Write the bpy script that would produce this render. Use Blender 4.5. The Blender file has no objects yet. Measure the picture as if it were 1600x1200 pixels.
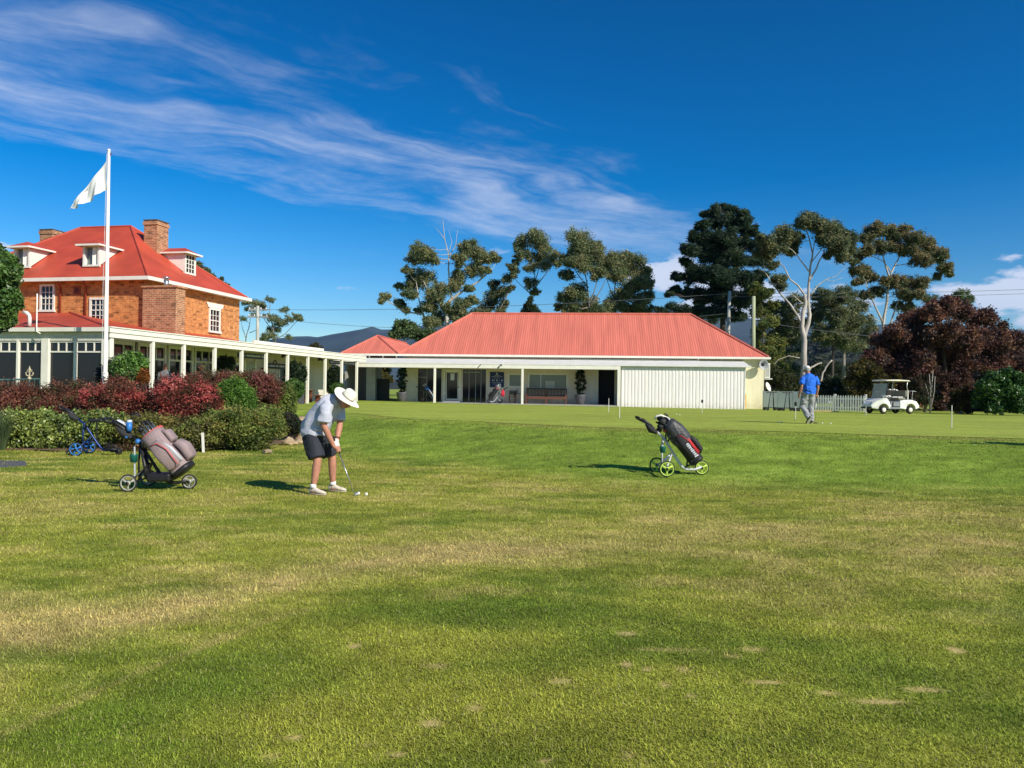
import bpy, bmesh, math, random
import numpy as np
from mathutils import Vector, Matrix, Quaternion
random.seed(7); RNG = np.random.default_rng(7)
R = math.radians
sc = bpy.context.scene
COL = sc.collection

# ------------------------------------------------------------------ camera
FPX = 1200.0                                   # focal length in pixels of a 1600 px wide frame
CAM = Vector((0, 0, 1.52))
PITCH, ROLL = R(0.38), 0.0131
cam = bpy.data.cameras.new('camera'); cam.sensor_width = 36; cam.lens = 36 * FPX / 1600
cam.clip_start = 0.05; cam.clip_end = 30000
cam_o = bpy.data.objects.new('camera', cam); COL.objects.link(cam_o)
CROT = Matrix.Rotation(R(90) + PITCH, 4, 'X') @ Matrix.Rotation(ROLL, 4, 'Z')
cam_o.matrix_world = Matrix.Translation(CAM) @ CROT
sc.camera = cam_o

# ------------------------------------------------------------------ sky, sun, exposure
SUN_EL, SUN_AZ = R(34), math.atan2(0.74, -0.67)     # azimuth measured from +Y towards +X
world = bpy.data.worlds.new('World'); sc.world = world; world.use_nodes = True
wn = world.node_tree.nodes; wl = world.node_tree.links; wn.clear()

def nd(nodes, t, **kw):
    n = nodes.new(t)
    for k, v in kw.items(): setattr(n, k, v)
    return n

def build_sky():
    out = nd(wn, 'ShaderNodeOutputWorld'); bg = nd(wn, 'ShaderNodeBackground')
    bg.inputs['Strength'].default_value = 0.10
    sky = nd(wn, 'ShaderNodeTexSky', sky_type='NISHITA', sun_disc=False)
    sky.sun_elevation = SUN_EL; sky.sun_rotation = SUN_AZ
    sky.altitude = 200; sky.air_density = 1.0; sky.dust_density = 0.25; sky.ozone_density = 3.0
    hsv = nd(wn, 'ShaderNodeHueSaturation'); hsv.inputs['Saturation'].default_value = 1.32
    hsv.inputs['Value'].default_value = 1.0
    g0 = nd(wn, 'ShaderNodeVectorMath', operation='SCALE'); g0.inputs['Scale'].default_value = .13; wl.new(sky.outputs[0], g0.inputs[0])
    gm = nd(wn, 'ShaderNodeGamma'); gm.inputs['Gamma'].default_value = 1.38; wl.new(g0.outputs[0], gm.inputs['Color'])
    g1 = nd(wn, 'ShaderNodeVectorMath', operation='SCALE'); g1.inputs['Scale'].default_value = 1.07 / .13; wl.new(gm.outputs[0], g1.inputs[0])
    wl.new(g1.outputs[0], hsv.inputs['Color'])
    tc = nd(wn, 'ShaderNodeTexCoord')
    sep = nd(wn, 'ShaderNodeSeparateXYZ'); wl.new(tc.outputs['Generated'], sep.inputs[0])
    def math_(op, a, b=None, clamp=False):
        m = nd(wn, 'ShaderNodeMath', operation=op); m.use_clamp = clamp
        for i, s in enumerate((a, b)):
            if s is None: continue
            if isinstance(s, (int, float)): m.inputs[i].default_value = s
            else: wl.new(s, m.inputs[i])
        return m.outputs[0]
    def ramp(x, a, b):
        m = nd(wn, 'ShaderNodeMapRange', interpolation_type='SMOOTHSTEP')
        m.inputs['From Min'].default_value = a; m.inputs['From Max'].default_value = b
        wl.new(x, m.inputs['Value']); return m.outputs[0]
    zc = math_('MAXIMUM', sep.outputs['Z'], 0.03)
    px = math_('DIVIDE', sep.outputs['X'], zc); py = math_('DIVIDE', sep.outputs['Y'], zc)
    # cirrus sheet: cloud plane coordinates, along (s) and across (t) the wind
    s = math_('MULTIPLY', math_('ADD', px, py), 0.7071)
    t = math_('MULTIPLY', math_('SUBTRACT', px, py), 0.7071)
    def noise(vx, vy, scale, detail, rough, seed, dist=0.0):
        c = nd(wn, 'ShaderNodeCombineXYZ'); wl.new(vx, c.inputs[0]); wl.new(vy, c.inputs[1]); c.inputs[2].default_value = seed
        n = nd(wn, 'ShaderNodeTexNoise'); n.inputs['Scale'].default_value = scale
        n.inputs['Detail'].default_value = detail; n.inputs['Roughness'].default_value = rough
        n.inputs['Distortion'].default_value = dist
        wl.new(c.outputs[0], n.inputs['Vector']); return n.outputs['Fac']
    warp = math_('MULTIPLY', math_('SUBTRACT', noise(s, t, 1.1, 3, .55, 3.1), 0.5), 0.75)
    t2 = math_('ADD', t, warp)
    fibre = noise(math_('MULTIPLY', s, 0.55), math_('MULTIPLY', t2, 2.6), 3.2, 8, .58, 1.7, .35)
    streak = noise(math_('MULTIPLY', s, 0.65), math_('MULTIPLY', t2, 1.9), 1.7, 5, .55, 2.3, .4)
    lump = noise(s, t, 2.2, 8, .62, 8.3)
    # broad drifts of cirrus repeating across the whole sky; one of them crosses the view
    band = math_('MULTIPLY', ramp(t2, -4.05, -3.3), math_('SUBTRACT', 1.0, ramp(t2, -2.75, -1.5)))
    drift = noise(math_('MULTIPLY', s, .35), math_('MULTIPLY', t, .6), 0.55, 3, .5, 21.0)
    cover = math_('ADD', math_('MULTIPLY', band, 0.27), math_('MULTIPLY', ramp(drift, .42, .72), 0.09))
    v = math_('ADD', math_('ADD', math_('MULTIPLY', streak, 0.50), math_('ADD', math_('MULTIPLY', fibre, .20), math_('MULTIPLY', lump, 0.36))), cover)
    cir = math_('MULTIPLY', math_('MULTIPLY', ramp(v, 0.66, 1.08), 0.60), ramp(sep.outputs['Z'], .12, .25))
    # low cumulus along the ranges
    az = math_('ARCTAN2', sep.outputs['X'], sep.outputs['Y'])
    cu = noise(math_('MULTIPLY', az, 3.2), math_('MULTIPLY', sep.outputs['Z'], 8.0), 2.4, 7, .52, 4.4)
    low = math_('MULTIPLY', ramp(sep.outputs['Z'], .02, .06), math_('SUBTRACT', 1.0, ramp(sep.outputs['Z'], .15, .21)))
    side = ramp(az, .03, .17)
    cum = math_('MULTIPLY', ramp(math_('ADD', cu, math_('MULTIPLY', math_('MULTIPLY', low, side), .13)), .64, .71), math_('MULTIPLY', low, .85))
    cov = math_('MAXIMUM', cir, cum, clamp=True)
    mix = nd(wn, 'ShaderNodeMix', data_type='RGBA')
    wl.new(cov, mix.inputs['Factor']); wl.new(hsv.outputs[0], mix.inputs['A'])
    mix.inputs['B'].default_value = (6.6, 6.9, 7.9, 1)
    wl.new(mix.outputs['Result'], bg.inputs['Color']); wl.new(bg.outputs[0], out.inputs['Surface'])
build_sky()

sun = bpy.data.lights.new('sun', 'SUN'); sun.energy = 4.6; sun.angle = R(0.53); sun.color = (1.0, 0.93, 0.80)
sun_o = bpy.data.objects.new('sun', sun); COL.objects.link(sun_o)
SUN_DIR = Vector((math.sin(SUN_AZ) * math.cos(SUN_EL), math.cos(SUN_AZ) * math.cos(SUN_EL), math.sin(SUN_EL)))
sun_o.rotation_euler = SUN_DIR.to_track_quat('Z', 'Y').to_euler(); sun_o.location = SUN_DIR * 60

sc.view_settings.view_transform = 'Standard'; sc.view_settings.look = 'None'
sc.view_settings.exposure = 0.38; sc.view_settings.gamma = 1.0; sc.view_settings.use_curve_mapping = False
sc.render.engine = 'CYCLES'
sc.cycles.use_denoising = True; sc.cycles.denoiser = 'OPENIMAGEDENOISE'; sc.cycles.denoising_prefilter = 'ACCURATE'
sc.cycles.max_bounces = 6; sc.cycles.diffuse_bounces = 3; sc.cycles.glossy_bounces = 3
sc.cycles.transmission_bounces = 4; sc.cycles.transparent_max_bounces = 12; sc.cycles.volume_bounces = 0
sc.cycles.caustics_reflective = False; sc.cycles.caustics_refractive = False
sc.cycles.sample_clamp_indirect = 6

# ------------------------------------------------------------------ measuring helpers
def ray(u, v):
    d = CROT.to_3x3() @ Vector(((u - 800) / FPX, (600 - v) / FPX, -1)); return d / d.y
def P(u, v, d): return CAM + ray(u, v) * d            # point seen at (u, v) at a distance d ahead
def hor(u): return 608 + .0131 * (u - 800)
def ppm(d): return FPX / d

EDGE = np.array([(-60, 24), (-20, 26), (-10, 29), (-8, 31), (-5.4, 27.2), (-3.2, 23.3), (-1.2, 22.4), (.2, 20.9), (1.8, 19.6), (3.5, 19.3),
                 (7.2, 18.4), (10.1, 17.2), (14, 15.8), (20, 13.5), (60, 9)])
def y_edge(x): return np.interp(x, EDGE[:, 0], EDGE[:, 1])
def plateau(x, y):
    x = np.asarray(x, float); y = np.asarray(y, float)
    return 0.57 - 0.0065 * np.clip(x, -25, 30) * np.clip((y - 25) / 20, 0, 1)
def gz(x, y):
    x = np.asarray(x, float); y = np.asarray(y, float)
    ye = y_edge(x); t = np.clip((y - (ye - 7.0)) / 7.0, 0, 1); t = t * t * (3 - 2 * t)
    roll = 0.02 * np.sin(x * .7 + 1) * np.sin(y * .55) * (1 - t)
    return plateau(x, y) * t + roll
def GZ(x, y): return float(gz(x, y))
def on_ground(u, d):
    x = ray(u, 650).x * d
    return Vector((x, d, GZ(x, d)))

# ------------------------------------------------------------------ value noise in numpy
def vnoise(x, y, seed=0):
    g = np.random.default_rng(seed).random((256, 256))
    xi = np.floor(x).astype(int); yi = np.floor(y).astype(int)
    fx = x - xi; fy = y - yi; fx = fx * fx * (3 - 2 * fx); fy = fy * fy * (3 - 2 * fy)
    a = g[xi % 256, yi % 256]; b = g[(xi + 1) % 256, yi % 256]; c = g[xi % 256, (yi + 1) % 256]; d = g[(xi + 1) % 256, (yi + 1) % 256]
    return (a * (1 - fx) + b * fx) * (1 - fy) + (c * (1 - fx) + d * fx) * fy
def fbm(x, y, seed=0, oct=4):
    s = 0; a = .5; tot = 0
    for k in range(oct):
        s = s + a * vnoise(x * 2 ** k + 13.7 * k, y * 2 ** k + 5.1 * k, seed + k); tot += a; a *= .5
    return s / tot
def sstep(a, b, x):
    t = np.clip((x - a) / (b - a), 0, 1); return t * t * (3 - 2 * t)

# ------------------------------------------------------------------ materials
MATS = {}
def principled(name):
    m = bpy.data.materials.new(name); m.use_nodes = True
    b = m.node_tree.nodes['Principled BSDF']; return m, m.node_tree.nodes, m.node_tree.links, b
def M(name, col, rough=.7, var=.12, scale=6.0, bump=0.0, bscale=40.0, metal=0.0, spec=.4, stretch=None, detail=4, grime=None):
    """painted / cloth / metal surface with uneven colour and a fine relief"""
    if name in MATS: return MATS[name]
    m, n, l, b = principled(name)
    b.inputs['Roughness'].default_value = rough; b.inputs['Metallic'].default_value = metal
    b.inputs['Specular IOR Level'].default_value = spec
    tc = n.new('ShaderNodeTexCoord'); mp = n.new('ShaderNodeMapping'); l.new(tc.outputs['Object'], mp.inputs[0])
    if stretch: mp.inputs['Scale'].default_value = stretch
    nz = n.new('ShaderNodeTexNoise'); nz.inputs['Scale'].default_value = scale; nz.inputs['Detail'].default_value = detail
    l.new(mp.outputs[0], nz.inputs['Vector'])
    mr = n.new('ShaderNodeMapRange'); mr.inputs['From Min'].default_value = .3; mr.inputs['From Max'].default_value = .7
    mr.inputs['To Min'].default_value = 1 - var; mr.inputs['To Max'].default_value = 1 + var
    l.new(nz.outputs['Fac'], mr.inputs['Value'])
    vm = n.new('ShaderNodeVectorMath'); vm.operation = 'SCALE'; vm.inputs[0].default_value = col[:3]
    l.new(mr.outputs[0], vm.inputs['Scale']); l.new(vm.outputs[0], b.inputs['Base Color'])
    if grime:                                   # splashed earth and mildew near the foot: (z from, z to, strength)
        sz = n.new('ShaderNodeSeparateXYZ'); l.new(tc.outputs['Object'], sz.inputs[0])
        gr = n.new('ShaderNodeMapRange'); gr.interpolation_type = 'SMOOTHSTEP'; gr.inputs['From Min'].default_value = grime[1]; gr.inputs['From Max'].default_value = grime[0]; l.new(sz.outputs[2], gr.inputs['Value'])
        gn = n.new('ShaderNodeTexNoise'); gn.inputs['Scale'].default_value = 3.5; gn.inputs['Detail'].default_value = 8; gn.inputs['Roughness'].default_value = .7; l.new(tc.outputs['Object'], gn.inputs['Vector'])
        g2 = n.new('ShaderNodeMapRange'); g2.inputs['From Min'].default_value = .35; g2.inputs['From Max'].default_value = .7; l.new(gn.outputs['Fac'], g2.inputs['Value'])
        gx_ = n.new('ShaderNodeMath'); gx_.operation = 'MULTIPLY'; l.new(gr.outputs[0], gx_.inputs[0]); l.new(g2.outputs[0], gx_.inputs[1])
        gy_ = n.new('ShaderNodeMath'); gy_.operation = 'MULTIPLY'; gy_.inputs[1].default_value = grime[2]; l.new(gx_.outputs[0], gy_.inputs[0])
        gm_ = n.new('ShaderNodeMix'); gm_.data_type = 'RGBA'; l.new(gy_.outputs[0], gm_.inputs['Factor']); l.new(vm.outputs[0], gm_.inputs['A']); gm_.inputs['B'].default_value = (.22, .17, .10, 1)
        l.new(gm_.outputs['Result'], b.inputs['Base Color'])
    if bump:
        n2 = n.new('ShaderNodeTexNoise'); n2.inputs['Scale'].default_value = bscale; n2.inputs['Detail'].default_value = 3
        l.new(mp.outputs[0], n2.inputs['Vector'])
        bp = n.new('ShaderNodeBump'); bp.inputs['Strength'].default_value = bump; bp.inputs['Distance'].default_value = .02
        l.new(n2.outputs['Fac'], bp.inputs['Height']); l.new(bp.outputs[0], b.inputs['Normal'])
    MATS[name] = m; return m
def leafmat(name, trans=.3, rough=.55, spec=.35):
    """leaf colour comes from each leaf's own tint"""
    if name in MATS: return MATS[name]
    m, n, l, b = principled(name)
    at = n.new('ShaderNodeAttribute'); at.attribute_name = 'tint'
    b.inputs['Roughness'].default_value = rough; b.inputs['Specular IOR Level'].default_value = spec
    l.new(at.outputs['Color'], b.inputs['Base Color'])
    tr = n.new('ShaderNodeBsdfTranslucent'); l.new(at.outputs['Color'], tr.inputs['Color'])
    mx = n.new('ShaderNodeMixShader'); mx.inputs[0].default_value = trans
    l.new(b.outputs[0], mx.inputs[1]); l.new(tr.outputs[0], mx.inputs[2])
    l.new(mx.outputs[0], n['Material Output'].inputs['Surface'])
    MATS[name] = m; return m
def glassmat(name, col=(.012, .014, .018), rough=.06):
    if name in MATS: return MATS[name]
    m, n, l, b = principled(name)
    b.inputs['Base Color'].default_value = (*col, 1); b.inputs['Roughness'].default_value = rough
    b.inputs['Specular IOR Level'].default_value = .5
    tc = n.new('ShaderNodeTexCoord'); nz = n.new('ShaderNodeTexNoise'); nz.inputs['Scale'].default_value = 1.3
    l.new(tc.outputs['Object'], nz.inputs['Vector'])
    bp = n.new('ShaderNodeBump'); bp.inputs['Strength'].default_value = .05; l.new(nz.outputs['Fac'], bp.inputs['Height'])
    l.new(bp.outputs[0], b.inputs['Normal'])
    MATS[name] = m; return m
def brickmat(name, c1, c2, mortar, bw=.23, bh=.076, msize=.008, rot=False, dark=.55):
    """fired brick in running bond: odd bricks darker, mortar recessed"""
    if name in MATS: return MATS[name]
    m, n, l, b = principled(name); b.inputs['Roughness'].default_value = .9; b.inputs['Specular IOR Level'].default_value = .2
    tc = n.new('ShaderNodeTexCoord'); sp = n.new('ShaderNodeSeparateXYZ'); l.new(tc.outputs['Object'], sp.inputs[0])
    gm = n.new('ShaderNodeNewGeometry'); vt = n.new('ShaderNodeVectorTransform'); vt.vector_type = 'NORMAL'; vt.convert_from = 'WORLD'; vt.convert_to = 'OBJECT'
    l.new(gm.outputs['True Normal'], vt.inputs[0])
    sn = n.new('ShaderNodeSeparateXYZ'); l.new(vt.outputs[0], sn.inputs[0])
    ab = n.new('ShaderNodeMath'); ab.operation = 'ABSOLUTE'; l.new(sn.outputs[0], ab.inputs[0])
    gt = n.new('ShaderNodeMath'); gt.operation = 'GREATER_THAN'; gt.inputs[1].default_value = .7; l.new(ab.outputs[0], gt.inputs[0])
    mx = n.new('ShaderNodeMix'); mx.data_type = 'FLOAT'; l.new(gt.outputs[0], mx.inputs['Factor']); l.new(sp.outputs[0], mx.inputs['A']); l.new(sp.outputs[1], mx.inputs['B'])
    cb = n.new('ShaderNodeCombineXYZ'); l.new(mx.outputs['Result'], cb.inputs[0]); l.new(sp.outputs[2], cb.inputs[1])
    br = n.new('ShaderNodeTexBrick'); br.inputs['Scale'].default_value = 1; br.inputs['Brick Width'].default_value = bw; br.inputs['Row Height'].default_value = bh
    br.inputs['Mortar Size'].default_value = msize; br.inputs['Bias'].default_value = -.2
    br.inputs['Color1'].default_value = (*c1, 1); br.inputs['Color2'].default_value = (*c2, 1); br.inputs['Mortar'].default_value = (*mortar, 1)
    l.new(cb.outputs[0], br.inputs['Vector'])
    nz = n.new('ShaderNodeTexNoise'); nz.inputs['Scale'].default_value = 5; nz.inputs['Detail'].default_value = 6; l.new(cb.outputs[0], nz.inputs['Vector'])
    # scattered burnt bricks: cells as big as one brick
    mp = n.new('ShaderNodeMapping'); mp.inputs['Scale'].default_value = (1 / bw, 1 / bh, 1); l.new(cb.outputs[0], mp.inputs[0])
    vo = n.new('ShaderNodeTexWhiteNoise'); vo.noise_dimensions = '2D'
    fl = n.new('ShaderNodeVectorMath'); fl.operation = 'FLOOR'; l.new(mp.outputs[0], fl.inputs[0]); l.new(fl.outputs[0], vo.inputs['Vector'])
    gb = n.new('ShaderNodeMapRange'); gb.inputs['From Min'].default_value = .84; gb.inputs['From Max'].default_value = .95
    gb.inputs['To Min'].default_value = 1; gb.inputs['To Max'].default_value = dark; l.new(vo.outputs['Value'], gb.inputs['Value'])
    mr = n.new('ShaderNodeMapRange'); mr.inputs['From Min'].default_value = .3; mr.inputs['From Max'].default_value = .7; mr.inputs['To Min'].default_value = .72; mr.inputs['To Max'].default_value = 1.25
    l.new(nz.outputs['Fac'], mr.inputs['Value'])
    mu = n.new('ShaderNodeMath'); mu.operation = 'MULTIPLY'; l.new(mr.outputs[0], mu.inputs[0]); l.new(gb.outputs[0], mu.inputs[1])
    vm = n.new('ShaderNodeVectorMath'); vm.operation = 'SCALE'; l.new(br.outputs['Color'], vm.inputs[0]); l.new(mu.outputs[0], vm.inputs['Scale'])
    l.new(vm.outputs[0], b.inputs['Base Color'])
    bp = n.new('ShaderNodeBump'); bp.inputs['Strength'].default_value = .6; bp.inputs['Distance'].default_value = .01; bp.invert = True
    l.new(br.outputs['Fac'], bp.inputs['Height']); l.new(bp.outputs[0], b.inputs['Normal'])
    MATS[name] = m; return m

WHITE = M('white paint', (.78, .76, .68), .5, .06, 3, .1, 30)
CREAM = M('cream paint', (.74, .68, .46), .75, .10, 1.6, .15, 60, stretch=(2, 2, .5), detail=7, grime=(.35, 1.3, .6))
WALLW = M('off white render', (.76, .67, .56), .8, .07, 2, .2, 60, grime=(.5, 1.2, .5))
TRIM = M('cream trim paint', (.80, .77, .66), .5, .05, 3)
REDROOF = M('red painted roof iron', (.47, .068, .034), .55, .16, 1.1, .08, 8, detail=8)
SALMON = M('faded red roof iron', (.60, .165, .115), .55, .15, 1.3, .05, 10, stretch=(2.6, .22, .22), detail=7)
VWHITE = M('white verandah sheet', (.72, .71, .66), .5, .08, 1.5)
GREYP = M('grey paint', (.30, .31, .31), .6, .1, 3)
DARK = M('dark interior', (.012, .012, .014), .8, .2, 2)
BLACKP = M('black plastic', (.015, .015, .016), .45, .2, 12)
RUBBER = M('black rubber', (.02, .02, .02), .85, .2, 20)
STEEL = M('bright steel', (.55, .56, .58), .3, .08, 20, metal=.9)
ALU = M('satin aluminium', (.62, .63, .64), .4, .08, 10, metal=.6)
NAVY = M('navy sign board', (.012, .022, .10), .5, .1, 4)
SIGNW = M('white lettering', (.62, .64, .68), .6, .05, 5)
GLASS = glassmat('dark window glass')
GLASSB = glassmat('pale window glass', (.16, .19, .19), .12)
CONC = M('concrete slab', (.36, .34, .30), .9, .15, 3, .3, 50)
WOODB = M('reddish hardwood', (.16, .055, .03), .6, .3, 5, .2, 30, stretch=(1, 1, 6))
WOODD = M('dark slat wood', (.045, .028, .024), .6, .3, 8, .2, 30)
SKIN = M('skin', (.44, .20, .13), .55, .12, 14, .1, 90, spec=.35)
BRICK = brickmat('orange brick', (.62, .235, .070), (.47, .15, .045), (.56, .35, .17))
BRICK2 = brickmat('brown chimney brick', (.46, .175, .08), (.37, .125, .058), (.52, .38, .25), msize=.012)

# ------------------------------------------------------------------ objects
def tag(o, label=None, cat=None, group=None, kind=None):
    if label: o['label'] = label
    if cat: o['category'] = cat
    if group: o['group'] = group
    if kind: o['kind'] = kind
    return o
def thing(name, label, cat, loc=(0, 0, 0), rz=0.0, group=None):
    o = bpy.data.objects.new(name, None); COL.objects.link(o); o.empty_display_size = .2
    o.location = loc; o.rotation_euler = (0, 0, rz); return tag(o, label, cat, group)
def link(name, me, parent=None, loc=None, rot=None):
    o = bpy.data.objects.new(name, me); COL.objects.link(o)
    if parent is not None: o.parent = parent
    if loc is not None: o.location = loc
    if rot is not None: o.rotation_euler = rot
    return o
def copy_tree(o, parent=None):
    c = o.copy(); COL.objects.link(c)
    if parent is not None: c.parent = parent
    for ch in list(o.children): copy_tree(ch, c)
    return c

class MB:
    """collects faces; build() links them as one mesh object"""
    def __init__(s): s.v = []; s.f = []
    def add(s, vs, fs):
        o = len(s.v); s.v += [tuple(p) for p in vs]; s.f += [tuple(i + o for i in f) for f in fs]; return s
    def box(s, x0, x1, y0, y1, z0, z1):
        return s.add([(x0, y0, z0), (x1, y0, z0), (x1, y1, z0), (x0, y1, z0), (x0, y0, z1), (x1, y0, z1), (x1, y1, z1), (x0, y1, z1)],
                     [(0, 3, 2, 1), (4, 5, 6, 7), (0, 1, 5, 4), (1, 2, 6, 5), (2, 3, 7, 6), (3, 0, 4, 7)])
    def bbox(s, x0, x1, y0, y1, z0, z1, b=.01):
        """box with chamfered edges"""
        bm = bmesh.new(); bmesh.ops.create_cube(bm, size=1)
        for v in bm.verts: v.co = ((x0 + x1) / 2 + v.co.x * (x1 - x0), (y0 + y1) / 2 + v.co.y * (y1 - y0), (z0 + z1) / 2 + v.co.z * (z1 - z0))
        bmesh.ops.bevel(bm, geom=list(bm.edges), offset=b, segments=2, profile=.5, affect='EDGES')
        bm.verts.index_update(); s.add([v.co[:] for v in bm.verts], [[v.index for v in f.verts] for f in bm.faces]); bm.free(); return s
    def poly(s, pts): return s.add(pts, [tuple(range(len(pts)))])
    def prism(s, pts, vec):
        """closed solid: a planar outline pushed along vec"""
        n = len(pts); vec = Vector(vec); top = [Vector(p) + vec for p in pts]
        return s.add(list(pts) + top, [tuple(range(n))[::-1], tuple(range(n, 2 * n))] + [(i, (i + 1) % n, n + (i + 1) % n, n + i) for i in range(n)])
    def tube(s, pts, rad, n=8, cap=True):
        pts = [Vector(p) for p in pts]; k = len(pts)
        if not hasattr(rad, '__len__'): rad = [rad] * k
        vs = []; ref = None
        for i, p in enumerate(pts):
            t = (pts[min(i + 1, k - 1)] - pts[max(i - 1, 0)]).normalized()
            if ref is None: ref = t.orthogonal().normalized()
            a = (ref - t * ref.dot(t))
            a = a.normalized() if a.length > 1e-6 else t.orthogonal().normalized()
            ref = a; b = t.cross(a)
            vs += [p + (a * math.cos(2 * math.pi * j / n) + b * math.sin(2 * math.pi * j / n)) * rad[i] for j in range(n)]
        fs = [(i * n + j, i * n + (j + 1) % n, (i + 1) * n + (j + 1) % n, (i + 1) * n + j) for i in range(k - 1) for j in range(n)]
        if cap: fs += [tuple(range(n))[::-1], tuple((k - 1) * n + j for j in range(n))]
        return s.add(vs, fs)
    def loft(s, path, side, rx, ry, n=16, power=2.0):
        """elliptic sections along a path; rx along side, ry across; closed ends"""
        path = [Vector(p) for p in path]; k = len(path); side = Vector(side); vs = []
        for i, p in enumerate(path):
            t = (path[min(i + 1, k - 1)] - path[max(i - 1, 0)]).normalized()
            a = (side - t * side.dot(t)).normalized(); b = t.cross(a)
            for j in range(n):
                c, q = math.cos(2 * math.pi * j / n), math.sin(2 * math.pi * j / n)
                c = math.copysign(abs(c) ** (2 / power), c); q = math.copysign(abs(q) ** (2 / power), q)
                vs.append(p + a * rx[i] * c + b * ry[i] * q)
        fs = [(i * n + j, i * n + (j + 1) % n, (i + 1) * n + (j + 1) % n, (i + 1) * n + j) for i in range(k - 1) for j in range(n)]
        fs += [tuple(range(n))[::-1], tuple((k - 1) * n + j for j in range(n))]
        return s.add(vs, fs)
    def lathe(s, prof, n=16, center=(0, 0, 0), axis=(0, 0, 1)):
        q = Vector((0, 0, 1)).rotation_difference(Vector(axis)); c = Vector(center); vs = []
        for r, z in prof:
            vs += [c + q @ Vector((r * math.cos(2 * math.pi * j / n), r * math.sin(2 * math.pi * j / n), z)) for j in range(n)]
        k = len(prof)
        fs = [(i * n + j, i * n + (j + 1) % n, (i + 1) * n + (j + 1) % n, (i + 1) * n + j) for i in range(k - 1) for j in range(n)]
        fs += [tuple(range(n))[::-1], tuple((k - 1) * n + j for j in range(n))]
        return s.add(vs, fs)
    def ball(s, c, r, n=12, m=8, rot=None):
        """ellipsoid, r may be a triple"""
        r = (r, r, r) if not hasattr(r, '__len__') else r; c = Vector(c); vs = []; fs = []
        for i in range(1, m):
            th = math.pi * i / m
            for j in range(n):
                p = Vector((r[0] * math.sin(th) * math.cos(2 * math.pi * j / n), r[1] * math.sin(th) * math.sin(2 * math.pi * j / n), r[2] * math.cos(th)))
                vs.append(c + (rot @ p if rot else p))
        top = Vector((0, 0, r[2])); vs += [c + (rot @ top if rot else top), c - (rot @ top if rot else top)]
        for i in range(m - 2):
            for j in range(n): fs.append((i * n + j, (i + 1) * n + j, (i + 1) * n + (j + 1) % n, i * n + (j + 1) % n))
        a = (m - 1) * n
        for j in range(n): fs += [(a, j, (j + 1) % n), (a + 1, (m - 2) * n + (j + 1) % n, (m - 2) * n + j)]
        return s.add(vs, fs)
    def torus(s, c, R_, r, axis=(0, 1, 0), n=24, m=8):
        q = Vector((0, 0, 1)).rotation_difference(Vector(axis)); c = Vector(c); vs = []; fs = []
        for i in range(n):
            a = 2 * math.pi * i / n
            for j in range(m):
                b = 2 * math.pi * j / m
                vs.append(c + q @ Vector(((R_ + r * math.cos(b)) * math.cos(a), (R_ + r * math.cos(b)) * math.sin(a), r * math.sin(b))))
        for i in range(n):
            for j in range(m): fs.append((i * m + j, ((i + 1) % n) * m + j, ((i + 1) % n) * m + (j + 1) % m, i * m + (j + 1) % m))
        return s.add(vs, fs)
    def mesh(s, name, mat, smooth=False):
        me = bpy.data.meshes.new(name); me.from_pydata([tuple(v) for v in s.v], [], s.f); me.materials.append(mat)
        bm = bmesh.new(); bm.from_mesh(me); bmesh.ops.recalc_face_normals(bm, faces=bm.faces); bm.to_mesh(me); bm.free()
        if smooth:
            me.polygons.foreach_set('use_smooth', [True] * len(me.polygons))
        return me
    def build(s, name, mat, parent=None, smooth=False, loc=None, rot=None):
        return link(name, s.mesh(name, mat, smooth), parent, loc, rot)
    def solid(s, name, mat, parent=None, voxel=.012, smooth=4, wrinkle=0.0):
        """everything collected so far fused into one continuous smooth skin"""
        o = s.build(name, mat, parent, True)
        r = o.modifiers.new('r', 'REMESH'); r.mode = 'VOXEL'; r.voxel_size = voxel; r.use_smooth_shade = True
        if smooth:
            k = o.modifiers.new('s', 'SMOOTH'); k.iterations = smooth; k.factor = .5
        dg = bpy.context.evaluated_depsgraph_get()
        me = bpy.data.meshes.new_from_object(o.evaluated_get(dg)); o.modifiers.clear(); o.data = me
        if wrinkle:                              # cloth folds pushed into the surface
            nv = len(me.vertices); co = np.empty(nv * 3); me.vertices.foreach_get('co', co); co = co.reshape(-1, 3); no = np.empty(nv * 3); me.vertices.foreach_get('normal', no); no = no.reshape(-1, 3)
            a = co @ np.array((9., 14., -21.)) + 2.2 * np.sin(co @ np.array((11., -8., 6.))) + 1.3 * np.sin(co @ np.array((-6., 17., 12.)))
            b = co @ np.array((-16., 6., 24.)) + 1.8 * np.sin(co @ np.array((7., 10., -9.)))
            k = np.clip(fbm(co[:, 0] * 4 + co[:, 1] * 3 + 9, co[:, 2] * 5 + 3, 55, 2) * 2 - .4, 0, 1.2)
            dsp = wrinkle * k * (np.sin(a) * .6 + np.abs(np.sin(b)) * .8 - .1); co = co + no * dsp[:, None]
            me.vertices.foreach_set('co', co.ravel()); me.update()
        me.polygons.foreach_set('use_smooth', [True] * len(me.polygons)); return o

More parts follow.
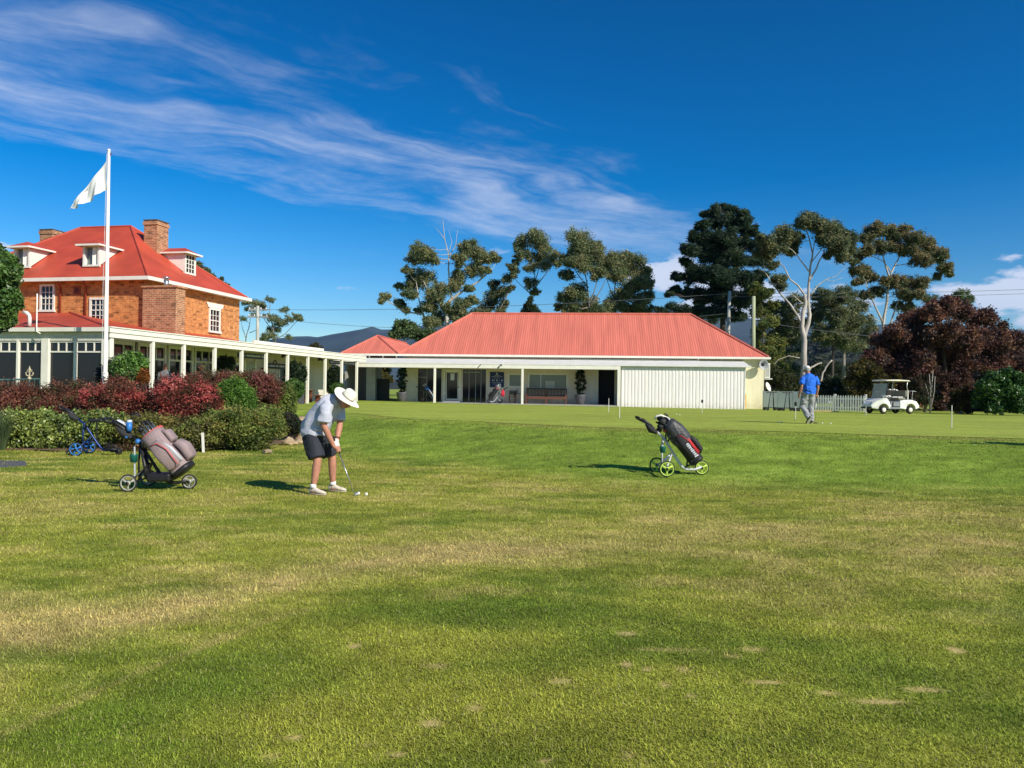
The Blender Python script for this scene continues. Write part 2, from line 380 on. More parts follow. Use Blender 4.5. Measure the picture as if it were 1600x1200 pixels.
def np_mesh(name, verts, faces_n, idx, mat, tint=None, smooth=False):
    """fast mesh from numpy arrays; every face has faces_n corners"""
    me = bpy.data.meshes.new(name); nv = len(verts); nf = len(idx) // faces_n
    me.vertices.add(nv); me.vertices.foreach_set('co', np.ascontiguousarray(verts, np.float32).ravel())
    me.loops.add(nf * faces_n); me.loops.foreach_set('vertex_index', np.ascontiguousarray(idx, np.int32))
    me.polygons.add(nf); me.polygons.foreach_set('loop_start', np.arange(0, nf * faces_n, faces_n, dtype=np.int32))
    try: me.polygons.foreach_set('loop_total', np.full(nf, faces_n, np.int32))
    except Exception: pass
    if smooth: me.polygons.foreach_set('use_smooth', np.ones(nf, bool))
    me.update(calc_edges=True)
    if tint is not None:
        a = me.color_attributes.new('tint', 'FLOAT_COLOR', 'POINT')
        c = np.ones((nv, 4), np.float32); c[:, :3] = tint; a.data.foreach_set('color', c.ravel())
    me.materials.append(mat); return me

# ================================================================== GROUND
def turf(x, y):
    """turf colour at a place: lush, worn and straw-dry grass, sandy divots"""
    lush = np.array((.165, .232, .026)); mid = np.array((.318, .338, .046)); straw = np.array((.520, .420, .150)); bank = np.array((.215, .315, .036))
    n1 = fbm(x * .55 + 40, y * .75 + 40, 3); n2 = fbm(x * 1.7 + 10, y * 2.6 + 70, 11); n3 = fbm(x * 5 + 3, y * 7 + 9, 23, 3); n4 = fbm(x * 1.1 + 31, y * 3.0 + 17, 41, 4)
    ye = y_edge(x)
    # the dry sweep from the left foreground to the right
    band_y = np.interp(x, [-9, -3.0, -2.5, -1.8, -.4, 1.2, 3, 6, 10], [5.2, 4.55, 5.05, 6.1, 7.2, 7.6, 7.4, 8.2, 9])
    bw = np.interp(x, [-9, -3, -1, 1, 3, 8], [.9, .62, .55, .8, 1.5, 2.2])
    wy = y + 1.1 * (n1 - .5) + .5 * (n2 - .5)
    dry = .8 * np.exp(-((wy - band_y) / bw) ** 2) * np.interp(x, [-6, -3.2, -.2, 1.0, 4, 9], [.45, .9, .7, .22, .2, .2])
    dry = dry * (.45 + 1.1 * n2) + .55 * np.exp(-(((x + .35) / .9) ** 2 + ((y - 7.25) / .5) ** 2))
    dry += sstep(.50, .72, n1) * .34 * sstep(4.2, 6, y) * (1 - sstep(11, 13.5, y))
    dry += sstep(.52, .72, n2) * .34 * sstep(3.6, 6.5, y) + (n3 - .5) * .5 + sstep(.55, .75, n4) * .3
    # a mown edge on the left: shorter, greener turf below it
    ex = np.interp(y, [2.5, 3.3, 4.0, 5.1, 5.8], [-2.6, -2.2, -1.97, -1.5, -.9])
    dry -= .55 * sstep(-.05, .25, x - ex) * (1 - sstep(4.2, 5.8, y))
    dry += .35 * np.exp(-((x - ex) / .05) ** 2) * (1 - sstep(4.8, 5.6, y))
    # the greener bank below the putting surface and a burnt rim along it
    bk = sstep(-8.5, -5.0, y - ye + 1.2 * (n1 - .5)) * sstep(9.5, 13, y)
    dry = dry * (1 - .85 * bk)
    rim = .5 * np.exp(-((y - ye + .35) / .38) ** 2) * sstep(.42, .62, vnoise(x * .8 + 5, y * .3, 77)) * sstep(-7, -5, x)
    dry = np.clip(dry, 0, 1)
    g = sstep(.34, .62, n1 * .5 + n2 * .25 + n4 * .25 + .09 * sstep(4.2, 6.5, y) * (1 - sstep(11, 14, y)))[..., None]
    c = lush * (1 - g) + mid * g
    c = c * (1 - bk[..., None]) + (bank * (.62 + .76 * n2[..., None])) * bk[..., None]
    c = c * (1 - dry[..., None]) + straw * dry[..., None]
    fr = (sstep(-2.2, -.1, y - ye + .5 * (n2 - .5)) * .75)[..., None]; c = c * (1 - fr) + np.array((.285, .345, .050)) * fr      # mown collar
    c = c * (1 - .7 * rim[..., None]) + np.array((.36, .26, .11)) * .7 * rim[..., None]
    for (u, v, rx, ry, a) in DIVOTS:
        yy = CAM.z * FPX / (v - hor(u)); xx = (u - 800) / FPX * yy
        k = np.exp(-(((x - xx) / (rx / FPX * yy)) ** 2 + ((y - yy) / (ry * yy * yy / FPX / CAM.z)) ** 2) ** 1.5) * min(1, a * 1.35) * (.55 + .9 * n3)
        k = np.clip(k, 0, 1)[..., None]; c = c * (1 - k) + np.array((.60, .44, .19)) * k
    return c * .94 * (.56 + .88 * (.55 * n3 + .45 * n4)[..., None])
DIVOTS = [(682, 1134, 18, 5, .9), (466, 1154, 13, 4, .8), (586, 1166, 9, 4, .6), (627, 1182, 14, 4, .8), (560, 1010, 10, 3, .7), (688, 1043, 18, 4, .5),
          (749, 1110, 12, 6, .5), (430, 1184, 12, 4, .9), (881, 1068, 20, 5, .5), (985, 1042, 9, 4, .7), (1015, 1049, 9, 3, .6), (1072, 1050, 10, 5, .6),
          (1200, 1070, 28, 3, .6), (1300, 1087, 20, 3, .6), (1380, 1100, 40, 4, .75), (1448, 1080, 34, 4, .5), (1498, 1016, 12, 5, .8), (985, 992, 14, 4, .5),
          (1050, 1018, 60, 3, .3), (1148, 1028, 14, 4, .4), (988, 1186, 12, 5, .5), (860, 1196, 9, 4, .8), (1180, 1017, 20, 4, .4), (1045, 1074, 8, 4, .5), (1086, 1093, 9, 3, .4)]

def divot_mask(x, y):
    k = np.zeros_like(x)
    for (u, v, rx, ry, a) in DIVOTS:
        yy = CAM.z * FPX / (v - hor(u)); xx = (u - 800) / FPX * yy
        k = np.maximum(k, a * np.exp(-(((x - xx) / (rx / FPX * yy)) ** 2 + ((y - yy) / (ry * yy * yy / FPX / CAM.z)) ** 2) ** 1.5))
    return k
def grassmat(name, fine=70.0, bump=.6):
    m, n, l, b = principled(name); b.inputs['Roughness'].default_value = .9; b.inputs['Specular IOR Level'].default_value = .15
    at = n.new('ShaderNodeAttribute'); at.attribute_name = 'tint'
    tc = n.new('ShaderNodeTexCoord')
    n1 = n.new('ShaderNodeTexNoise'); n1.inputs['Scale'].default_value = fine; n1.inputs['Detail'].default_value = 5; n1.inputs['Roughness'].default_value = .7
    n2 = n.new('ShaderNodeTexNoise'); n2.inputs['Scale'].default_value = 4.0; n2.inputs['Detail'].default_value = 8; n2.inputs['Roughness'].default_value = .7
    l.new(tc.outputs['Object'], n1.inputs['Vector']); l.new(tc.outputs['Object'], n2.inputs['Vector'])
    def mr(s, a, b_):
        r = n.new('ShaderNodeMapRange'); r.inputs['From Min'].default_value = .3; r.inputs['From Max'].default_value = .7
        r.inputs['To Min'].default_value = a; r.inputs['To Max'].default_value = b_; l.new(s, r.inputs['Value']); return r.outputs[0]
    mu = n.new('ShaderNodeMath'); mu.operation = 'MULTIPLY'; l.new(mr(n1.outputs['Fac'], .55, 1.4), mu.inputs[0]); l.new(mr(n2.outputs['Fac'], .78, 1.22), mu.inputs[1])
    vm = n.new('ShaderNodeVectorMath'); vm.operation = 'SCALE'; l.new(at.outputs['Color'], vm.inputs[0]); l.new(mu.outputs[0], vm.inputs['Scale'])
    l.new(vm.outputs[0], b.inputs['Base Color'])
    bp = n.new('ShaderNodeBump'); bp.inputs['Strength'].default_value = bump; bp.inputs['Distance'].default_value = .02
    l.new(n1.outputs['Fac'], bp.inputs['Height']); l.new(bp.outputs[0], b.inputs['Normal']); return m

def grid_mesh(name, xs, ys, zf, cf, mat):
    X, Y = np.meshgrid(xs, ys); Z = zf(X, Y); nx, ny = len(xs), len(ys)
    v = np.stack([X, Y, Z], -1).reshape(-1, 3); c = cf(X, Y).reshape(-1, 3)
    i = (np.arange(ny - 1)[:, None] * nx + np.arange(nx - 1)[None]).ravel()
    idx = np.stack([i, i + 1, i + nx + 1, i + nx], -1).ravel()
    return np_mesh(name, v, 4, idx, mat, c, True)
def axis(*seg):
    out = []
    for a, b, s in seg: out += list(np.arange(a, b, s))
    return np.array(out + [seg[-1][1]])
half = axis((0, 3.2, .05), (3.2, 9, .12), (9, 26, .4), (26, 80, 3), (80, 400, 40), (400, 5000, 460))
gx = np.concatenate([-half[::-1], half[1:]])
gy = np.concatenate([axis((-5000, -400, 460), (-400, -20, 40), (-20, 2.4, 1.0))[:-1], axis((2.4, 6, .04), (6, 14, .08), (14, 30, .16), (30, 70, .8), (70, 400, 12), (400, 5000, 230))])
ground = link('ground', grid_mesh('ground', gx, gy, gz, turf, grassmat('lawn turf')))
tag(ground, kind='structure')

# the putting green: close-mown sheet on the plateau
def build_green():
    xs = np.arange(-8.5, 30.01, .35); ys0 = np.linspace(0, 1, 70)
    ye = y_edge(xs) + .12 * np.sin(xs * 1.3); yb = np.interp(xs, [-9, 16, 17, 30], [45.4, 43.2, 41.5, 40.5])
    Y = ye[None] + (yb - ye)[None] * ys0[:, None]; X = np.repeat(xs[None], 70, 0)
    Z = gz(X, Y) + .010
    n = fbm(X * .35, Y * .5, 5); n2 = fbm(X * 1.2 + 9, Y * 2.2, 8)
    st = .955 + .09 * (np.sin((X * .25 + Y) * 2 * np.pi / 2.4) > 0)
    c = np.array((.300, .365, .052)) * (.80 + .40 * n[..., None]) * st[..., None]; d = sstep(.5, .75, n2)[..., None] * .35
    c = c * (1 - d) + np.array((.33, .30, .07)) * d
    nx = len(xs); i = (np.arange(69)[:, None] * nx + np.arange(nx - 1)[None]).ravel()
    me = np_mesh('putting_green', np.stack([X, Y, Z], -1).reshape(-1, 3), 4, np.stack([i, i + 1, i + nx + 1, i + nx], -1).ravel(), grassmat('close mown green', 30, .2), c.reshape(-1, 3), True)
    tag(link('putting_green', me), kind='structure')
build_green()

# grass blades where the lawn is near enough to tell them
def build_blades(N=820000):
    a, b = 2.6, 25.0; t = RNG.random(N); y = a * (b / a) ** t                    # density falls with distance
    x = (RNG.random(N) * 2 - 1) * (.74 * y + .9); keep = (y < y_edge(x) - .1) & (RNG.random(N) > 2.2 * divot_mask(x, y)); x = x[keep]; y = y[keep]; N = len(x)
    c = turf(x, y); z = gz(x, y)
    strawness = np.clip((c[:, 0] - c[:, 1]) / .08 + .4, 0, 1)
    tall = 1 + 1.6 * (RNG.random(N) < .03); L = (.006 + .009 * RNG.random(N)) * (1 + .07 * y) * (1 + .9 * strawness * RNG.random(N)) * tall; W = (.0013 + .0009 * RNG.random(N)) * (1 + .17 * y)
    az = RNG.random(N) * 2 * np.pi; lean = .5 + .95 * RNG.random(N)
    dx, dy = np.cos(az), np.sin(az); px, py = -dy, dx
    base = np.stack([x, y, z], -1)
    v0 = base + np.stack([px * W, py * W, 0 * W], -1); v1 = base - np.stack([px * W, py * W, 0 * W], -1)
    v2 = base + np.stack([dx * L * np.sin(lean), dy * L * np.sin(lean), L * np.cos(lean) + .003], -1)
    V = np.stack([v0, v1, v2], 1).reshape(-1, 3)
    k = (.62 + 1.15 * RNG.random(N) ** 1.3)[:, None]; pale = (RNG.random(N) < .08 + .16 * strawness)[:, None]
    col = c * k; col = np.where(pale, col * .35 + np.array((.42, .36, .17)) * .65, col)
    me = np_mesh('grass', V, 3, np.arange(3 * N), leafmat('grass blade', .25, .6, .12), np.repeat(col, 3, 0))
    tag(link('grass', me), 'short mown grass blades covering the lawn in the foreground', 'grass', kind='stuff')
build_blades()

# asphalt path end at the left
pth = MB(); pts = [(-13.5, 13.2), (-9.0, 13.55), (-8.75, 13.9), (-9.3, 14.7), (-13.5, 15.2)]
pth.prism([(x, y, GZ(x, y) + .004) for x, y in pts], (0, 0, .012))
tag(pth.build('path', M('asphalt', (.10, .10, .105), .9, .2, 8, .5, 120)), kind='structure')

# mulch bed under the shrubs
bed = MB(); ol = []
for a in np.linspace(0, 2 * math.pi, 40, endpoint=False):
    ol.append((-11.6 + 5.9 * math.cos(a) + .2 * math.sin(5 * a), 21.0 + 3.9 * math.sin(a) + .15 * math.sin(7 * a)))
ctr = (-11.2, 21.0); rings = 6; vs = []; fs = []
for r in range(rings + 1):
    for (x, y) in ol:
        xx = ctr[0] + (x - ctr[0]) * r / rings; yy = ctr[1] + (y - ctr[1]) * r / rings
        vs.append((xx, yy, GZ(xx, yy) + .03 - .022 * (r == rings)))
n_ = len(ol)
for r in range(rings):
    for j in range(n_): fs.append((r * n_ + j, r * n_ + (j + 1) % n_, (r + 1) * n_ + (j + 1) % n_, (r + 1) * n_ + j))
bed.add(vs, fs)
tag(bed.build('mulch_bed', M('bark mulch', (.16, .10, .06), .95, .4, 9, .8, 60)), kind='structure')

# ================================================================== FAR LAND
def ridge(name, prof, d0, d1, rows, mat, seed, rough=.06, base=-60):
    us = np.arange(-900, 2600, 14.0); pu, pv = zip(*prof)
    v = np.interp(us, pu, pv); h = (hor(us) - v) * d0 / FPX + CAM.z
    h = h * (1 + rough * (fbm(us * .02, us * 0 + seed, seed) - .5) * 2)
    vs = []; nx = len(us)
    for k in range(rows):
        t = k / (rows - 1); d = d1 + (d0 - d1) * t
        prof_t = (math.sin(t * math.pi / 2)) ** 1.3
        z = base * (1 - t) + h * prof_t * (1 + .22 * (fbm(us * .03 + k * .9, us * 0 + k * .45, seed + 5) - .5) * (1 - t))
        vs.append(np.stack([(us - 800) / FPX * d0 + (us - 800) / FPX * (d - d0) * .6, np.full(nx, d), z], -1))
    vs.append(vs[-1] * np.array((1.0, 1.0, 1.0)) + np.array((0, (d0 - d1) * .6, 0)) - np.stack([0 * h, 0 * h, h * .8], -1))
    V = np.concatenate(vs); rows += 1
    i = (np.arange(rows - 1)[:, None] * nx + np.arange(nx - 1)[None]).ravel()
    me = np_mesh(name, V, 4, np.stack([i, i + 1, i + nx + 1, i + nx], -1).ravel(), mat, None, True)
    return tag(link(name, me), kind='structure')
ridge('mountain_range', [(-900, 560), (200, 556), (340, 548), (385, 541), (430, 531), (500, 526), (560, 519), (576, 515), (588, 510), (600, 516), (640, 513), (700, 507), (800, 503), (900, 497),
                   (980, 488), (1030, 482), (1070, 486), (1120, 496), (1180, 504), (1240, 508), (1330, 508), (1450, 510), (1600, 520), (2600, 535)], 4000, 2000, 14,
      M('forested range', (.045, .062, .060), .95, .35, .004, 0, detail=10), 3)
ridge('wooded_hill', [(-900, 600), (900, 596), (1120, 575), (1200, 552), (1270, 538), (1340, 530), (1420, 535), (1600, 545), (2600, 570)], 420, 260, 10,
      M('wooded hill scrub', (.022, .028, .018), .95, .6, .12, 1.0, .5, detail=12), 9, .12, -6)

def build_haze():
    b = MB().box(-8200, 8200, -5200, 6200, -63, 560)
    m = bpy.data.materials.new('haze air'); m.use_nodes = True; n = m.node_tree.nodes; n.clear()
    out = n.new('ShaderNodeOutputMaterial'); v = n.new('ShaderNodeVolumePrincipled')
    v.inputs['Color'].default_value = (.13, .44, 1.0, 1); v.inputs['Density'].default_value = 6e-5; v.inputs['Anisotropy'].default_value = .2
    m.node_tree.links.new(v.outputs[0], out.inputs['Volume'])
    o = b.build('haze', m); tag(o, kind='stuff', label='thin blue air between the lawn and the far mountains')
build_haze()
# ================================================================== BRICK HOUSE AND ITS VERANDAH WING
HA = R(11.5); C0 = Vector((-13.7, 26.2, 0)); FL = .59
def house_x(u, y):                       # local x on the plane local-y = y that is seen at column u
    k = (u - 800) / FPX; return (k * (C0.y + y * math.cos(HA)) - C0.x - y * math.sin(HA)) / (math.cos(HA) + k * math.sin(HA))

def slab_poly(mb, pts, t):
    """roof plane with thickness t downwards"""
    mb.prism([Vector(p) - Vector((0, 0, t)) for p in pts], (0, 0, t))

def hip_corrugated(mb, a, b, up, run, rise, sl, sr, pitch=.15, amp=.0055, length=None):
    """ribbed roof slope: eave from a to b, climbing along up; sl/sr: the hips cut in at these runs per run (0 = gable)"""
    a = Vector(a); b = Vector(b); L = (b - a).length; ex = (b - a).normalized(); up = Vector(up).normalized()
    slope = Vector((up.x * run, up.y * run, rise)); nrm = ex.cross(slope).normalized()
    if nrm.z < 0: nrm = -nrm
    n = int(L / pitch * 6); vs = []; fs = []
    for i in range(n + 1):
        s = L * i / n; q = 1.0
        if sl: q = min(q, s / sl)
        if sr: q = min(q, (L - s) / sr)
        w = nrm * amp * math.cos(2 * math.pi * s / pitch)
        p = a + ex * s; vs += [p + w, p + slope * q + w]
    for i in range(n): fs.append((2 * i, 2 * i + 2, 2 * i + 3, 2 * i + 1))
    mb.add(vs, fs)

def sash_window(parent, x0, x1, z0, z1, face, axis='y', out=-1, cols=3, rows=4, frame=.07, name='window', mat=None, glass=None, depth=.10):
    """window in a wall: surround (part) with glazing bars and each pane (sub-parts). axis 'y': wall faces along y, 'x': along x"""
    mat = mat or WHITE
    def bx(mb, a0, a1, q0, q1, c0, c1):
        if axis == 'y': mb.box(a0, a1, min(face + out * q0, face + out * q1), max(face + out * q0, face + out * q1), c0, c1)
        else: mb.box(min(face + out * q0, face + out * q1), max(face + out * q0, face + out * q1), a0, a1, c0, c1)
    m = MB(); f = frame
    bx(m, x0 - f, x0, -.02, depth * .5, z0, z1); bx(m, x1, x1 + f, -.02, depth * .5, z0, z1)
    bx(m, x0 - f, x1 + f, -.02, depth * .55, z1, z1 + f); bx(m, x0 - f - .04, x1 + f + .04, -.02, depth, z0 - f, z0)
    w = m.build(name, mat, parent)
    g = MB(); wd = (x1 - x0) / cols; hg = (z1 - z0) / rows
    for i in range(1, cols): bx(g, x0 + i * wd - .011, x0 + i * wd + .011, .004, .03, z0, z1)
    for j in range(1, rows):
        t = .02 if (rows % 2 == 0 and j == rows // 2) else .011
        bx(g, x0, x1, .003, .036 if t > .015 else .028, z0 + j * hg - t, z0 + j * hg + t)
    g.build('glazing_bars', mat, w)
    me = None
    for i in range(cols):
        for j in range(rows):
            if me is None:
                p = MB(); bx(p, 0, wd, .0, .004, 0, hg)
                me = p.mesh('pane', glass or GLASS)
            o = link('pane', me, w); o.location = (x0 + i * wd, 0, z0 + j * hg) if axis == 'y' else (0, x0 + i * wd, z0 + j * hg)
    return w

def build_house():
    H = thing('brick_house', 'two storey orange brick house with red hipped roof and white dormers', 'house', C0, -HA)
    X0, X1, Y0, Y1 = -11.8, -2.2, 4.66, 11.6; EZ = 5.85
    MB().box(X0, X1, Y0, Y1, .3, EZ - .02).build('wall', BRICK, H)
    # main hipped roof
    o = .32; xl, xr, yf, yb = X0 - o, X1 + o, Y0 - o, Y1 + o; h = (yb - yf) / 2; rz = 8.78; ym = (yf + yb) / 2
    c = [(xl, yf, EZ), (xr, yf, EZ), (xr, yb, EZ), (xl, yb, EZ)]; r0 = (xl + h, ym, rz); r1 = (xr - h, ym, rz)
    m = MB(); m.add(c + [r0, r1], [(0, 1, 5, 4), (1, 2, 5), (2, 3, 4, 5), (3, 0, 4), (0, 3, 2, 1)])
    roof = m.build('roof', REDROOF, H)
    rc = MB()
    for a, b in ((r0, r1), (c[0], r0), (c[1], r1), (c[2], r1), (c[3], r0)): rc.tube([Vector(a) + Vector((0, 0, .01)), Vector(b) + Vector((0, 0, .01))], .05, 6)
    rc.build('ridge_capping', REDROOF, roof)
    g = MB()
    for x0, x1, y0, y1 in ((xl - .1, xr + .1, yf - .12, yf - .003), (xl - .1, xr + .1, yb + .003, yb + .12), (xr + .003, xr + .12, yf - .003, yb + .003), (xl - .12, xl - .003, yf - .003, yb + .003)):
        g.box(x0, x1, y0, y1, EZ - .13, EZ + .015)
    g.build('gutter', WHITE, roof)
    MB().box(xl + .02, xr - .02, yf + .02, yb - .02, EZ - .10, EZ - .03).build('soffit', WHITE, roof)
    def chimney(cx, cy, wx, wy, z0, z1, mat=BRICK2):
        m = MB().box(cx - wx / 2, cx + wx / 2, cy - wy / 2, cy + wy / 2, z0, z1)
        k = m.build('chimney', mat, H)
        MB().box(cx - wx / 2 - .04, cx + wx / 2 + .04, cy - wy / 2 - .04, cy + wy / 2 + .04, z1 - .20, z1 - .06).build('band_course', mat, k)
        MB().box(cx - wx / 2 - .03, cx + wx / 2 + .03, cy - wy / 2 - .03, cy + wy / 2 + .03, z1 + .002, z1 + .04).build('cap', M('lead cap', (.10, .10, .11), .7), k)
    chimney(-4.25, 8.0, .66, .8, 6.6, 8.90); chimney(-11.2, 9.6, .72, .8, 5.2, 9.0)
    # chimney breast by the front corner with a steel flue
    b = MB().box(-2.19, -.68, 4.45, 5.05, 3.3, 5.42).build('chimney_breast', BRICK2, H)
    MB().box(-2.25, -.62, 4.40, 5.1, 5.42, 5.50).build('coping', BRICK2, b)
    fl = MB(); fl.tube([(-1.35, 4.75, 5.42), (-1.35, 4.75, 5.78)], .10, 12); fl.tube([(-1.35, 4.75, 5.82), (-1.35, 4.75, 5.88)], .14, 12); fl.tube([(-1.35, 4.75, 5.78), (-1.35, 4.75, 5.82)], .05, 8)
    fl.build('flue', STEEL, b, True)
    # dormers
    def dormer(cx, cy, face, zb, w=.62, hgt=.80):
        """face 'f' looks out of the front slope, 'r' out of the right slope"""
        k = .836; zt = zb + hgt; dp = hgt / k + .25
        def T(a, q, z):     # a across, q back into the roof
            return (cx + a, cy + q, z) if face == 'f' else (cx - q, cy + a, z)
        hw = w / 2 + .09; m = MB()
        pr = [T(-hw, 0, zb - .06), T(-hw, 0, zt), T(-hw, dp, zt)]; pl = [T(hw, 0, zb - .06), T(hw, 0, zt), T(hw, dp, zt)]
        m.prism(pr, Vector(T(.09, 0, 0)) - Vector(T(0, 0, 0))); m.prism(pl, Vector(T(-.09, 0, 0)) - Vector(T(0, 0, 0)))
        fr = [T(-hw, -.012, zb - .08), T(hw, -.012, zb - .08), T(hw, -.012, zb), T(-hw, -.012, zb)]
        m.prism(fr, Vector(T(0, .10, 0)) - Vector(T(0, 0, 0)))
        m.prism([T(-hw, -.012, zt - .06), T(hw, -.012, zt - .06), T(hw, -.012, zt + .01), T(-hw, -.012, zt + .01)], Vector(T(0, .10, 0)) - Vector(T(0, 0, 0)))
        d = m.build('dormer', WHITE, H)
        e = hw + .14; q0 = -.20; rzz = zt + .30; rr = MB(); q1 = dp + .5
        a_, b_, c_, d_ = T(-e, q0, zt + .03), T(e, q0, zt + .03), T(e, q1, zt + .03), T(-e, q1, zt + .03); ap, bp = T(0, q0 + e * .9, rzz), T(0, q1, rzz)
        rr.add([a_, b_, c_, d_, ap, bp], [(0, 1, 4), (1, 2, 5, 4), (3, 0, 4, 5), (0, 3, 2, 1)])
        rr.build('dormer_roof', REDROOF, d)
        gg = MB(); gg.prism([T(-e - .03, q0 - .04, zt - .04), T(e + .03, q0 - .04, zt - .04), T(e + .03, q0 - .04, zt + .035), T(-e - .03, q0 - .04, zt + .035)], Vector(T(0, .06, 0)) - Vector(T(0, 0, 0)))
        for sgn in (-1, 1): gg.prism([T(sgn * e, q0 + .02, zt - .035), T(sgn * e, q1 - .35, zt - .035), T(sgn * e, q1 - .35, zt + .035), T(sgn * e, q0 + .02, zt + .035)], Vector(T(sgn * .05, 0, 0)) - Vector(T(0, 0, 0)))
        gg.build('dormer_gutter', WHITE, d)
        if face == 'f':
            # casement swung open: pale reveal seen inside
            iv = MB(); iv.prism([T(-w / 2, .16, zb), T(w / 2, .16, zb), T(w / 2, .16, zt - .06), T(-w / 2, .16, zt - .06)], Vector(T(0, .02, 0)) - Vector(T(0, 0, 0)))
            iv.build('window_pane', GLASSB, d)
            sw = MB(); sw.prism([T(w / 2 - .02, .15, zb), T(w / 2 - .26, .02, zb), T(w / 2 - .26, .02, zt - .07), T(w / 2 - .02, .15, zt - .07)], Vector(T(.012, .012, 0)) - Vector(T(0, 0, 0)))
            sw.build('sash', WHITE, d)
        else:
            sash = sash_window(d, cy - w / 2, cy + w / 2, zb, zt - .06, cx - .03, 'x', 1, 3, 4, .02, 'sash', depth=.04) if False else None
            pn = MB().box(cx - .06, cx - .04, cy - w / 2, cy + w / 2, zb, zt - .06).build('window_pane', GLASS, d)
            bars = MB()
            for i in range(0, 4): bars.box(cx - .04, cx - .012, cy - w / 2 + w * i / 3 - .018, cy - w / 2 + w * i / 3 + .018, zb, zt - .06)
            for j in range(1, 4): bars.box(cx - .038, cx - .014, cy - w / 2, cy + w / 2, zb + (zt - .06 - zb) * j / 4 - .014, zb + (zt - .06 - zb) * j / 4 + .014)
            bars.build('glazing_bars', WHITE, d)
    dormer(-5.09, 5.0, 'f', 6.50); dormer(-8.5, 5.0, 'f', 6.50); dormer(-2.75, 8.4, 'r', 6.62, .62, .85)
    # windows of the upper floor
    sash_window(H, -7.12, -6.58, 4.58, 5.56, Y0, 'y', -1, 3, 4, .09); sash_window(H, -4.72, -4.12, 4.12, 4.98, Y0, 'y', -1, 3, 4, .09)
    w = sash_window(H, 9.1, 9.82, 4.05, 5.02, X1, 'x', 1, 3, 4, .09)
    MB().prism([(X1 + .002, 8.92, 5.12), (X1 + .002, 10.0, 5.12), (X1 + .002, 10.16, 5.34), (X1 + .002, 8.76, 5.34)], (.06, 0, 0)).build('lintel', WHITE, w)
    RP = M('red oxide pipe', (.30, .06, .03), .6, .2, 8)
    for x in (-6.2, -4.98):
        d = MB(); d.tube([(x + .15, Y0 - .38, EZ - .1), (x + .1, Y0 - .2, EZ - .3), (x, Y0 - .06, EZ - .42), (x, Y0 - .06, 4.0)], .04, 8); d.build('downpipe', RP, H, True)
    v = MB().box(-5.6, -5.27, Y0 - .025, Y0 + .01, 5.2, 5.56).build('wall_vent', RP, H)
    MB().lathe([(.09, 0), (.11, .01), (.03, .02)], 14, (-5.435, Y0 - .025, 5.38), (0, -1, 0)).build('vent_rose', M('dark oxide', (.12, .03, .02), .7), v)
    # lean-to roof round the front and right, falling to the verandah fascia
    ZF, ZT = 3.42, 4.46; m = MB()
    A = [(-12.6, -.05, ZF), (0.02, -.05, ZF), (-5.75, 4.66, ZT), (-12.6, 4.66, ZT)]; B = [(0.02, -.05, ZF), (.02, 9.9, ZF), (-5.75, 9.9, ZT), (-5.75, 4.66, ZT)]
    m.add([A[0], A[1], A[2], A[3]], [(0, 1, 2, 3)]); m.add([(0.02, -.05, ZF), (.02, 9.9, ZF), (-2.2, 9.9, 3.818), (-2.2, 4.66, 3.818), (-5.75, 4.66, ZT)], [(0, 1, 2, 3, 4)])
    lr = m.build('lean_to_roof', REDROOF, H)
    MB().tube([(0.02, -.05, ZF + .01), (-5.75, 4.64, ZT + .01)], .05, 6).build('hip_capping', REDROOF, lr)
    MB().box(-12.6, .10, -.20, -.055, ZF - .12, ZF + .02).build('front_gutter', TRIM, lr)
    vp = MB(); vp.tube([(-3.6, .35, 3.52), (-3.6, .35, 3.80), (-3.63, .35, 3.92), (-3.72, .35, 4.0), (-3.85, .35, 4.03)], .065, 10); vp.build('vent_pipe', WHITE, lr, True)
    ov = MB(); ov.tube([(-2.75, -.24, 4.6), (-2.75, -.24, 3.30), (-2.6, -.24, 3.22)], .022, 8); ov.build('overflow_pipe', WHITE, lr, True)
    # glazed front sunroom
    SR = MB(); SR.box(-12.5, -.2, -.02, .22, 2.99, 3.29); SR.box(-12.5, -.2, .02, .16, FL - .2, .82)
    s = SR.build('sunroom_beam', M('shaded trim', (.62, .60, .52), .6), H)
    MB().box(-12.5, -2.25, .3, 4.6, .5, .62).build('sunroom_floor', WOODD, H)
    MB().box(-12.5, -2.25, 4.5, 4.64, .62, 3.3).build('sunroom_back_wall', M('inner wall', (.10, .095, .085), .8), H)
    posts = [-.29, -1.40, -2.58, -3.72, -4.86, -6.0, -7.14, -8.3, -9.4, -10.5, -11.6, -12.45]
    for i, x in enumerate(posts):
        wd = .15 if i == 2 else .055
        if i == 0: wd = .07
        MB().bbox(x - wd, x + wd, -.06 if i == 2 else -.03, .14, FL - .1, 3.06 if i == 2 else 2.995, .012).build('post', TRIM, H)
    bars = MB()
    for i in range(len(posts) - 1):
        a, b = posts[i + 1] + (.15 if i + 1 == 2 else .055), posts[i] - (.15 if i == 2 else .055)
        bars.box(a, b, .01, .10, 2.585, 2.635); bars.box(a, b, .012, .09, 2.93, 2.985)
        for k in (1, 2): bars.box(a + (b - a) * k / 3 - .02, a + (b - a) * k / 3 + .02, .014, .088, 2.64, 2.99)
        for k in range(3):
            MB().box(a + (b - a) * k / 3, a + (b - a) * (k + 1) / 3, .045, .05, 2.636, 2.929).build('pane', GLASS, H)
        MB().box(a, b, .045, .05, .82, 2.584).build('large_pane', GLASS, H)
    bars.build('transom_bars', TRIM, H)
    return H
house = build_house()

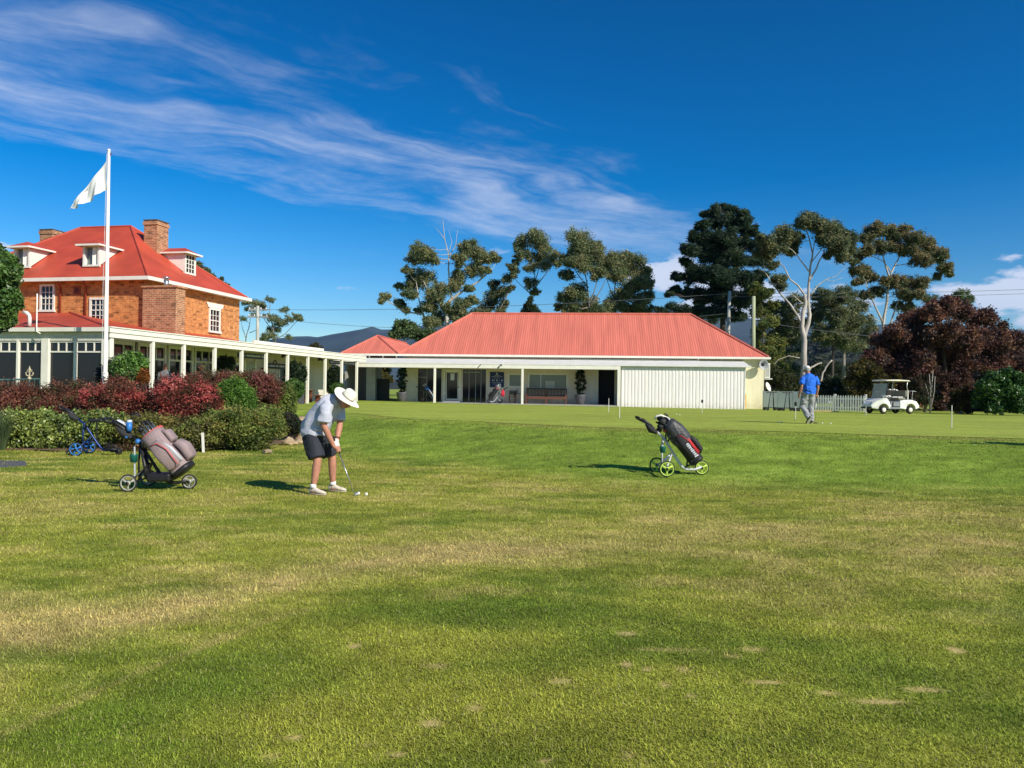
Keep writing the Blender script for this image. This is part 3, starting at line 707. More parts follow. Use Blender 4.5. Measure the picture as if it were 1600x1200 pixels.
def build_wing():
    W = thing('verandah_wing', 'long white verandah with square posts and weatherboard wall joining house to pro shop', 'verandah', C0, -HA)
    yend = 22.3
    MB().box(-2.15, .35, .3, yend + 3, .3, FL + .012).build('floor_slab', CONC, W)
    # fascia, stepped in three boards, and the low white roof behind it
    f = MB(); f.box(.06, .12, -.2, yend, 3.27, 3.43)
    fo = f.build('fascia', TRIM, W)
    MB().box(.03, .085, -.15, yend, 3.10, 3.267).build('lower_board', TRIM, fo)
    MB().box(-.02, .15, -.2, yend, 3.432, 3.47).build('gutter_lip', WHITE, fo)
    MB().box(-2.15, -.01, .25, yend - .01, 3.20, 3.27).build('soffit', VWHITE, W)
    r = MB(); slab_poly(r, [(.0, 9.92, 3.425), (.0, yend, 3.425), (-4.5, yend, 3.56), (-4.5, 9.92, 3.56)], .05); r.build('roof_sheet', VWHITE, W)
    p = MB(); p.box(-.55, -.42, 10.0, 17.4, 3.44, 3.66); p.box(-.35, -.22, 10.02, 12.6, 3.43, 3.56); p.box(-4.4, -.56, 17.25, 17.38, 3.44, 3.655); p.build('parapet', TRIM, W)
    for t in (2.14, 4.0, 6.1, 8.18, 10.3, 12.4, 14.6, 16.7, 18.9, 21.1):
        MB().bbox(-.065, .065, t - .065, t + .065, FL, 3.11, .008).build('post', TRIM, W)
    MB().bbox(-.10, .04, -.08, .09, FL - .1, 3.11, .01).build('post', TRIM, W)
    # inner wall: glazed towards the house, weatherboard further along
    wx = -2.2
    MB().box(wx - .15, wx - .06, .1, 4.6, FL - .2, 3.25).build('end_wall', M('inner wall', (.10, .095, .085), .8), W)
    MB().box(wx - .1, wx + .006, 4.7, yend + 1.5, FL - .2, 3.25).build('wall', M('verandah wall paint', (.58, .53, .46), .7, .08, 2), W)
    # transom lights and tall panes
    tb = MB(); y0s = [.3, 2.2, 4.15, 6.05, 7.9]
    for i, y0 in enumerate(y0s):
        y1 = y0 + 1.65
        for yy in (y0, y1): tb.box(wx + .01, wx + .12, yy - .05, yy + .05, FL, 3.2)
        tb.box(wx + .012, wx + .10, y0, y1, 2.52, 2.60); tb.box(wx + .012, wx + .10, y0, y1, 3.05, 3.19)
        for k in (1, 2): tb.box(wx + .014, wx + .09, y0 + (y1 - y0) * k / 3 - .022, y0 + (y1 - y0) * k / 3 + .022, 2.6, 3.05)
        tb.box(wx + .014, wx + .09, (y0 + y1) / 2 - .03, (y0 + y1) / 2 + .03, FL, 2.52)
        for k in range(3): MB().box(wx + .03, wx + .036, y0 + (y1 - y0) * k / 3, y0 + (y1 - y0) * (k + 1) / 3, 2.605, 3.045).build('pane', GLASS, W)
        for k in range(2): MB().box(wx + .03, wx + .036, y0 + (y1 - y0) * k / 2, y0 + (y1 - y0) * (k + 1) / 2, FL + .3, 2.515).build('large_pane', GLASS, W)
        tb.box(wx + .013, wx + .11, y0, y1, FL + .02, FL + .3)
    tb.build('window_frames', M('wall trim', (.66, .64, .56), .6), W)
    # two small sash windows and a door in the painted part
    for y0 in (9.95, 11.0):
        sash_window(W, y0, y0 + .62, 1.5, 2.55, wx + .02, 'x', 1, 1, 2, .09)
    d = MB().box(wx + .01, wx + .05, 12.15, 13.0, FL + .02, 2.7).build('door', M('pale green door', (.42, .44, .38), .6), W)
    MB().ball((wx + .09, 12.28, 1.6), .035).build('handle', STEEL, d, True)
    MB().box(wx + .01, wx + .09, 12.02, 12.14, FL, 2.8).build('door_jamb', TRIM, W); MB().box(wx + .01, wx + .09, 13.01, 13.13, FL, 2.8).build('door_jamb', TRIM, W)
    # weatherboards, each lapped over the one below
    bm = MB(); bm.prism([(0, 13.2, 0), (.026, 13.2, 0), (.008, 13.2, .172), (0, 13.2, .172)], (0, yend + 1.5 - 13.2, 0)); me = bm.mesh('weatherboard', M('weatherboard paint', (.66, .62, .55), .6, .06, 2))
    for k in range(15): link('weatherboard', me, W, (wx + .008, 0, FL + .03 + k * .172))
    g = sash_window(W, 15.6, 16.9, 1.25, 2.45, wx + .04, 'x', 1, 2, 1, .08, glass=GLASSB)
    # boards with lettering hung under the beam
    def sign(y0, y1, z0, z1, x, lab, n):
        s = thing('hanging_sign', lab, 'sign', (0, 0, 0), 0, None); s.location = C0; s.rotation_euler = (0, 0, -HA)
        b = MB().box(x - .015, x + .015, y0, y1, z0, z1).build('sign_board', NAVY, s)
        t = MB(); r = random.Random(n); yy = y0 + .12
        while yy < y1 - .14:
            w = r.uniform(.03, .055); hh = (z1 - z0) * r.choice((.34, .34, .46)); zc = (z0 + z1) / 2 - (z1 - z0) * .17
            t.box(x + .016, x + .02, yy, yy + w, zc, zc + hh); yy += w + (.09 if r.random() < .2 else .02)
        t.build('lettering', SIGNW, b)
        MB().box(x - .01, x + .01, y0 + .08, y0 + .1, z1, 3.2).build('hanger', STEEL, s); MB().box(x - .01, x + .01, y1 - .1, y1 - .08, z1, 3.2).build('hanger', STEEL, s)
    sign(9.35, 11.9, 2.82, 3.05, -.9, 'long navy sign with pale lettering under the verandah nearest the house', 1)
    sign(13.9, 16.4, 2.45, 2.72, -2.0, 'navy sign with pale lettering on the weatherboard wall above the wooden table', 2)
    sign(18.3, 22.0, 2.84, 3.06, -.5, 'longest navy sign under the far end of the white verandah', 3)
    # wall lamp and coiled hose holder
    lampo = thing('wall_lamp', 'black wall lantern on the weatherboards beside the door', 'lamp', C0, -HA)
    MB().box(wx + .05, wx + .2, 13.5, 13.54, 2.42, 2.46).build('arm', BLACKP, lampo)
    MB().lathe([(.03, 0), (.07, .04), (.085, .2), (.03, .27), (.01, .3)], 10, (wx + .24, 13.52, 2.2)).build('lantern', BLACKP, lampo, True)
    hr = thing('wreath_ring', 'dark ring hanging on the weatherboard wall above the creeper', 'ornament', C0, -HA)
    MB().torus((wx + .09, 15.05, 2.72), .17, .022, (1, 0, 0)).build('ring', BLACKP, hr, True)
    MB().tube([(wx + .03, 15.05, 2.95), (wx + .09, 15.05, 2.89)], .008, 6).build('hook', BLACKP, hr)
    # spot lamps under the eave
    for i, y in enumerate((12.9, 17.0)):
        sp = thing('eave_spotlight', ('dark twin spotlight under the eave next to the long navy sign', 'small spotlight under the eave above the table')[i], 'lamp', C0, -HA)
        MB().box(-.55, -.45, y - .04, y + .04, 3.12, 3.2).build('mount', BLACKP, sp)
        k = MB(); k.tube([(-.5, y - .05, 3.1), (-.42, y - .22, 3.0)], [.04, .07], 10); k.tube([(-.5, y + .05, 3.1), (-.42, y + .22, 3.0)], [.04, .07], 10); k.build('lamp_heads', BLACKP, sp, True)
    return W
wing = build_wing()

# picnic table and bench under the far verandah
def wpt(x, y, z=0): return Vector((C0.x + x * math.cos(HA) + y * math.sin(HA), C0.y - x * math.sin(HA) + y * math.cos(HA), z))
def build_table():
    t = thing('wooden_table', 'reddish wooden table with slab ends under the verandah posts', 'table', wpt(-1.1, 15.9, FL + .012), -HA)
    for k in range(5): MB().bbox(-.45 + k * .182, -.28 + k * .182, -1.0, 1.0, .70, .74, .006).build('plank', WOODB, t)
    for y in (-.75, .75): MB().bbox(-.36, .36, y - .04, y + .04, 0, .70, .008).build('end_panel', WOODB, t)
    MB().box(-.05, .05, -.7, .7, .3, .38).build('stretcher', WOODB, t)
    for s_ in (-1,):
        b = thing('wooden_bench', 'reddish wooden bench tucked beside the table under the verandah', 'bench', wpt(-.35, 15.9, FL + .012), -HA)
        for k in range(2): MB().bbox(-.17 + k * .17, -.01 + k * .17, -.95, .95, .42, .455, .006).build('plank', WOODB, b)
        for y in (-.7, .7):
            MB().bbox(-.15, .15, y - .03, y + .03, 0, .42, .006).build('leg', WOODB, b)
build_table()
pl = thing('planter_box', 'dark square planter box standing at the edge of the verandah', 'planter', wpt(.1, 13.2, FL + .012), -HA)
m = MB(); m.bbox(-.3, .3, -.3, .3, 0, .95, .02); m.build('box', M('slate grey planter', (.06, .065, .07), .7), pl)
MB().box(-.26, .26, -.26, .26, .955, .97).build('soil', M('bark mulch', (.16, .10, .06)), pl)

# ================================================================== PRO SHOP
PA = math.atan(.096); Q0 = Vector((15.9, 48.5, 0))
def shop_x(u, y=0.0):
    k = (u - 800) / FPX; bx = Q0.x + y * math.sin(PA); by = Q0.y + y * math.cos(PA)
    return (k * by - bx) / (math.cos(PA) + k * math.sin(PA))
def spt(x, y, z=0): return Vector((Q0.x + x * math.cos(PA) + y * math.sin(PA), Q0.y - x * math.sin(PA) + y * math.cos(PA), z))
def build_shop():
    S = thing('pro_shop', 'low cream building with long faded red hipped roof and verandah behind the green', 'building', Q0, -PA)
    EZ = 3.73; xl, xr, yf = -23.5, .2, -.32; a = 4.25; RZ = 6.80; yb = yf + 2 * a
    # walls: right part cream, shaded part off-white
    MB().box(-9.15, 0, 0, 8, 0, EZ - .05).build('cream_wall', CREAM, S)
    # front wall under the verandah is cut round its openings
    ops = [(shop_x(653), shop_x(690), 2.85), (shop_x(697), shop_x(716), 2.72), (shop_x(722.5), shop_x(760), 2.85), (shop_x(935), shop_x(965) - .2, 2.82)]
    w = MB(); x = -23.2
    for (p, q, top) in ops: w.box(x, p, 0, .16, .3, EZ - .06); w.box(p, q, 0, .16, top, EZ - .06); x = q
    w.box(x, -9.151, 0, .16, .3, EZ - .06); w.box(-23.2, -23.04, .161, 7.8, .3, EZ - .06); w.box(-23.2, -9.2, 7.6, 7.8, .3, EZ - .06)
    w.build('front_wall', WALLW, S)
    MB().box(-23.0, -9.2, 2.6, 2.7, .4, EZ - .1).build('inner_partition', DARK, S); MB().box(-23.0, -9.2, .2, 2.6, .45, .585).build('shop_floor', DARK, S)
    # roof slopes with iron ribs
    m = MB(); rise = RZ - EZ
    hip_corrugated(m, (xl, yf, EZ), (xr, yf, EZ), (0, 1, 0), a, rise, a, a); hip_corrugated(m, (xr, yf, EZ), (xr, yb, EZ), (-1, 0, 0), a, rise, a, a)
    hip_corrugated(m, (xr, yb, EZ), (xl, yb, EZ), (0, -1, 0), a, rise, a, a); hip_corrugated(m, (xl, yb, EZ), (xl, yf, EZ), (1, 0, 0), a, rise, a, a)
    roof = m.build('roof', SALMON, S)
    rc = MB()
    for p, q in (((xl, yf), (xl + a, yf + a)), ((xr, yf), (xr - a, yf + a)), ((xr, yb), (xr - a, yf + a)), ((xl, yb), (xl + a, yf + a))):
        rc.tube([(p[0], p[1], EZ + .03), (q[0], q[1], RZ + .03)], .075, 6)
    rc.tube([(xl + a, yf + a, RZ + .03), (xr - a, yf + a, RZ + .03)], .08, 6); rc.build('ridge_capping', SALMON, roof)
    g = MB(); g.box(xl - .05, xr + .12, yf - .13, yf - .015, EZ - .13, EZ + .0); g.box(xr + .01, xr + .125, yf - .012, yb, EZ - .13, EZ); g.build('gutter', TRIM, roof)
    MB().box(xl + .05, xr - .02, yf, .0, EZ - .12, EZ - .075).build('soffit', VWHITE, roof)
    # link building with a small hipped roof
    lx0, lx1 = -27.35, -23.45; lm = (lx0 + lx1) / 2; lz = 5.05; k = MB(); hw = (lx1 - lx0) / 2
    c = [(lx0, yf, EZ), (lx1, yf, EZ), (lx1, 12, EZ), (lx0, 12, EZ)]
    k2 = MB(); hip_corrugated(k2, c[0], c[1], (0, 1, 0), hw, lz - EZ, hw, hw); hip_corrugated(k2, c[1], c[2], (-1, 0, 0), hw, lz - EZ, hw, hw); hip_corrugated(k2, c[3], c[0], (1, 0, 0), hw, lz - EZ, hw, hw)
    lk = k2.build('link_roof', SALMON, S)
    rc = MB(); rc.tube([(lx1, yf, EZ + .02), (lm, yf + hw, lz + .02)], .06, 6); rc.tube([(lx0, yf, EZ + .02), (lm, yf + hw, lz + .02)], .06, 6); rc.tube([(lm, yf + hw, lz + .02), (lm, 12 - hw, lz + .02)], .06, 6)
    rc.build('ridge_capping', SALMON, lk)
    MB().box(lx0 - .1, lx1 - .06, yf - .14, yf - .01, EZ - .13, EZ).build('gutter', TRIM, lk)
    cl = MB(); cl.box(lx0 + .1, lx1 - .05, yf + .05, yf + .15, 3.2, 3.42)
    for i in range(5): xx = lx0 + .1 + i * (lx1 - lx0 - .25) / 4; cl.box(xx - .05, xx + .05, yf + .052, yf + .148, 3.42, 3.6)
    cl.build('clerestory_frame', TRIM, S); MB().box(lx0 + .12, lx1 - .07, yf + .1, yf + .12, 3.42, 3.6).build('clerestory_glass', GLASS, S)
    # breezeway: grey pier and dark gate
    MB().box(shop_x(573, .2), shop_x(587, .2), .1, .5, .3, 3.2).build('grey_pier', GREYP, S)
    MB().box(shop_x(589, .8), shop_x(609, .8), .7, .76, .3, 2.1).build('dark_gate', M('dark gate', (.018, .02, .025), .6), S)
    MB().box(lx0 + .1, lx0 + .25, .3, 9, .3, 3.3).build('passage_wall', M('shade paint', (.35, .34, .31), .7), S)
    # verandah: roof sheet, beam, posts
    vy = -2.0; xv0, xv1 = -25.6, -9.12
    r = MB(); slab_poly(r, [(xv0, vy - .15, 3.10), (-1.3, vy - .15, 3.10), (-1.3, -.02, 3.50), (xv0, -.02, 3.50)], .04); v = r.build('verandah_roof', VWHITE, S)
    MB().box(xv0, xv1 + .05, vy - .22, vy - .10, 2.80, 3.025).build('beam', TRIM, v); MB().box(xv0 - .1, -1.25, vy - .235, vy - .155, 3.03, 3.115).build('verandah_gutter', VWHITE, v)
    for x in (shop_x(680, vy), shop_x(816.5, vy)): MB().bbox(x - .07, x + .07, vy - .21, vy - .09, .4, 2.80, .01).build('post', TRIM, S)
    MB().bbox(xv1 - .14, xv1 + .06, vy - .22, vy - .08, .3, 2.80, .01).build('post', TRIM, S)
    MB().box(xv0 - 1.5, -9.2, vy - .5, -.001, .3, .6).build('verandah_slab', CONC, S)
    MB().box(-9.2, -1.0, vy - .2, -.001, .1, .42).build('apron_slab', CONC, S)
    br = MB(); bx = shop_x(749, vy); br.tube([(bx - .1, vy - .23, 2.80), (bx + .12, vy - .24, 3.04)], .025, 6); br.build('gutter_bracket', BLACKP, v)
    # ribbed white store front
    x0, x1 = xv1 + .12, shop_x(1163, vy); y = vy - .02; pitch = .20; n = int((x1 - x0) / pitch); pr = []
    for i in range(n):
        xx = x0 + i * (x1 - x0) / n; p = (x1 - x0) / n
        pr += [(xx, y), (xx + p * .55, y), (xx + p * .66, y + .018), (xx + p * .9, y + .018)]
    pr.append((x1, y)); sh = MB(); vs = []
    for q in pr: vs += [(q[0], q[1], .40), (q[0], q[1], 2.98)]
    sh.add(vs, [(2 * i, 2 * i + 2, 2 * i + 3, 2 * i + 1) for i in range(len(pr) - 1)]); st = sh.build('ribbed_screen', M('white ribbed sheet', (.81, .765, .73), .5, .07, 1.5, stretch=(3, 1, .4), grime=(.4, 1.0, .55)), S)
    MB().box(x0 - .02, x1 + .06, y - .10, y + .08, 2.985, 3.03).build('head_flashing', ALU, st)
    MB().box(x1, x1 + .06, y - .02, y + 1.9, .40, 2.98).build('end_sheet', WHITE, st)
    MB().box(x0, x1, y + .07, y + .1, .12, .40).build('kick_board', WHITE, st)
    dn = MB(); dx = shop_x(1091, -.3); dn.box(dx - 8, dx, -.2, -.12, 3.46, 3.52); dn.tube([(dx, -.2, 3.6), (dx, -.2, 3.35)], .05, 8); dn.build('downpipe', TRIM, S)
    # openings under the verandah
    def frame(xa, xb, z0, z1, t=.07, name='window_frame', d=.05, mat=WALLW):
        m = MB(); m.box(xa - t, xa, -d, .02, z0, z1); m.box(xb, xb + t, -d, .02, z0, z1); m.box(xa - t, xb + t, -d - .005, .02, z1, z1 + t); m.box(xa - t, xb + t, -d - .01, .02, z0 - t, z0)
        return m.build(name, mat, S)
    a0, a1 = shop_x(653), shop_x(690); f = frame(a0, a1, .64, 2.78)
    MB().box(a0, a1, .05, .056, .64, 2.78).build('pane', GLASS, f); mm = MB(); mx = (a0 + a1) / 2 - .2; mm.box(mx - .02, mx + .02, .02, .049, .64, 2.78); mm.box(a0, mx, .021, .048, 2.2, 2.24); mm.build('mullion', GREYP, f)
    b0, b1 = shop_x(698), shop_x(715); f = frame(b0 - .12, b1 + .12, .70, 2.66, .10, 'door_frame', .07, TRIM)
    d = MB(); d.box(b0 - .12, b0, .0, .05, .72, 2.66); d.box(b1, b1 + .12, .0, .05, .72, 2.66); d.box(b0, b1, .0, .05, 2.56, 2.66); d.box(b0, b1, .0, .05, .72, .84); dd = d.build('door', TRIM, S)
    MB().box(b0, b1, .02, .026, .84, 2.56).build('pane', GLASS, dd); MB().ball((b1 + .05, -.03, 1.6), .035).build('handle', BLACKP, dd, True)
    MB().box((b0 + b1) / 2 - .12, (b0 + b1) / 2 + .14, .012, .018, 2.05, 2.5).build('notice', SIGNW, dd); MB().box(b0 - .2, b1 + .2, -.35, -.02, .602, .70).build('door_step', GREYP, S)
    c0, c1 = shop_x(723), shop_x(759.5); f = frame(c0, c1, .64, 2.78)
    MB().box(c0, c1, .05, .056, .64, 2.78).build('pane', GLASS, f); mm = MB()
    for q in (.27, .55, .78): mm.box(c0 + (c1 - c0) * q - .02, c0 + (c1 - c0) * q + .02, .02, .049, .64, 2.78)
    mm.build('mullion', GREYP, f); MB().box(c0 + .05, c1 - .4, .0, .04, 2.56, 2.62).build('blind_rail', GREYP, f)
    e0, e1 = shop_x(796), shop_x(813.5); f = frame(e0, e1, 1.72, 2.45, .08, mat=TRIM); MB().box(e0, e1, -.01, -.004, 1.72, 2.45).build('pane', GLASSB, f)
    g0, g1 = shop_x(827), shop_x(885); f = frame(g0, g1, 1.62, 2.48, .09, mat=TRIM)
    for q0, q1 in ((g0, g0 + .75), (g0 + .75, g1)): MB().box(q0 + .01, q1 - .01, -.01, -.004, 1.62, 2.48).build('pane', GLASSB, f)
    MB().box(g0 + .73, g0 + .77, -.02, -.011, 1.62, 2.48).build('mullion', ALU, f); MB().box(g0 + 1.05, g0 + 1.65, -.03, -.012, 1.62, 2.08).build('inner_blind', M('pale blind', (.42, .43, .40), .7), f)
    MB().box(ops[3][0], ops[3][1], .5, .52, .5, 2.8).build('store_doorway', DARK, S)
    # sign board
    s0, s1 = shop_x(765.5), shop_x(787.5); sg = MB().box(s0, s1, -.045, -.012, 1.62, 2.62).build('notice_board', NAVY, S)
    t = MB(); cx = (s0 + s1) / 2; t.lathe([(.055, 0), (.06, .004), (.02, .006)], 14, (cx, -.047, 2.50), (0, -1, 0))
    rr = random.Random(3)
    def line(zc, hh, wtot, cw):
        xx = cx - wtot / 2
        while xx < cx + wtot / 2:
            wv = cw * rr.uniform(.6, 1.2); t.box(xx, xx + wv, -.049, -.046, zc, zc + hh * rr.choice((.8, 1))); xx += wv + cw * (.35 if rr.random() > .2 else .9)
    line(2.37, .03, .34, .03); line(2.31, .022, .7, .022); line(2.22, .02, .4, .02); line(1.93, .025, .6, .025); line(1.84, .02, .5, .02); line(1.77, .02, .3, .02); line(1.68, .02, .25, .02)
    for q in (-.27, 0, .33): t.box(cx + q - .03, cx + q + .03, -.05, -.046, 2.03, 2.13)
    for q in (-.15, .15): t.box(cx + q - .02, cx + q + .02, -.049, -.046, 2.06, 2.10)
    t.build('lettering', SIGNW, sg); MB().box(s1 - .38, s1 - .18, -.055, -.046, 1.66, 1.84).build('paper_notice', SIGNW, sg)
    # gutter camera
    kx = shop_x(783, vy); cm = MB(); cm.ball((kx + .02, vy - .36, 3.0), .06); cm.tube([(kx - .15, vy - .3, 2.86), (kx - .06, vy - .32, 2.95)], .02, 6); cm.tube([(kx, vy - .27, 3.07), (kx + .02, vy - .36, 3.0)], .015, 6); cm.build('camera_dome', BLACKP, v, True)
    return S
shop = build_shop()

# things on and by the pro shop
def wall_things():
    h = thing('horn_speaker', 'grey horn loudspeaker fixed under the eave at the building corner', 'loudspeaker', spt(-.25, -.02, 3.28), -PA)
    m = MB(); prof = [(.05, 0), (.07, .15), (.12, .30), (.22, .42), (.31, .48), (.315, .50), (.30, .50), (.20, .42), (.05, .3)]
    m.lathe(prof, 20, (0, -.02, 0), Vector((.25, -1, -.05)).normalized()); m.build('horn', M('grey horn plastic', (.34, .35, .36), .5), h, True)
    MB().ball((.09, -.36, -.02), .05).build('driver_tip', BLACKP, h, True); MB().box(-.06, .06, -.03, .02, -.12, .12).build('bracket', BLACKP, h)
    q = MB(); q.lathe([(.0, 0), (.24, .001), (.24, .006), (.0, .007)], 20, (.09, -.36, -.02), Vector((.25, -1, -.05)).normalized()); q.build('horn_throat', BLACKP, h)
    a = thing('air_conditioner', 'white outdoor air conditioner unit on the side wall bracket', 'air conditioner', spt(.06, .55, 2.35), -PA)
    MB().bbox(0, .34, -.45, .45, .06, 1.02, .03).build('case', WHITE, a)
    g = MB()
    for k in range(7): g.box(.05 + k * .038, .06 + k * .038, -.458, -.452, .16, .92)
    g.build('front_slots', GREYP, a); b = MB(); b.box(-.06, .5, -.40, -.34, .0, .055); b.box(-.06, .5, .34, .40, .0, .055); b.build('bracket', WHITE, a)
    d = thing('satellite_dish', 'small white satellite dish low on the side wall', 'satellite dish', spt(.02, .3, 1.55), -PA)
    m = MB(); m.lathe([(.02, 0), (.16, .02), (.27, .08), (.30, .12), (.28, .12), (.15, .04), (.02, .02)], 18, (.22, -.05, .3), Vector((.75, -.55, .35)).normalized()); m.build('dish', WHITE, d, True)
    t = MB(); t.tube([(-.02, 0, .1), (.12, 0, .12), (.2, -.03, .28)], .02, 6); t.build('arm', GREYP, d); MB().tube([(.24, -.07, .31), (.45, -.24, .38)], .012, 6).build('feed_arm', GREYP, d)
    x = shop_x(1165.2, -1.8); y = thing('yellow_bollard', 'thin yellow safety post at the end of the ribbed white screen', 'post', spt(x, -1.8, .40), -PA)
    m = MB(); m.tube([(0, 0, 0), (0, 0, .98)], .045, 10); m.build('tube', M('safety yellow', (.75, .38, .02), .5), y); MB().ball((0, 0, .98), (.046, .046, .03)).build('cap', M('safety yellow', (.75, .38, .02)), y, True)
wall_things()

def bench():
    x0, x1 = shop_x(822, -.55), shop_x(886, -.55); L = x1 - x0
    b = thing('slatted_bench', 'long dark slatted garden bench against the pro shop window', 'bench', spt((x0 + x1) / 2, -.5, .6), -PA)
    for s in (-1, 0, 1):
        MB().bbox(s * (L / 2 - .05) - .04, s * (L / 2 - .05) + .04, -.32, -.25, 0, .64 if s else .42, .006).build('leg', WOODB, b)
        MB().bbox(s * (L / 2 - .05) - .04, s * (L / 2 - .05) + .04, .12, .19, 0, 1.02, .006).build('back_post', WOODD if s else WOODB, b)
    for s in (-1, 1): MB().bbox(s * (L / 2 - .05) - .045, s * (L / 2 - .05) + .045, -.36, .12, .642, .69, .008).build('armrest', WOODB, b)
    for k in range(4): MB().bbox(-L / 2 + .1, L / 2 - .1, -.32 + k * .11, -.225 + k * .11, .42, .45, .005).build('seat_slat', WOODB, b)
    MB().bbox(-L / 2 + .1, L / 2 - .1, -.31, -.27, .32, .415, .005).build('apron', WOODB, b)
    MB().bbox(-L / 2 + .1, L / 2 - .1, .13, .17, .93, 1.01, .006).build('top_rail', WOODD, b); MB().bbox(-L / 2 + .1, L / 2 - .1, .13, .17, .50, .56, .006).build('lower_rail', WOODB, b)
    n = 26; me = MB().bbox(-.025, .025, .14, .16, .56, .93, .004).mesh('back_slat', WOODD)
    for k in range(n): link('back_slat', me, b, (-L / 2 + .16 + k * (L - .32) / (n - 1), 0, 0))
    # small wooden chair and table on the left
    c = thing('wooden_chair', 'small dark wooden chair beside the long bench', 'chair', spt(shop_x(801, -.5), -.5, .6), -PA)
    for sx in (-.2, .2):
        for sy in (-.2, .2): MB().bbox(sx - .025, sx + .025, sy - .025, sy + .025, 0, .44 if sy < 0 else .84, .004).build('leg', WOODD, c)
    MB().bbox(-.24, .24, -.24, .22, .44, .48, .008).build('seat', WOODD, c)
    for k in range(3): MB().bbox(-.2, .2, .185, .205, .56 + k * .1, .63 + k * .1, .004).build('back_rail', WOODD, c)
    t = thing('small_table', 'small dark side table between chair and bench', 'table', spt(shop_x(810.5, -.6), -.45, .6), -PA)
    MB().bbox(-.3, .3, -.22, .22, .62, .66, .006).build('top', WOODD, t)
    for sx in (-.25, .25):
        for sy in (-.18, .18): MB().box(sx - .02, sx + .02, sy - .02, sy + .02, 0, .62).build('leg', WOODD, t)
    bt = thing('bottle', 'dark slim bottle standing on the small side table', 'bottle', spt(shop_x(808, -.6), -.5, 1.262), -PA)
    MB().lathe([(.03, 0), (.035, .02), (.035, .17), (.014, .24), (.014, .3)], 10).build('body', glassmat('bottle glass', (.01, .015, .012), .2), bt, True); MB().lathe([(.016, .3), (.016, .33)], 8).build('cap', BLACKP, bt)
bench()

# ================================================================== FLAGPOLE
def flagpole():
    p = P(164.5, 590, 24.6); base = Vector((p.x, p.y, GZ(p.x, p.y))); top = P(170, 237, 24.6).z
    f = thing('flagpole', 'tall white flagpole in front of the brick house', 'flagpole', base)
    h = top - base.z
    MB().tube([(0, 0, 0), (0, 0, 1.6), (0, 0, 1.62), (0, 0, h)], [.085, .085, .065, .042], 14).build('pole', WHITE, f, True)
    MB().lathe([(.03, 0), (.05, .02), (.05, .06), (.02, .09)], 12, (0, 0, h)).build('finial', WHITE, f, True)
    MB().box(.02, .09, -.02, .02, h - .12, h - .03).build('pulley', STEEL, f)
    MB().tube([(-.10, -.02, 1.4), (-.11, -.02, h * .5), (-.06, -.02, h - .08)], .007, 5).build('halyard', M('halyard rope', (.6, .6, .58), .8), f)
    MB().box(-.02, .02, -.09, -.05, 1.3, 1.5).build('cleat', STEEL, f)
    # limp flag: hoist along the pole, fly end blown down to the left
    g = thing('white_flag', 'limp white flag hanging from the top of the pole', 'flag', base)
    k = 1 / (FPX / 24.6); hz = h - .32
    nu, nv = 26, 16; vs = []; fs = []
    for i in range(nu):
        s = i / (nu - 1)
        for j in range(nv):
            t = j / (nv - 1)                                     # 0 top edge, 1 bottom edge
            topx, topz = -s * 50 * k, -s * 64 * k - .12 * math.sin(s * math.pi) * .3
            drop = (44 * (1 - s) ** .8 + 9 * s) * k
            swing = -.10 * s * t
            fold = .07 * math.sin(s * 13 + t * 1.5) * (.3 + t) + .04 * math.sin(s * 27 - t * 3) * t
            vs.append((-.06 + topx + swing + .06 * t * s * math.sin(s * 9), fold - .05, hz + topz - drop * t + .02 * math.sin(s * 11) * t))
    for i in range(nu - 1):
        for j in range(nv - 1): fs.append((i * nv + j, (i + 1) * nv + j, (i + 1) * nv + j + 1, i * nv + j + 1))
    MB().add(vs, fs).build('cloth', M('white flag cloth', (.78, .78, .76), .8, .05, 3), g, True)
    e = MB()                                                   # faint printed emblem near the middle of the cloth
    def cp(s, t): return Vector(vs[int(round(s * (nu - 1))) * nv + int(round(t * (nv - 1)))])
    for a in range(3):
        p0 = cp(.52 + a * .04, .2); e.box(p0.x - .03, p0.x + .03, p0.y - .05, p0.y - .045, p0.z - .02, p0.z - .004)
    e.build('printed_emblem', M('grey print', (.42, .42, .46), .8), g)
    t = MB()
    for dz in (0, -.08): t.tube([cp(1, .3 if dz else .8), cp(1, .3 if dz else .8) + Vector((-.08, 0, -.05 + dz))], .012, 5)
    t.build('frayed_end', M('white flag cloth', (.78, .78, .76)), g)
flagpole()
# ================================================================== VEGETATION
LEAF = leafmat('foliage', .42, .55, .3); LEAFG = leafmat('glossy foliage', .22, .38, .5)
BARK_PALE = M('pale gum bark', (.46, .42, .36), .85, .3, 3, .3, 20, stretch=(1, 1, .25))
BARK_GREY = M('grey bark', (.20, .18, .155), .9, .3, 4, .5, 25, stretch=(1, 1, .3))
BARK_DARK = M('dark bark', (.07, .055, .045), .9, .3, 4, .5, 25, stretch=(1, 1, .3))

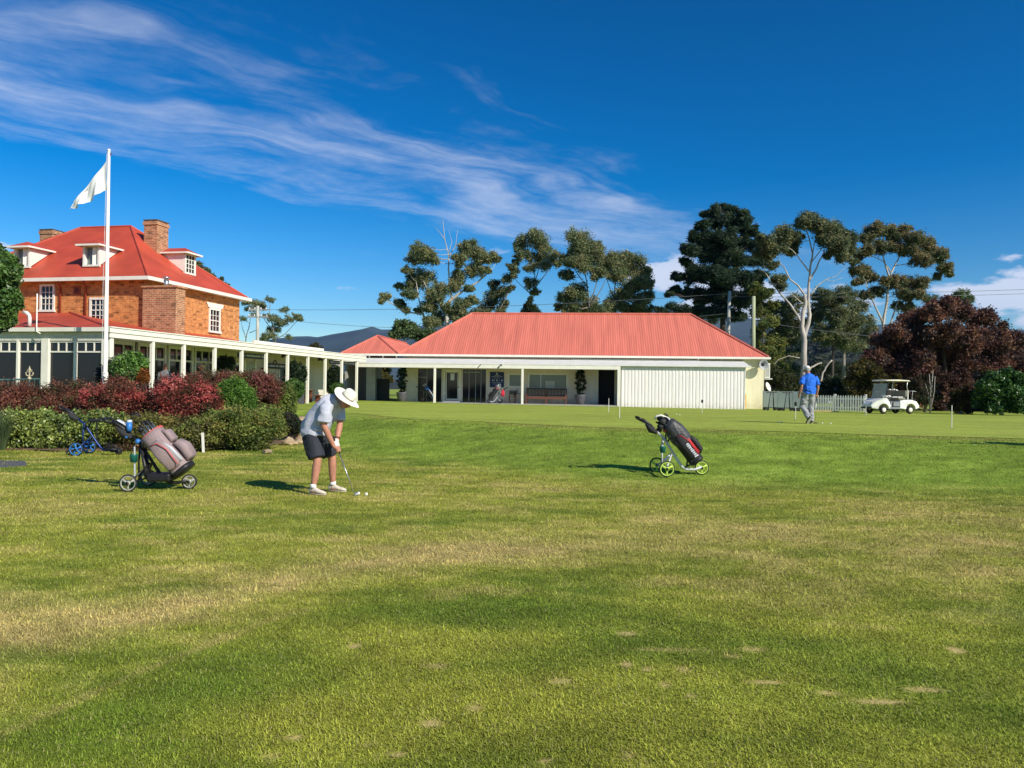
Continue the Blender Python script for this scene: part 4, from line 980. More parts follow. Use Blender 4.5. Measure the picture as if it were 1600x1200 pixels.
def leaf_cloud(name, clumps, parent, cols, leaf=.22, aspect=.38, per=420, droop=.5, mat=None, sub=9, seed=0, shell=.35, sig=.40, up=0.0):
    """leaves gathered in tufts spread through each clump's volume. clumps: (centre, (rx, ry, rz), weight)"""
    g = np.random.default_rng(seed + 101); Vs = []; Cs = []
    cols = np.array(cols)
    for (c, r, wgt) in clumps:
        r = np.array(r); c = np.array(c); n = int(per * wgt)
        d = g.normal(size=(sub, 3)); d /= np.linalg.norm(d, axis=1)[:, None]
        tc = d * (shell + (1 - shell) * g.random((sub, 1)) ** .5) * .85
        tone = cols[g.integers(0, len(cols), sub)] * (.75 + .5 * g.random((sub, 1)))
        k = g.integers(0, sub, n); off = g.normal(size=(n, 3)) * sig
        p = c + (tc[k] + off) * r
        L = leaf * (.6 + .8 * g.random(n)); W = L * aspect
        ax = g.normal(size=(n, 3)); ax /= np.linalg.norm(ax, axis=1)[:, None]
        ax[:, 2] = ax[:, 2] * (1 - droop) - droop * (.8 if up == 0 else -up); ax /= np.linalg.norm(ax, axis=1)[:, None]
        sd = np.cross(ax, g.normal(size=(n, 3))); sd /= np.linalg.norm(sd, axis=1)[:, None] + 1e-9
        nrm = np.cross(ax, sd)
        v0 = p - ax * L[:, None] * .5; v2 = p + ax * L[:, None] * .5
        v1 = p + sd * W[:, None] * .5 + nrm * L[:, None] * .08; v3 = p - sd * W[:, None] * .5 + nrm * L[:, None] * .08
        Vs.append(np.stack([v0, v1, v2, v3], 1).reshape(-1, 3))
        col = tone[k] * (.7 + .6 * g.random((n, 1))); Cs.append(np.repeat(col, 4, 0))
    V = np.concatenate(Vs); C = np.concatenate(Cs)
    loc = np.array(parent.location[:]) if parent is not None else np.zeros(3)
    me = np_mesh(name, V - loc, 4, np.arange(len(V)), mat or LEAF, C)
    return link(name, me, parent)

def tree(name, label, u, d, clumps, cols, limbs=(), bark=None, leaf=.225, per=420, depth=.8, flat=.95, aspect=.32, droop=.5, trunk_r=None, twigs=True, mat=None, sub=13, group=None, cat='tree', seed=0, base_v=None, sig=.3, up=0.0, crown='crown'):
    """clumps: (u, v, r_px[, depth offset m]) as measured; limbs: polylines [(u, v[, dd])...] with start radius in px"""
    r_ = random.Random(seed * 31 + int(u)); k = d / FPX
    b = on_ground(u, d); t = thing(name, label, cat, b, 0, group)
    cl = []
    for q in clumps:
        rr = q[2] * k; dd = q[3] if len(q) > 3 else r_.uniform(-1, 1) * depth * min(3.2, 30 * k)
        p = P(q[0], q[1], d + dd); wt = 4.2 * ((q[2] / 16.0) ** 2 + .15)
        if q[2] < 7: cl.append((p, (rr * 1.05, rr * 1.15, rr * flat), wt)); continue
        cl.append((p, (rr * .78, rr * .9, rr * flat * .8), wt * .6))
        for j in range(5):                                   # ragged sprays round each bough, hanging a little
            a = r_.uniform(0, 6.28); e = r_.uniform(-.5, .75); f = r_.uniform(.30, .50)
            o = Vector((math.cos(a) * .82 * math.cos(e), math.sin(a) * .82 * math.cos(e), math.sin(e) * .75)) * rr
            cl.append((p + o, (rr * f * 1.15, rr * f * 1.1, rr * f * r_.uniform(.85, 1.25)), wt * .13))
    m = MB(); nodes = []
    for li, (pts, r0, r1) in enumerate(limbs):
        pp = [P(q[0], q[1], d + (q[2] if len(q) > 2 else 0)) for q in pts]
        # smooth the polyline and roughen it a little
        out = []
        for i in range(len(pp) - 1):
            for s in (0, .33, .66): out.append(pp[i].lerp(pp[i + 1], s) + Vector((r_.uniform(-1, 1), r_.uniform(-1, 1), 0)) * .03 * (i > 0))
        out.append(pp[-1]); n = len(out)
        rad = [.86 * (r0 + (r1 - r0) * (i / (n - 1)) ** .8) * k for i in range(n)]
        m.tube([o - b for o in out], rad, 8); nodes += [(o, rad[i]) for i, o in enumerate(out)]
    if not nodes:
        top = max(c[0].z for c in cl); h = (top - b.z) * .6; out = [b - Vector((0, 0, .1)), b + Vector((r_.uniform(-.1, .1), 0, h * .5)), b + Vector((0, 0, h))]
        rad = [trunk_r or .12, (trunk_r or .12) * .7, (trunk_r or .12) * .3]; m.tube([o - b for o in out], rad, 8)
        for i in range(9): s = i / 8; nodes.append((out[0].lerp(out[2], s), rad[0] * (1 - .7 * s)))
    if twigs:
        for (c, rr, w) in [q for q in cl if q[2] > .8]:
            best = min(nodes, key=lambda q: (q[0] - c).length + max(0, q[0].z - c.z) * 2.0)
            a = best[0]; L = (c - a).length
            if L < .15: continue
            mid = a.lerp(c, .5) + Vector((r_.uniform(-.1, .1) * L, r_.uniform(-.1, .1) * L, -.06 * L))
            r0 = min(best[1] * .6, .012 * L + .02); m.tube([a - b, a.lerp(mid, .5) - b + Vector((0, 0, -.02 * L)), mid - b, c - b], [r0, r0 * .8, r0 * .6, r0 * .25], 5)
            for s in range(3):
                e = c + Vector((r_.uniform(-1, 1) * rr[0], r_.uniform(-1, 1) * rr[1], r_.uniform(-.3, .9) * rr[2])) * .8
                m.tube([mid.lerp(c, .5) - b, mid.lerp(e, .7) - b, e - b], [r0 * .4, r0 * .3, r0 * .12], 4)
    m.build('trunk', bark or BARK_GREY, t, True)
    leaf_cloud(crown, cl, t, cols, leaf, aspect, per, droop, mat, sub, seed + int(u), sig=sig, up=up)
    return t

OLIVE = [(0.1885, 0.233, 0.1028), (0.2571, 0.2809, 0.1234), (0.137, 0.1885, 0.096), (0.3426, 0.3255, 0.154)]
GUMDK = [(0.1281, 0.1666, 0.0833), (0.1858, 0.2114, 0.1026), (0.096, 0.1345, 0.0706), (0.2562, 0.2498, 0.1154)]
GUMRED = [(0.155, 0.1797, 0.0806), (0.2325, 0.2016, 0.0929), (0.2944, 0.2325, 0.1085), (0.1177, 0.155, 0.0744)]
PINE = [(0.0379, 0.0711, 0.0402), (0.0521, 0.0948, 0.0474), (0.0285, 0.0521, 0.0332), (0.0711, 0.1089, 0.0521)]
YELLOWG = [(0.199, 0.2293, 0.0515), (0.1404, 0.1872, 0.0468), (0.2574, 0.2574, 0.0655), (0.0936, 0.1404, 0.0421)]
MID = [(0.1141, 0.1775, 0.0634), (0.1521, 0.2155, 0.0761), (0.0811, 0.1318, 0.0507)]

tree('gum_tree', 'spreading gum with pale forked trunk and bare dead top above the shop roof', 699, 72,
     [(661, 397, 20), (650, 404, 13), (675, 404, 12), (637, 421, 9), (658, 436, 19), (643, 445, 13), (626, 449, 8), (640, 459, 12), (688, 457, 17), (676, 466, 14), (602, 463, 8), (596, 470, 5), (625, 475, 9), (634, 484, 6),
      (670, 479, 13), (730, 389, 15), (746, 402, 18), (765, 403, 12), (778, 405, 7), (718, 407, 13), (742, 422, 15), (718, 433, 15), (757, 422, 9), (709, 447, 12), (732, 450, 8), (721, 478, 14), (685, 496, 15), (715, 496, 15), (674, 503, 12), (700, 480, 10), (738, 470, 10), (655, 485, 8)],
     OLIVE, [([(700, 560), (699, 514), (697.5, 484), (703, 470), (712, 463), (722, 455), (745, 442), (760, 429)], 5.2, 1.2), ([(698, 488), (712, 479), (724, 469)], 2.6, .8), ([(697, 484), (686, 475), (676, 470), (662, 440)], 2.2, .7),
             ([(706, 468), (703, 442), (701, 420), (701, 397), (695, 374), (692, 343)], 2.2, .35), ([(702, 400), (708, 390), (712, 384), (715, 360)], 1.1, .25), ([(696, 376), (688, 364), (680, 356)], .8, .2), ([(701, 395), (706, 378), (701, 360)], .7, .2), ([(712, 384), (724, 378)], .6, .2),
             ([(666, 520), (665, 502), (660, 490), (634, 488), (610, 473), (598, 466)], 2.6, .5), ([(663, 496), (655, 470), (650, 440)], 1.8, .6)], BARK_PALE, per=560, seed=1)
tree('gum_tree', 'dark leaning gum between the forked gum and the slender gum', 775, 76,
     [(781, 455, 15), (791, 436, 10), (769, 467, 14), (787, 476, 10), (799, 417, 8), (760, 478, 12), (772, 443, 9), (798, 452, 7), (803, 430, 6), (755, 492, 12), (780, 490, 10), (742, 492, 12)],
     GUMDK, [([(772, 520), (776, 492), (788, 470), (797, 448), (803, 425)], 2.0, .5)], BARK_GREY, seed=2)
tree('gum_tree', 'slender gum with a rounded tuft crown on fine stems', 828, 78,
     [(819, 381, 16), (841, 373, 17), (832, 366, 10), (859, 396, 15), (815, 397, 12), (836, 404, 15), (869, 411, 10), (850, 417, 11), (829, 420, 10), (830, 443, 11), (836, 456, 8), (807, 410, 7), (803, 424, 8), (848, 386, 14)],
     OLIVE, [([(828, 540), (829, 480), (833, 455), (836, 430), (826, 396)], 1.7, .5), ([(834, 448), (842, 420), (846, 390)], 1.0, .4), ([(834, 452), (856, 424), (868, 406)], 1.0, .4), ([(832, 462), (812, 444), (800, 430)], .8, .3)], BARK_GREY, seed=3)
tree('conifer', 'little dark green conical conifer peeping over the shop roof', 828, 60, [(828, 468, 5), (826, 477, 8), (831, 484, 10), (824, 489, 10), (833, 494, 12), (826, 505, 13), (830, 520, 14)], [(.035, .06, .022), (.05, .075, .025)], (), leaf=.16, per=700, flat=.9, droop=.2, seed=4, depth=.1)
tree('gum_tree', 'dense rounded gum left of the pair behind the shop roof', 915, 74,
     [(910, 378, 22), (900, 392, 18), (925, 392, 18), (891, 408, 15), (926, 412, 20), (908, 412, 16), (885, 429, 11), (936, 430, 13), (904, 457, 19), (880, 466, 14), (919, 479, 17), (893, 482, 15), (872, 480, 8), (933, 485, 13)],
     OLIVE, [([(921, 540), (921, 480), (917, 440), (908, 405)], 2.4, .6), ([(921, 475), (932, 445), (934, 412)], 1.3, .4), ([(919, 450), (900, 425), (892, 408)], 1.2, .4), ([(921, 480), (941, 450), (950, 428)], 1.1, .4)], BARK_GREY, per=620, seed=5)
tree('gum_tree', 'wide gum right of the pair behind the shop roof', 962, 75,
     [(957, 410, 20), (975, 405, 16), (988, 416, 20), (1004, 428, 16), (1012, 444, 11), (966, 430, 18), (995, 442, 17), (980, 455, 18), (966, 472, 17), (1000, 470, 16), (1014, 462, 9), (950, 484, 15), (985, 486, 17), (1010, 486, 12), (943, 420, 11)],
     OLIVE, [([(957, 540), (957, 480), (962, 440), (970, 415)], 2.2, .5), ([(957, 470), (978, 436), (990, 420)], 1.2, .4), ([(958, 480), (985, 462), (1004, 440)], 1.0, .4), ([(957, 462), (948, 436), (944, 420)], .9, .3)], BARK_GREY, per=620, seed=6)
tree('pine_tree', 'tall dark pine rising behind the right end of the red roof', 1130, 70,
     [(1125, 326, 12), (1106, 334, 10), (1142, 328, 11), (1160, 334, 10), (1128, 345, 20), (1158, 352, 17), (1098, 352, 12), (1092, 372, 15), (1175, 362, 12), (1125, 375, 25), (1160, 380, 20), (1082, 393, 15), (1185, 380, 12), (1105, 398, 22), (1145, 405, 26), (1072, 410, 11), (1180, 408, 18),
      (1062, 432, 11), (1092, 430, 22), (1130, 437, 27), (1165, 437, 22), (1052, 455, 10), (1046, 460, 6), (1074, 460, 14), (1108, 464, 21), (1146, 468, 22), (1092, 484, 13), (1126, 490, 17), (1172, 462, 16), (1190, 430, 12), (1150, 495, 14), (1195, 400, 8)],
     PINE, [([(1130, 560), (1129, 490), (1127, 420), (1126, 350), (1125, 322)], 6.5, 1.0)], BARK_DARK, leaf=.30, per=760, aspect=.22, droop=.35, up=.6, flat=.6, seed=7, depth=1.0, sub=12)
tree('conifer', 'yellow green conifer beside the wooden poles right of the pine', 1190, 62,
     [(1178, 452, 11), (1196, 460, 12), (1184, 474, 12), (1186, 488, 13), (1198, 506, 14), (1186, 520, 13), (1210, 540, 16), (1195, 552, 14), (1216, 556, 12), (1206, 478, 9), (1210, 500, 8), (1200, 570, 14), (1224, 575, 10), (1182, 540, 10)],
     YELLOWG, [([(1192, 620), (1192, 540), (1190, 460)], 3.0, .6)], BARK_DARK, leaf=.22, per=600, droop=.3, seed=8)
tree('gum_tree', 'tall white trunked gum with twisting bare limbs behind the man in blue', 1256, 62,
     [(1260, 343, 15), (1252, 352, 10), (1227, 368, 17), (1242, 374, 15), (1280, 354, 16), (1300, 360, 19), (1320, 372, 18), (1308, 384, 18), (1286, 374, 14), (1331, 390, 12), (1213, 386, 14), (1197, 377, 14), (1189, 394, 11), (1234, 393, 11), (1318, 402, 12), (1217, 436, 12), (1208, 415, 9), (1334, 408, 8), (1296, 398, 9), (1205, 398, 10), (1222, 448, 8)],
     GUMDK, [([(1255, 625), (1256, 582), (1256.5, 532), (1253, 510), (1254, 492), (1258, 476), (1258, 460)], 6.6, 3.0), ([(1256, 530), (1262, 508), (1265.5, 492), (1262.5, 470), (1264.5, 440), (1266, 415), (1270, 395), (1262, 366), (1258, 350)], 4.2, .7),
             ([(1253, 506), (1247, 495), (1235, 477), (1216, 455), (1205, 440), (1195, 425), (1177, 415)], 2.6, .6), ([(1195, 425), (1193, 408), (1191, 394)], 1.0, .4), ([(1264, 440), (1275, 420), (1282, 405), (1288, 392), (1292, 378)], 1.9, .5),
             ([(1258, 462), (1246, 445), (1235, 437), (1226, 420), (1218, 408), (1214, 392)], 1.9, .5), ([(1264, 424), (1250, 405), (1242, 395), (1230, 384), (1217, 376)], 1.4, .4), ([(1266, 462), (1278, 445), (1290, 437), (1305, 432), (1320, 419)], 1.3, .3), ([(1290, 437), (1300, 440), (1316, 434)], .7, .25),
             ([(1258, 478), (1240, 462), (1228, 450)], 1.2, .4), ([(1266, 412), (1285, 388), (1300, 366)], 1.1, .35), ([(1270, 395), (1274, 372), (1280, 356)], 1.0, .3),
             ([(1258, 585), (1268, 574), (1277, 569), (1284, 567)], 2.4, 1.0), ([(1277, 625), (1281, 600), (1286, 582), (1293, 570), (1300, 563)], 2.4, 1.3), ([(1252, 560), (1232, 556), (1216, 562), (1206, 572)], .9, .4)], BARK_PALE, per=560, seed=9, twigs=True)
tree('pine_tree', 'dark ragged pine seen through the limbs of the white trunked gum', 1300, 80,
     [(1242, 470, 13), (1285, 460, 14), (1300, 474, 16), (1320, 466, 13), (1236, 494, 12), (1222, 508, 13), (1277, 492, 14), (1310, 494, 18), (1332, 484, 10), (1336, 505, 13), (1282, 524, 14), (1302, 520, 17), (1322, 534, 13), (1240, 520, 12), (1345, 500, 8), (1262, 505, 8), (1228, 530, 10)],
     GUMDK, [([(1300, 600), (1302, 540), (1298, 490), (1290, 462)], 3.2, .7), ([(1302, 540), (1330, 512), (1344, 500)], 1.3, .4), ([(1300, 530), (1262, 520), (1230, 512)], 1.4, .4)], BARK_DARK, per=480, seed=10, leaf=.26)
tree('gum_tree', 'broad umbrella crowned gum above the copper beech', 1390, 66,
     [(1367, 360, 15), (1385, 361, 15), (1356, 374, 12), (1412, 360, 11), (1400, 372, 12), (1430, 371, 14), (1444, 378, 14), (1456, 394, 15), (1467, 402, 14), (1477, 419, 11), (1422, 391, 15), (1440, 408, 14), (1400, 387, 12), (1374, 388, 13), (1353, 393, 12), (1346, 424, 13), (1360, 432, 12), (1400, 442, 14), (1423, 446, 16), (1442, 444, 12),
      (1410, 462, 14), (1436, 461, 11), (1374, 455, 11), (1355, 461, 10), (1420, 482, 12), (1340, 440, 8), (1465, 432, 6), (1484, 428, 5), (1384, 440, 10), (1400, 478, 9), (1342, 402, 8)],
     GUMRED, [([(1382, 560), (1380, 505), (1386, 470), (1390, 434), (1384, 415), (1380, 402), (1375, 383)], 3.6, .7), ([(1380, 505), (1368, 480), (1360, 460), (1352, 440), (1345, 425)], 2.1, .5), ([(1390, 432), (1398, 415), (1405, 402), (1411, 388), (1428, 376)], 1.9, .5), ([(1390, 512), (1398, 484), (1404, 470), (1412, 460)], 2.0, .6),
              ([(1392, 425), (1380, 408), (1362, 400), (1345, 397)], 1.3, .4), ([(1398, 415), (1420, 412), (1445, 408)], 1.0, .3), ([(1380, 505), (1362, 496), (1348, 482)], .9, .3), ([(1400, 480), (1408, 500), (1414, 508)], 1.2, .5)], BARK_PALE, per=560, seed=11)
tree('tree', 'bushy dark green tree filling the gap below the twin poles', 1222, 72, [(1204, 486, 13), (1222, 478, 14), (1236, 490, 13), (1210, 504, 15), (1230, 512, 16), (1246, 508, 11), (1214, 528, 16), (1238, 534, 15), (1206, 548, 14), (1228, 556, 16), (1248, 552, 12), (1216, 576, 15), (1240, 578, 14), (1204, 592, 13), (1228, 598, 14), (1250, 594, 12)], GUMDK, (), seed=14, trunk_r=.25)
tree('tree', 'dark spreading tree behind the white trunked gum on its right', 1318, 84, [(1282, 478, 13), (1298, 464, 13), (1316, 458, 14), (1334, 466, 13), (1350, 478, 12), (1290, 494, 14), (1310, 486, 16), (1332, 492, 16), (1354, 500, 12), (1284, 512, 13), (1304, 512, 16), (1328, 516, 16), (1350, 522, 13), (1296, 532, 13), (1320, 538, 14), (1342, 542, 12), (1272, 500, 9), (1362, 512, 9)], GUMDK, (), seed=15, trunk_r=.3)
tree('tree', 'low dark tree line at the foot of the hill behind the fence', 1300, 92, [(1262, 580, 11), (1276, 574, 11), (1290, 578, 12), (1304, 572, 12), (1318, 578, 12), (1334, 570, 12), (1270, 594, 12), (1290, 596, 13), (1312, 596, 13), (1332, 592, 13), (1350, 584, 11), (1256, 600, 10)], [(.05, .07, .035), (.07, .085, .045), (.038, .055, .03)], (), seed=16, trunk_r=.2)
tree('tree', 'dark low tree tucked between the pine and the shop roof', 1075, 80, [(1050, 478, 10), (1064, 484, 12), (1080, 490, 12), (1040, 490, 9), (1098, 496, 12), (1060, 500, 12), (1116, 500, 10), (1030, 484, 7)], PINE, (), seed=17, trunk_r=.2)
BEECH = [(0.1492, 0.0663, 0.053), (0.1045, 0.0531, 0.0478), (0.2088, 0.0928, 0.0583), (0.2535, 0.1326, 0.0796), (0.0776, 0.0531, 0.0451)]
tree('copper_beech', 'great dark purple copper beech filling the right background', 1480, 54,
     [(1398, 520, 18), (1380, 535, 17), (1428, 503, 20), (1455, 490, 20), (1480, 481, 18), (1505, 488, 20), (1530, 500, 22), (1563, 518, 20), (1585, 535, 20), (1410, 545, 22), (1440, 530, 24), (1475, 520, 26), (1510, 530, 26), (1545, 545, 26), (1372, 560, 18), (1392, 575, 22), (1430, 570, 26), (1470, 560, 28), (1510, 570, 28),
      (1550, 580, 26), (1590, 570, 24), (1376, 590, 16), (1410, 600, 22), (1450, 600, 26), (1490, 605, 26), (1535, 610, 24), (1580, 606, 22), (1470, 625, 20), (1510, 630, 20), (1430, 622, 18), (1550, 632, 18), (1610, 560, 26), (1625, 590, 24), (1400, 626, 14), (1490, 474, 12), (1462, 478, 11)],
     BEECH, [([(1480, 660), (1478, 600), (1474, 540), (1470, 500)], 5, 1.5), ([(1478, 610), (1440, 560), (1410, 530)], 2.5, .8), ([(1478, 600), (1530, 550), (1560, 525)], 2.5, .8)], BARK_DARK, leaf=.17, aspect=.6, per=430, droop=.2, seed=12, depth=1.3, sub=11)
tree('tree', 'green treetop showing over the copper beech', 1502, 75, [(1502, 460, 11), (1492, 466, 9), (1512, 468, 9), (1500, 480, 14), (1480, 478, 10), (1455, 468, 9)], MID, (), seed=13, trunk_r=.2)
for i, (nm, lab, u, d, cl, cs, lf) in enumerate([
    ('shrub', 'yellow green shrub between the fence and the golf cart roof', 1350, 50, [(1338, 578, 12), (1352, 572, 12), (1362, 582, 13), (1346, 594, 14), (1366, 598, 13), (1380, 592, 9), (1332, 596, 10), (1376, 606, 10), (1350, 612, 13), (1395, 600, 8), (1402, 590, 7), (1336, 618, 12), (1366, 622, 12)], [(.11, .085, .018), (.085, .085, .02), (.14, .11, .025), (.06, .05, .02)], .16),
    ('shrub', 'bright green glossy bush at the right edge below the copper beech', 1565, 43, [(1552, 592, 14), (1572, 588, 14), (1590, 598, 16), (1540, 604, 12), (1560, 606, 16), (1532, 616, 11), (1580, 616, 16), (1548, 622, 14), (1600, 622, 16), (1566, 630, 14), (1590, 636, 12), (1530, 632, 9), (1615, 606, 14), (1612, 634, 12), (1550, 638, 10)], [(.045, .115, .018), (.065, .14, .025), (.03, .08, .015)], .17),
    ('shrub', 'rounded rusty green shrub in front of the copper beech', 1501, 44, [(1496, 614, 10), (1508, 612, 10), (1500, 624, 12), (1510, 630, 11), (1492, 632, 11), (1503, 639, 12)], [(.075, .062, .018), (.055, .055, .018), (.09, .05, .02)], .12),
    ('shrub', 'reddish bush standing behind the rusty green shrub', 1494, 47, [(1486, 590, 11), (1500, 584, 11), (1508, 594, 11), (1492, 602, 12), (1478, 604, 9), (1506, 606, 9)], [(.10, .045, .030), (.075, .035, .025), (.12, .06, .04)], .13),
    ('shrub', 'brown leaved bush behind the rear of the golf cart', 1445, 48, [(1432, 598, 11), (1446, 594, 10), (1420, 606, 10), (1438, 610, 12), (1456, 606, 9), (1424, 620, 10), (1446, 624, 11), (1462, 620, 9)], [(.085, .050, .028), (.06, .04, .022), (.04, .05, .018)], .13),
    ('shrub', 'olive shrub behind the air conditioner and grey screen', 1222, 54, [(1206, 580, 11), (1220, 588, 13), (1236, 594, 12), (1208, 598, 12), (1228, 606, 12), (1246, 604, 9), (1200, 612, 10), (1216, 614, 10)], [(.055, .072, .022), (.075, .085, .026), (.04, .055, .02)], .16),
    ('shrub', 'dark green bush behind the white picket fence', 1308, 52, [(1290, 604, 11), (1304, 598, 11), (1318, 604, 12), (1300, 614, 12), (1324, 616, 11), (1284, 616, 9), (1272, 612, 8), (1312, 622, 11)], [(.035, .062, .024), (.05, .08, .03), (.025, .045, .02)], .16),
    ('shrub', 'small round tree behind the small red link roof', 632, 64, [(628, 506, 10), (640, 512, 12), (622, 514, 10), (632, 520, 13), (648, 522, 12), (616, 524, 9), (660, 526, 12), (672, 520, 10)], MID, .2),
    ('shrub', 'sunny yellow leaved tree seen through the breezeway', 596, 66, [(592, 582, 9), (602, 578, 9), (598, 590, 10), (588, 596, 9), (606, 592, 8), (560, 584, 10), (572, 590, 9), (566, 600, 10), (548, 590, 10)], [(.15, .12, .03), (.11, .11, .03), (.08, .08, .025)], .2),
    ('shrub', 'brownish treetop poking above the white parapet', 492, 80, [(492, 541, 6), (498, 546, 6), (487, 548, 6), (492, 556, 8)], [(.085, .075, .04), (.06, .06, .03)], .2)]):
    tree(nm, lab, u, d, cl, cs, (), leaf=lf, per=430, aspect=.5, droop=.25, seed=20 + i, depth=.4, cat='shrub' if 'tree' not in lab else 'tree', flat=.95, mat=LEAFG if 'glossy' in lab else None, crown='foliage')
tree('gum_tree', 'airy distant gum with fine bent limbs beyond the white verandah roof', 428, 95,
     [(422, 469, 7), (401, 475, 11), (385, 473, 8), (391, 482, 10), (408, 482, 9), (442, 486, 8), (430, 497, 11), (462, 495, 9), (470, 499, 5), (452, 499, 7), (438, 506, 11), (427, 515, 10), (427, 525, 9), (379, 498, 6), (452, 527, 6), (410, 528, 10), (398, 492, 6), (416, 494, 6)],
     OLIVE, [([(431, 580), (430, 540), (427, 515), (421, 488), (422, 470)], 2.2, .4), ([(428, 520), (415, 502), (402, 482)], 1.0, .3), ([(430, 530), (446, 522), (458, 508), (468, 498)], .9, .3), ([(383, 560), (384, 530), (390, 505), (394, 480)], 1.4, .4), ([(384, 528), (378, 510), (376, 498)], .7, .3), ([(390, 520), (402, 515), (406, 498)], .8, .3)], BARK_GREY, per=330, seed=40, flat=.6)
tree('tree', 'dark treetop slanting behind the right slope of the house roof', 332, 62, [(300, 410, 5), (310, 416, 6), (320, 423, 7), (330, 432, 7), (342, 440, 8), (352, 448, 7), (335, 450, 12), (318, 440, 11), (350, 462, 10)], GUMDK, (), seed=41, trunk_r=.2)
LAUR = [(0.0813, 0.1707, 0.0325), (0.1137, 0.2113, 0.0455), (0.0569, 0.1219, 0.026), (0.1463, 0.2275, 0.065)]
tree('broadleaf_tree', 'leafy green tree at the left edge in front of the house', -22, 22.5,
     [(4, 405, 17, 0), (18, 420, 14, .1), (-6, 428, 22, -.3), (12, 442, 16, .2), (20, 462, 13, 0), (4, 470, 20, -.2), (22, 478, 11, .2), (10, 492, 15, 0), (-8, 500, 20, 0), (16, 502, 8, .1), (-30, 420, 26, 0), (-34, 460, 30, .3), (-28, 500, 26, 0), (-14, 392, 14, .2), (26, 470, 7, 0), (24, 432, 6, 0)],
     LAUR, [([(-22, 760), (-20, 600), (-16, 480), (-8, 420)], 5, 1.5)], BARK_GREY, leaf=.13, aspect=.55, per=300, droop=.3, seed=42, mat=LEAFG, depth=.3)

# scrubby wood on the hill behind, too far off to tell its trees apart
def far_wood():
    g = np.random.default_rng(12); cl = []
    me = bpy.data.objects['wooded_hill'].data; co = np.empty(len(me.vertices) * 3, np.float32); me.vertices.foreach_get('co', co); co = co.reshape(-1, 3)
    pts = co[(co[:, 0] > 40) & (co[:, 0] < 330) & (co[:, 2] > 1) & (co[:, 1] < 425)]
    for k in range(620):
        a, b = pts[g.integers(0, len(pts))], pts[g.integers(0, len(pts))]
        p = a + g.normal(size=3) * np.array((6, 6, .5)); r = 2.2 + 2.6 * g.random(); cl.append((Vector(p), (r, r, r * .8), .5))
    o = leaf_cloud('distant_wood', cl, None, [(.040, .055, .030), (.055, .062, .034), (.030, .040, .026), (.065, .060, .040)], 1.5, .6, 130, .2, None, 8, 3)
    tag(o, 'dark scrubby wood covering the low hill behind the trees', 'wood', kind='stuff')
far_wood()

# bare white stems of a dead shrub by the golf cart
def dead_stems():
    b = on_ground(1453, 46); t = thing('dead_shrub', 'bare white dead stems in front of the copper beech', 'shrub', b); m = MB(); r_ = random.Random(5)
    for (u, v) in ((1452, 584), (1461, 588), (1446, 600), (1458, 578)):
        e = P(u, v, 46 + r_.uniform(-.3, .3)); mid = b.lerp(e, .55) + Vector((r_.uniform(-.1, .1), 0, .1)); m.tube([Vector((0, 0, -.05)), mid - b, e - b], [.03, .025, .014], 6)
    m.build('stems', BARK_PALE, t, True)
    lv = leaf_cloud('remaining_leaves', [(P(1452, 606, 46), (.5, .4, .5), .5), (P(1446, 620, 46), (.5, .4, .4), .6)], t, [(.05, .06, .025)], .12, .5, 300, .2, seed=77)
dead_stems()

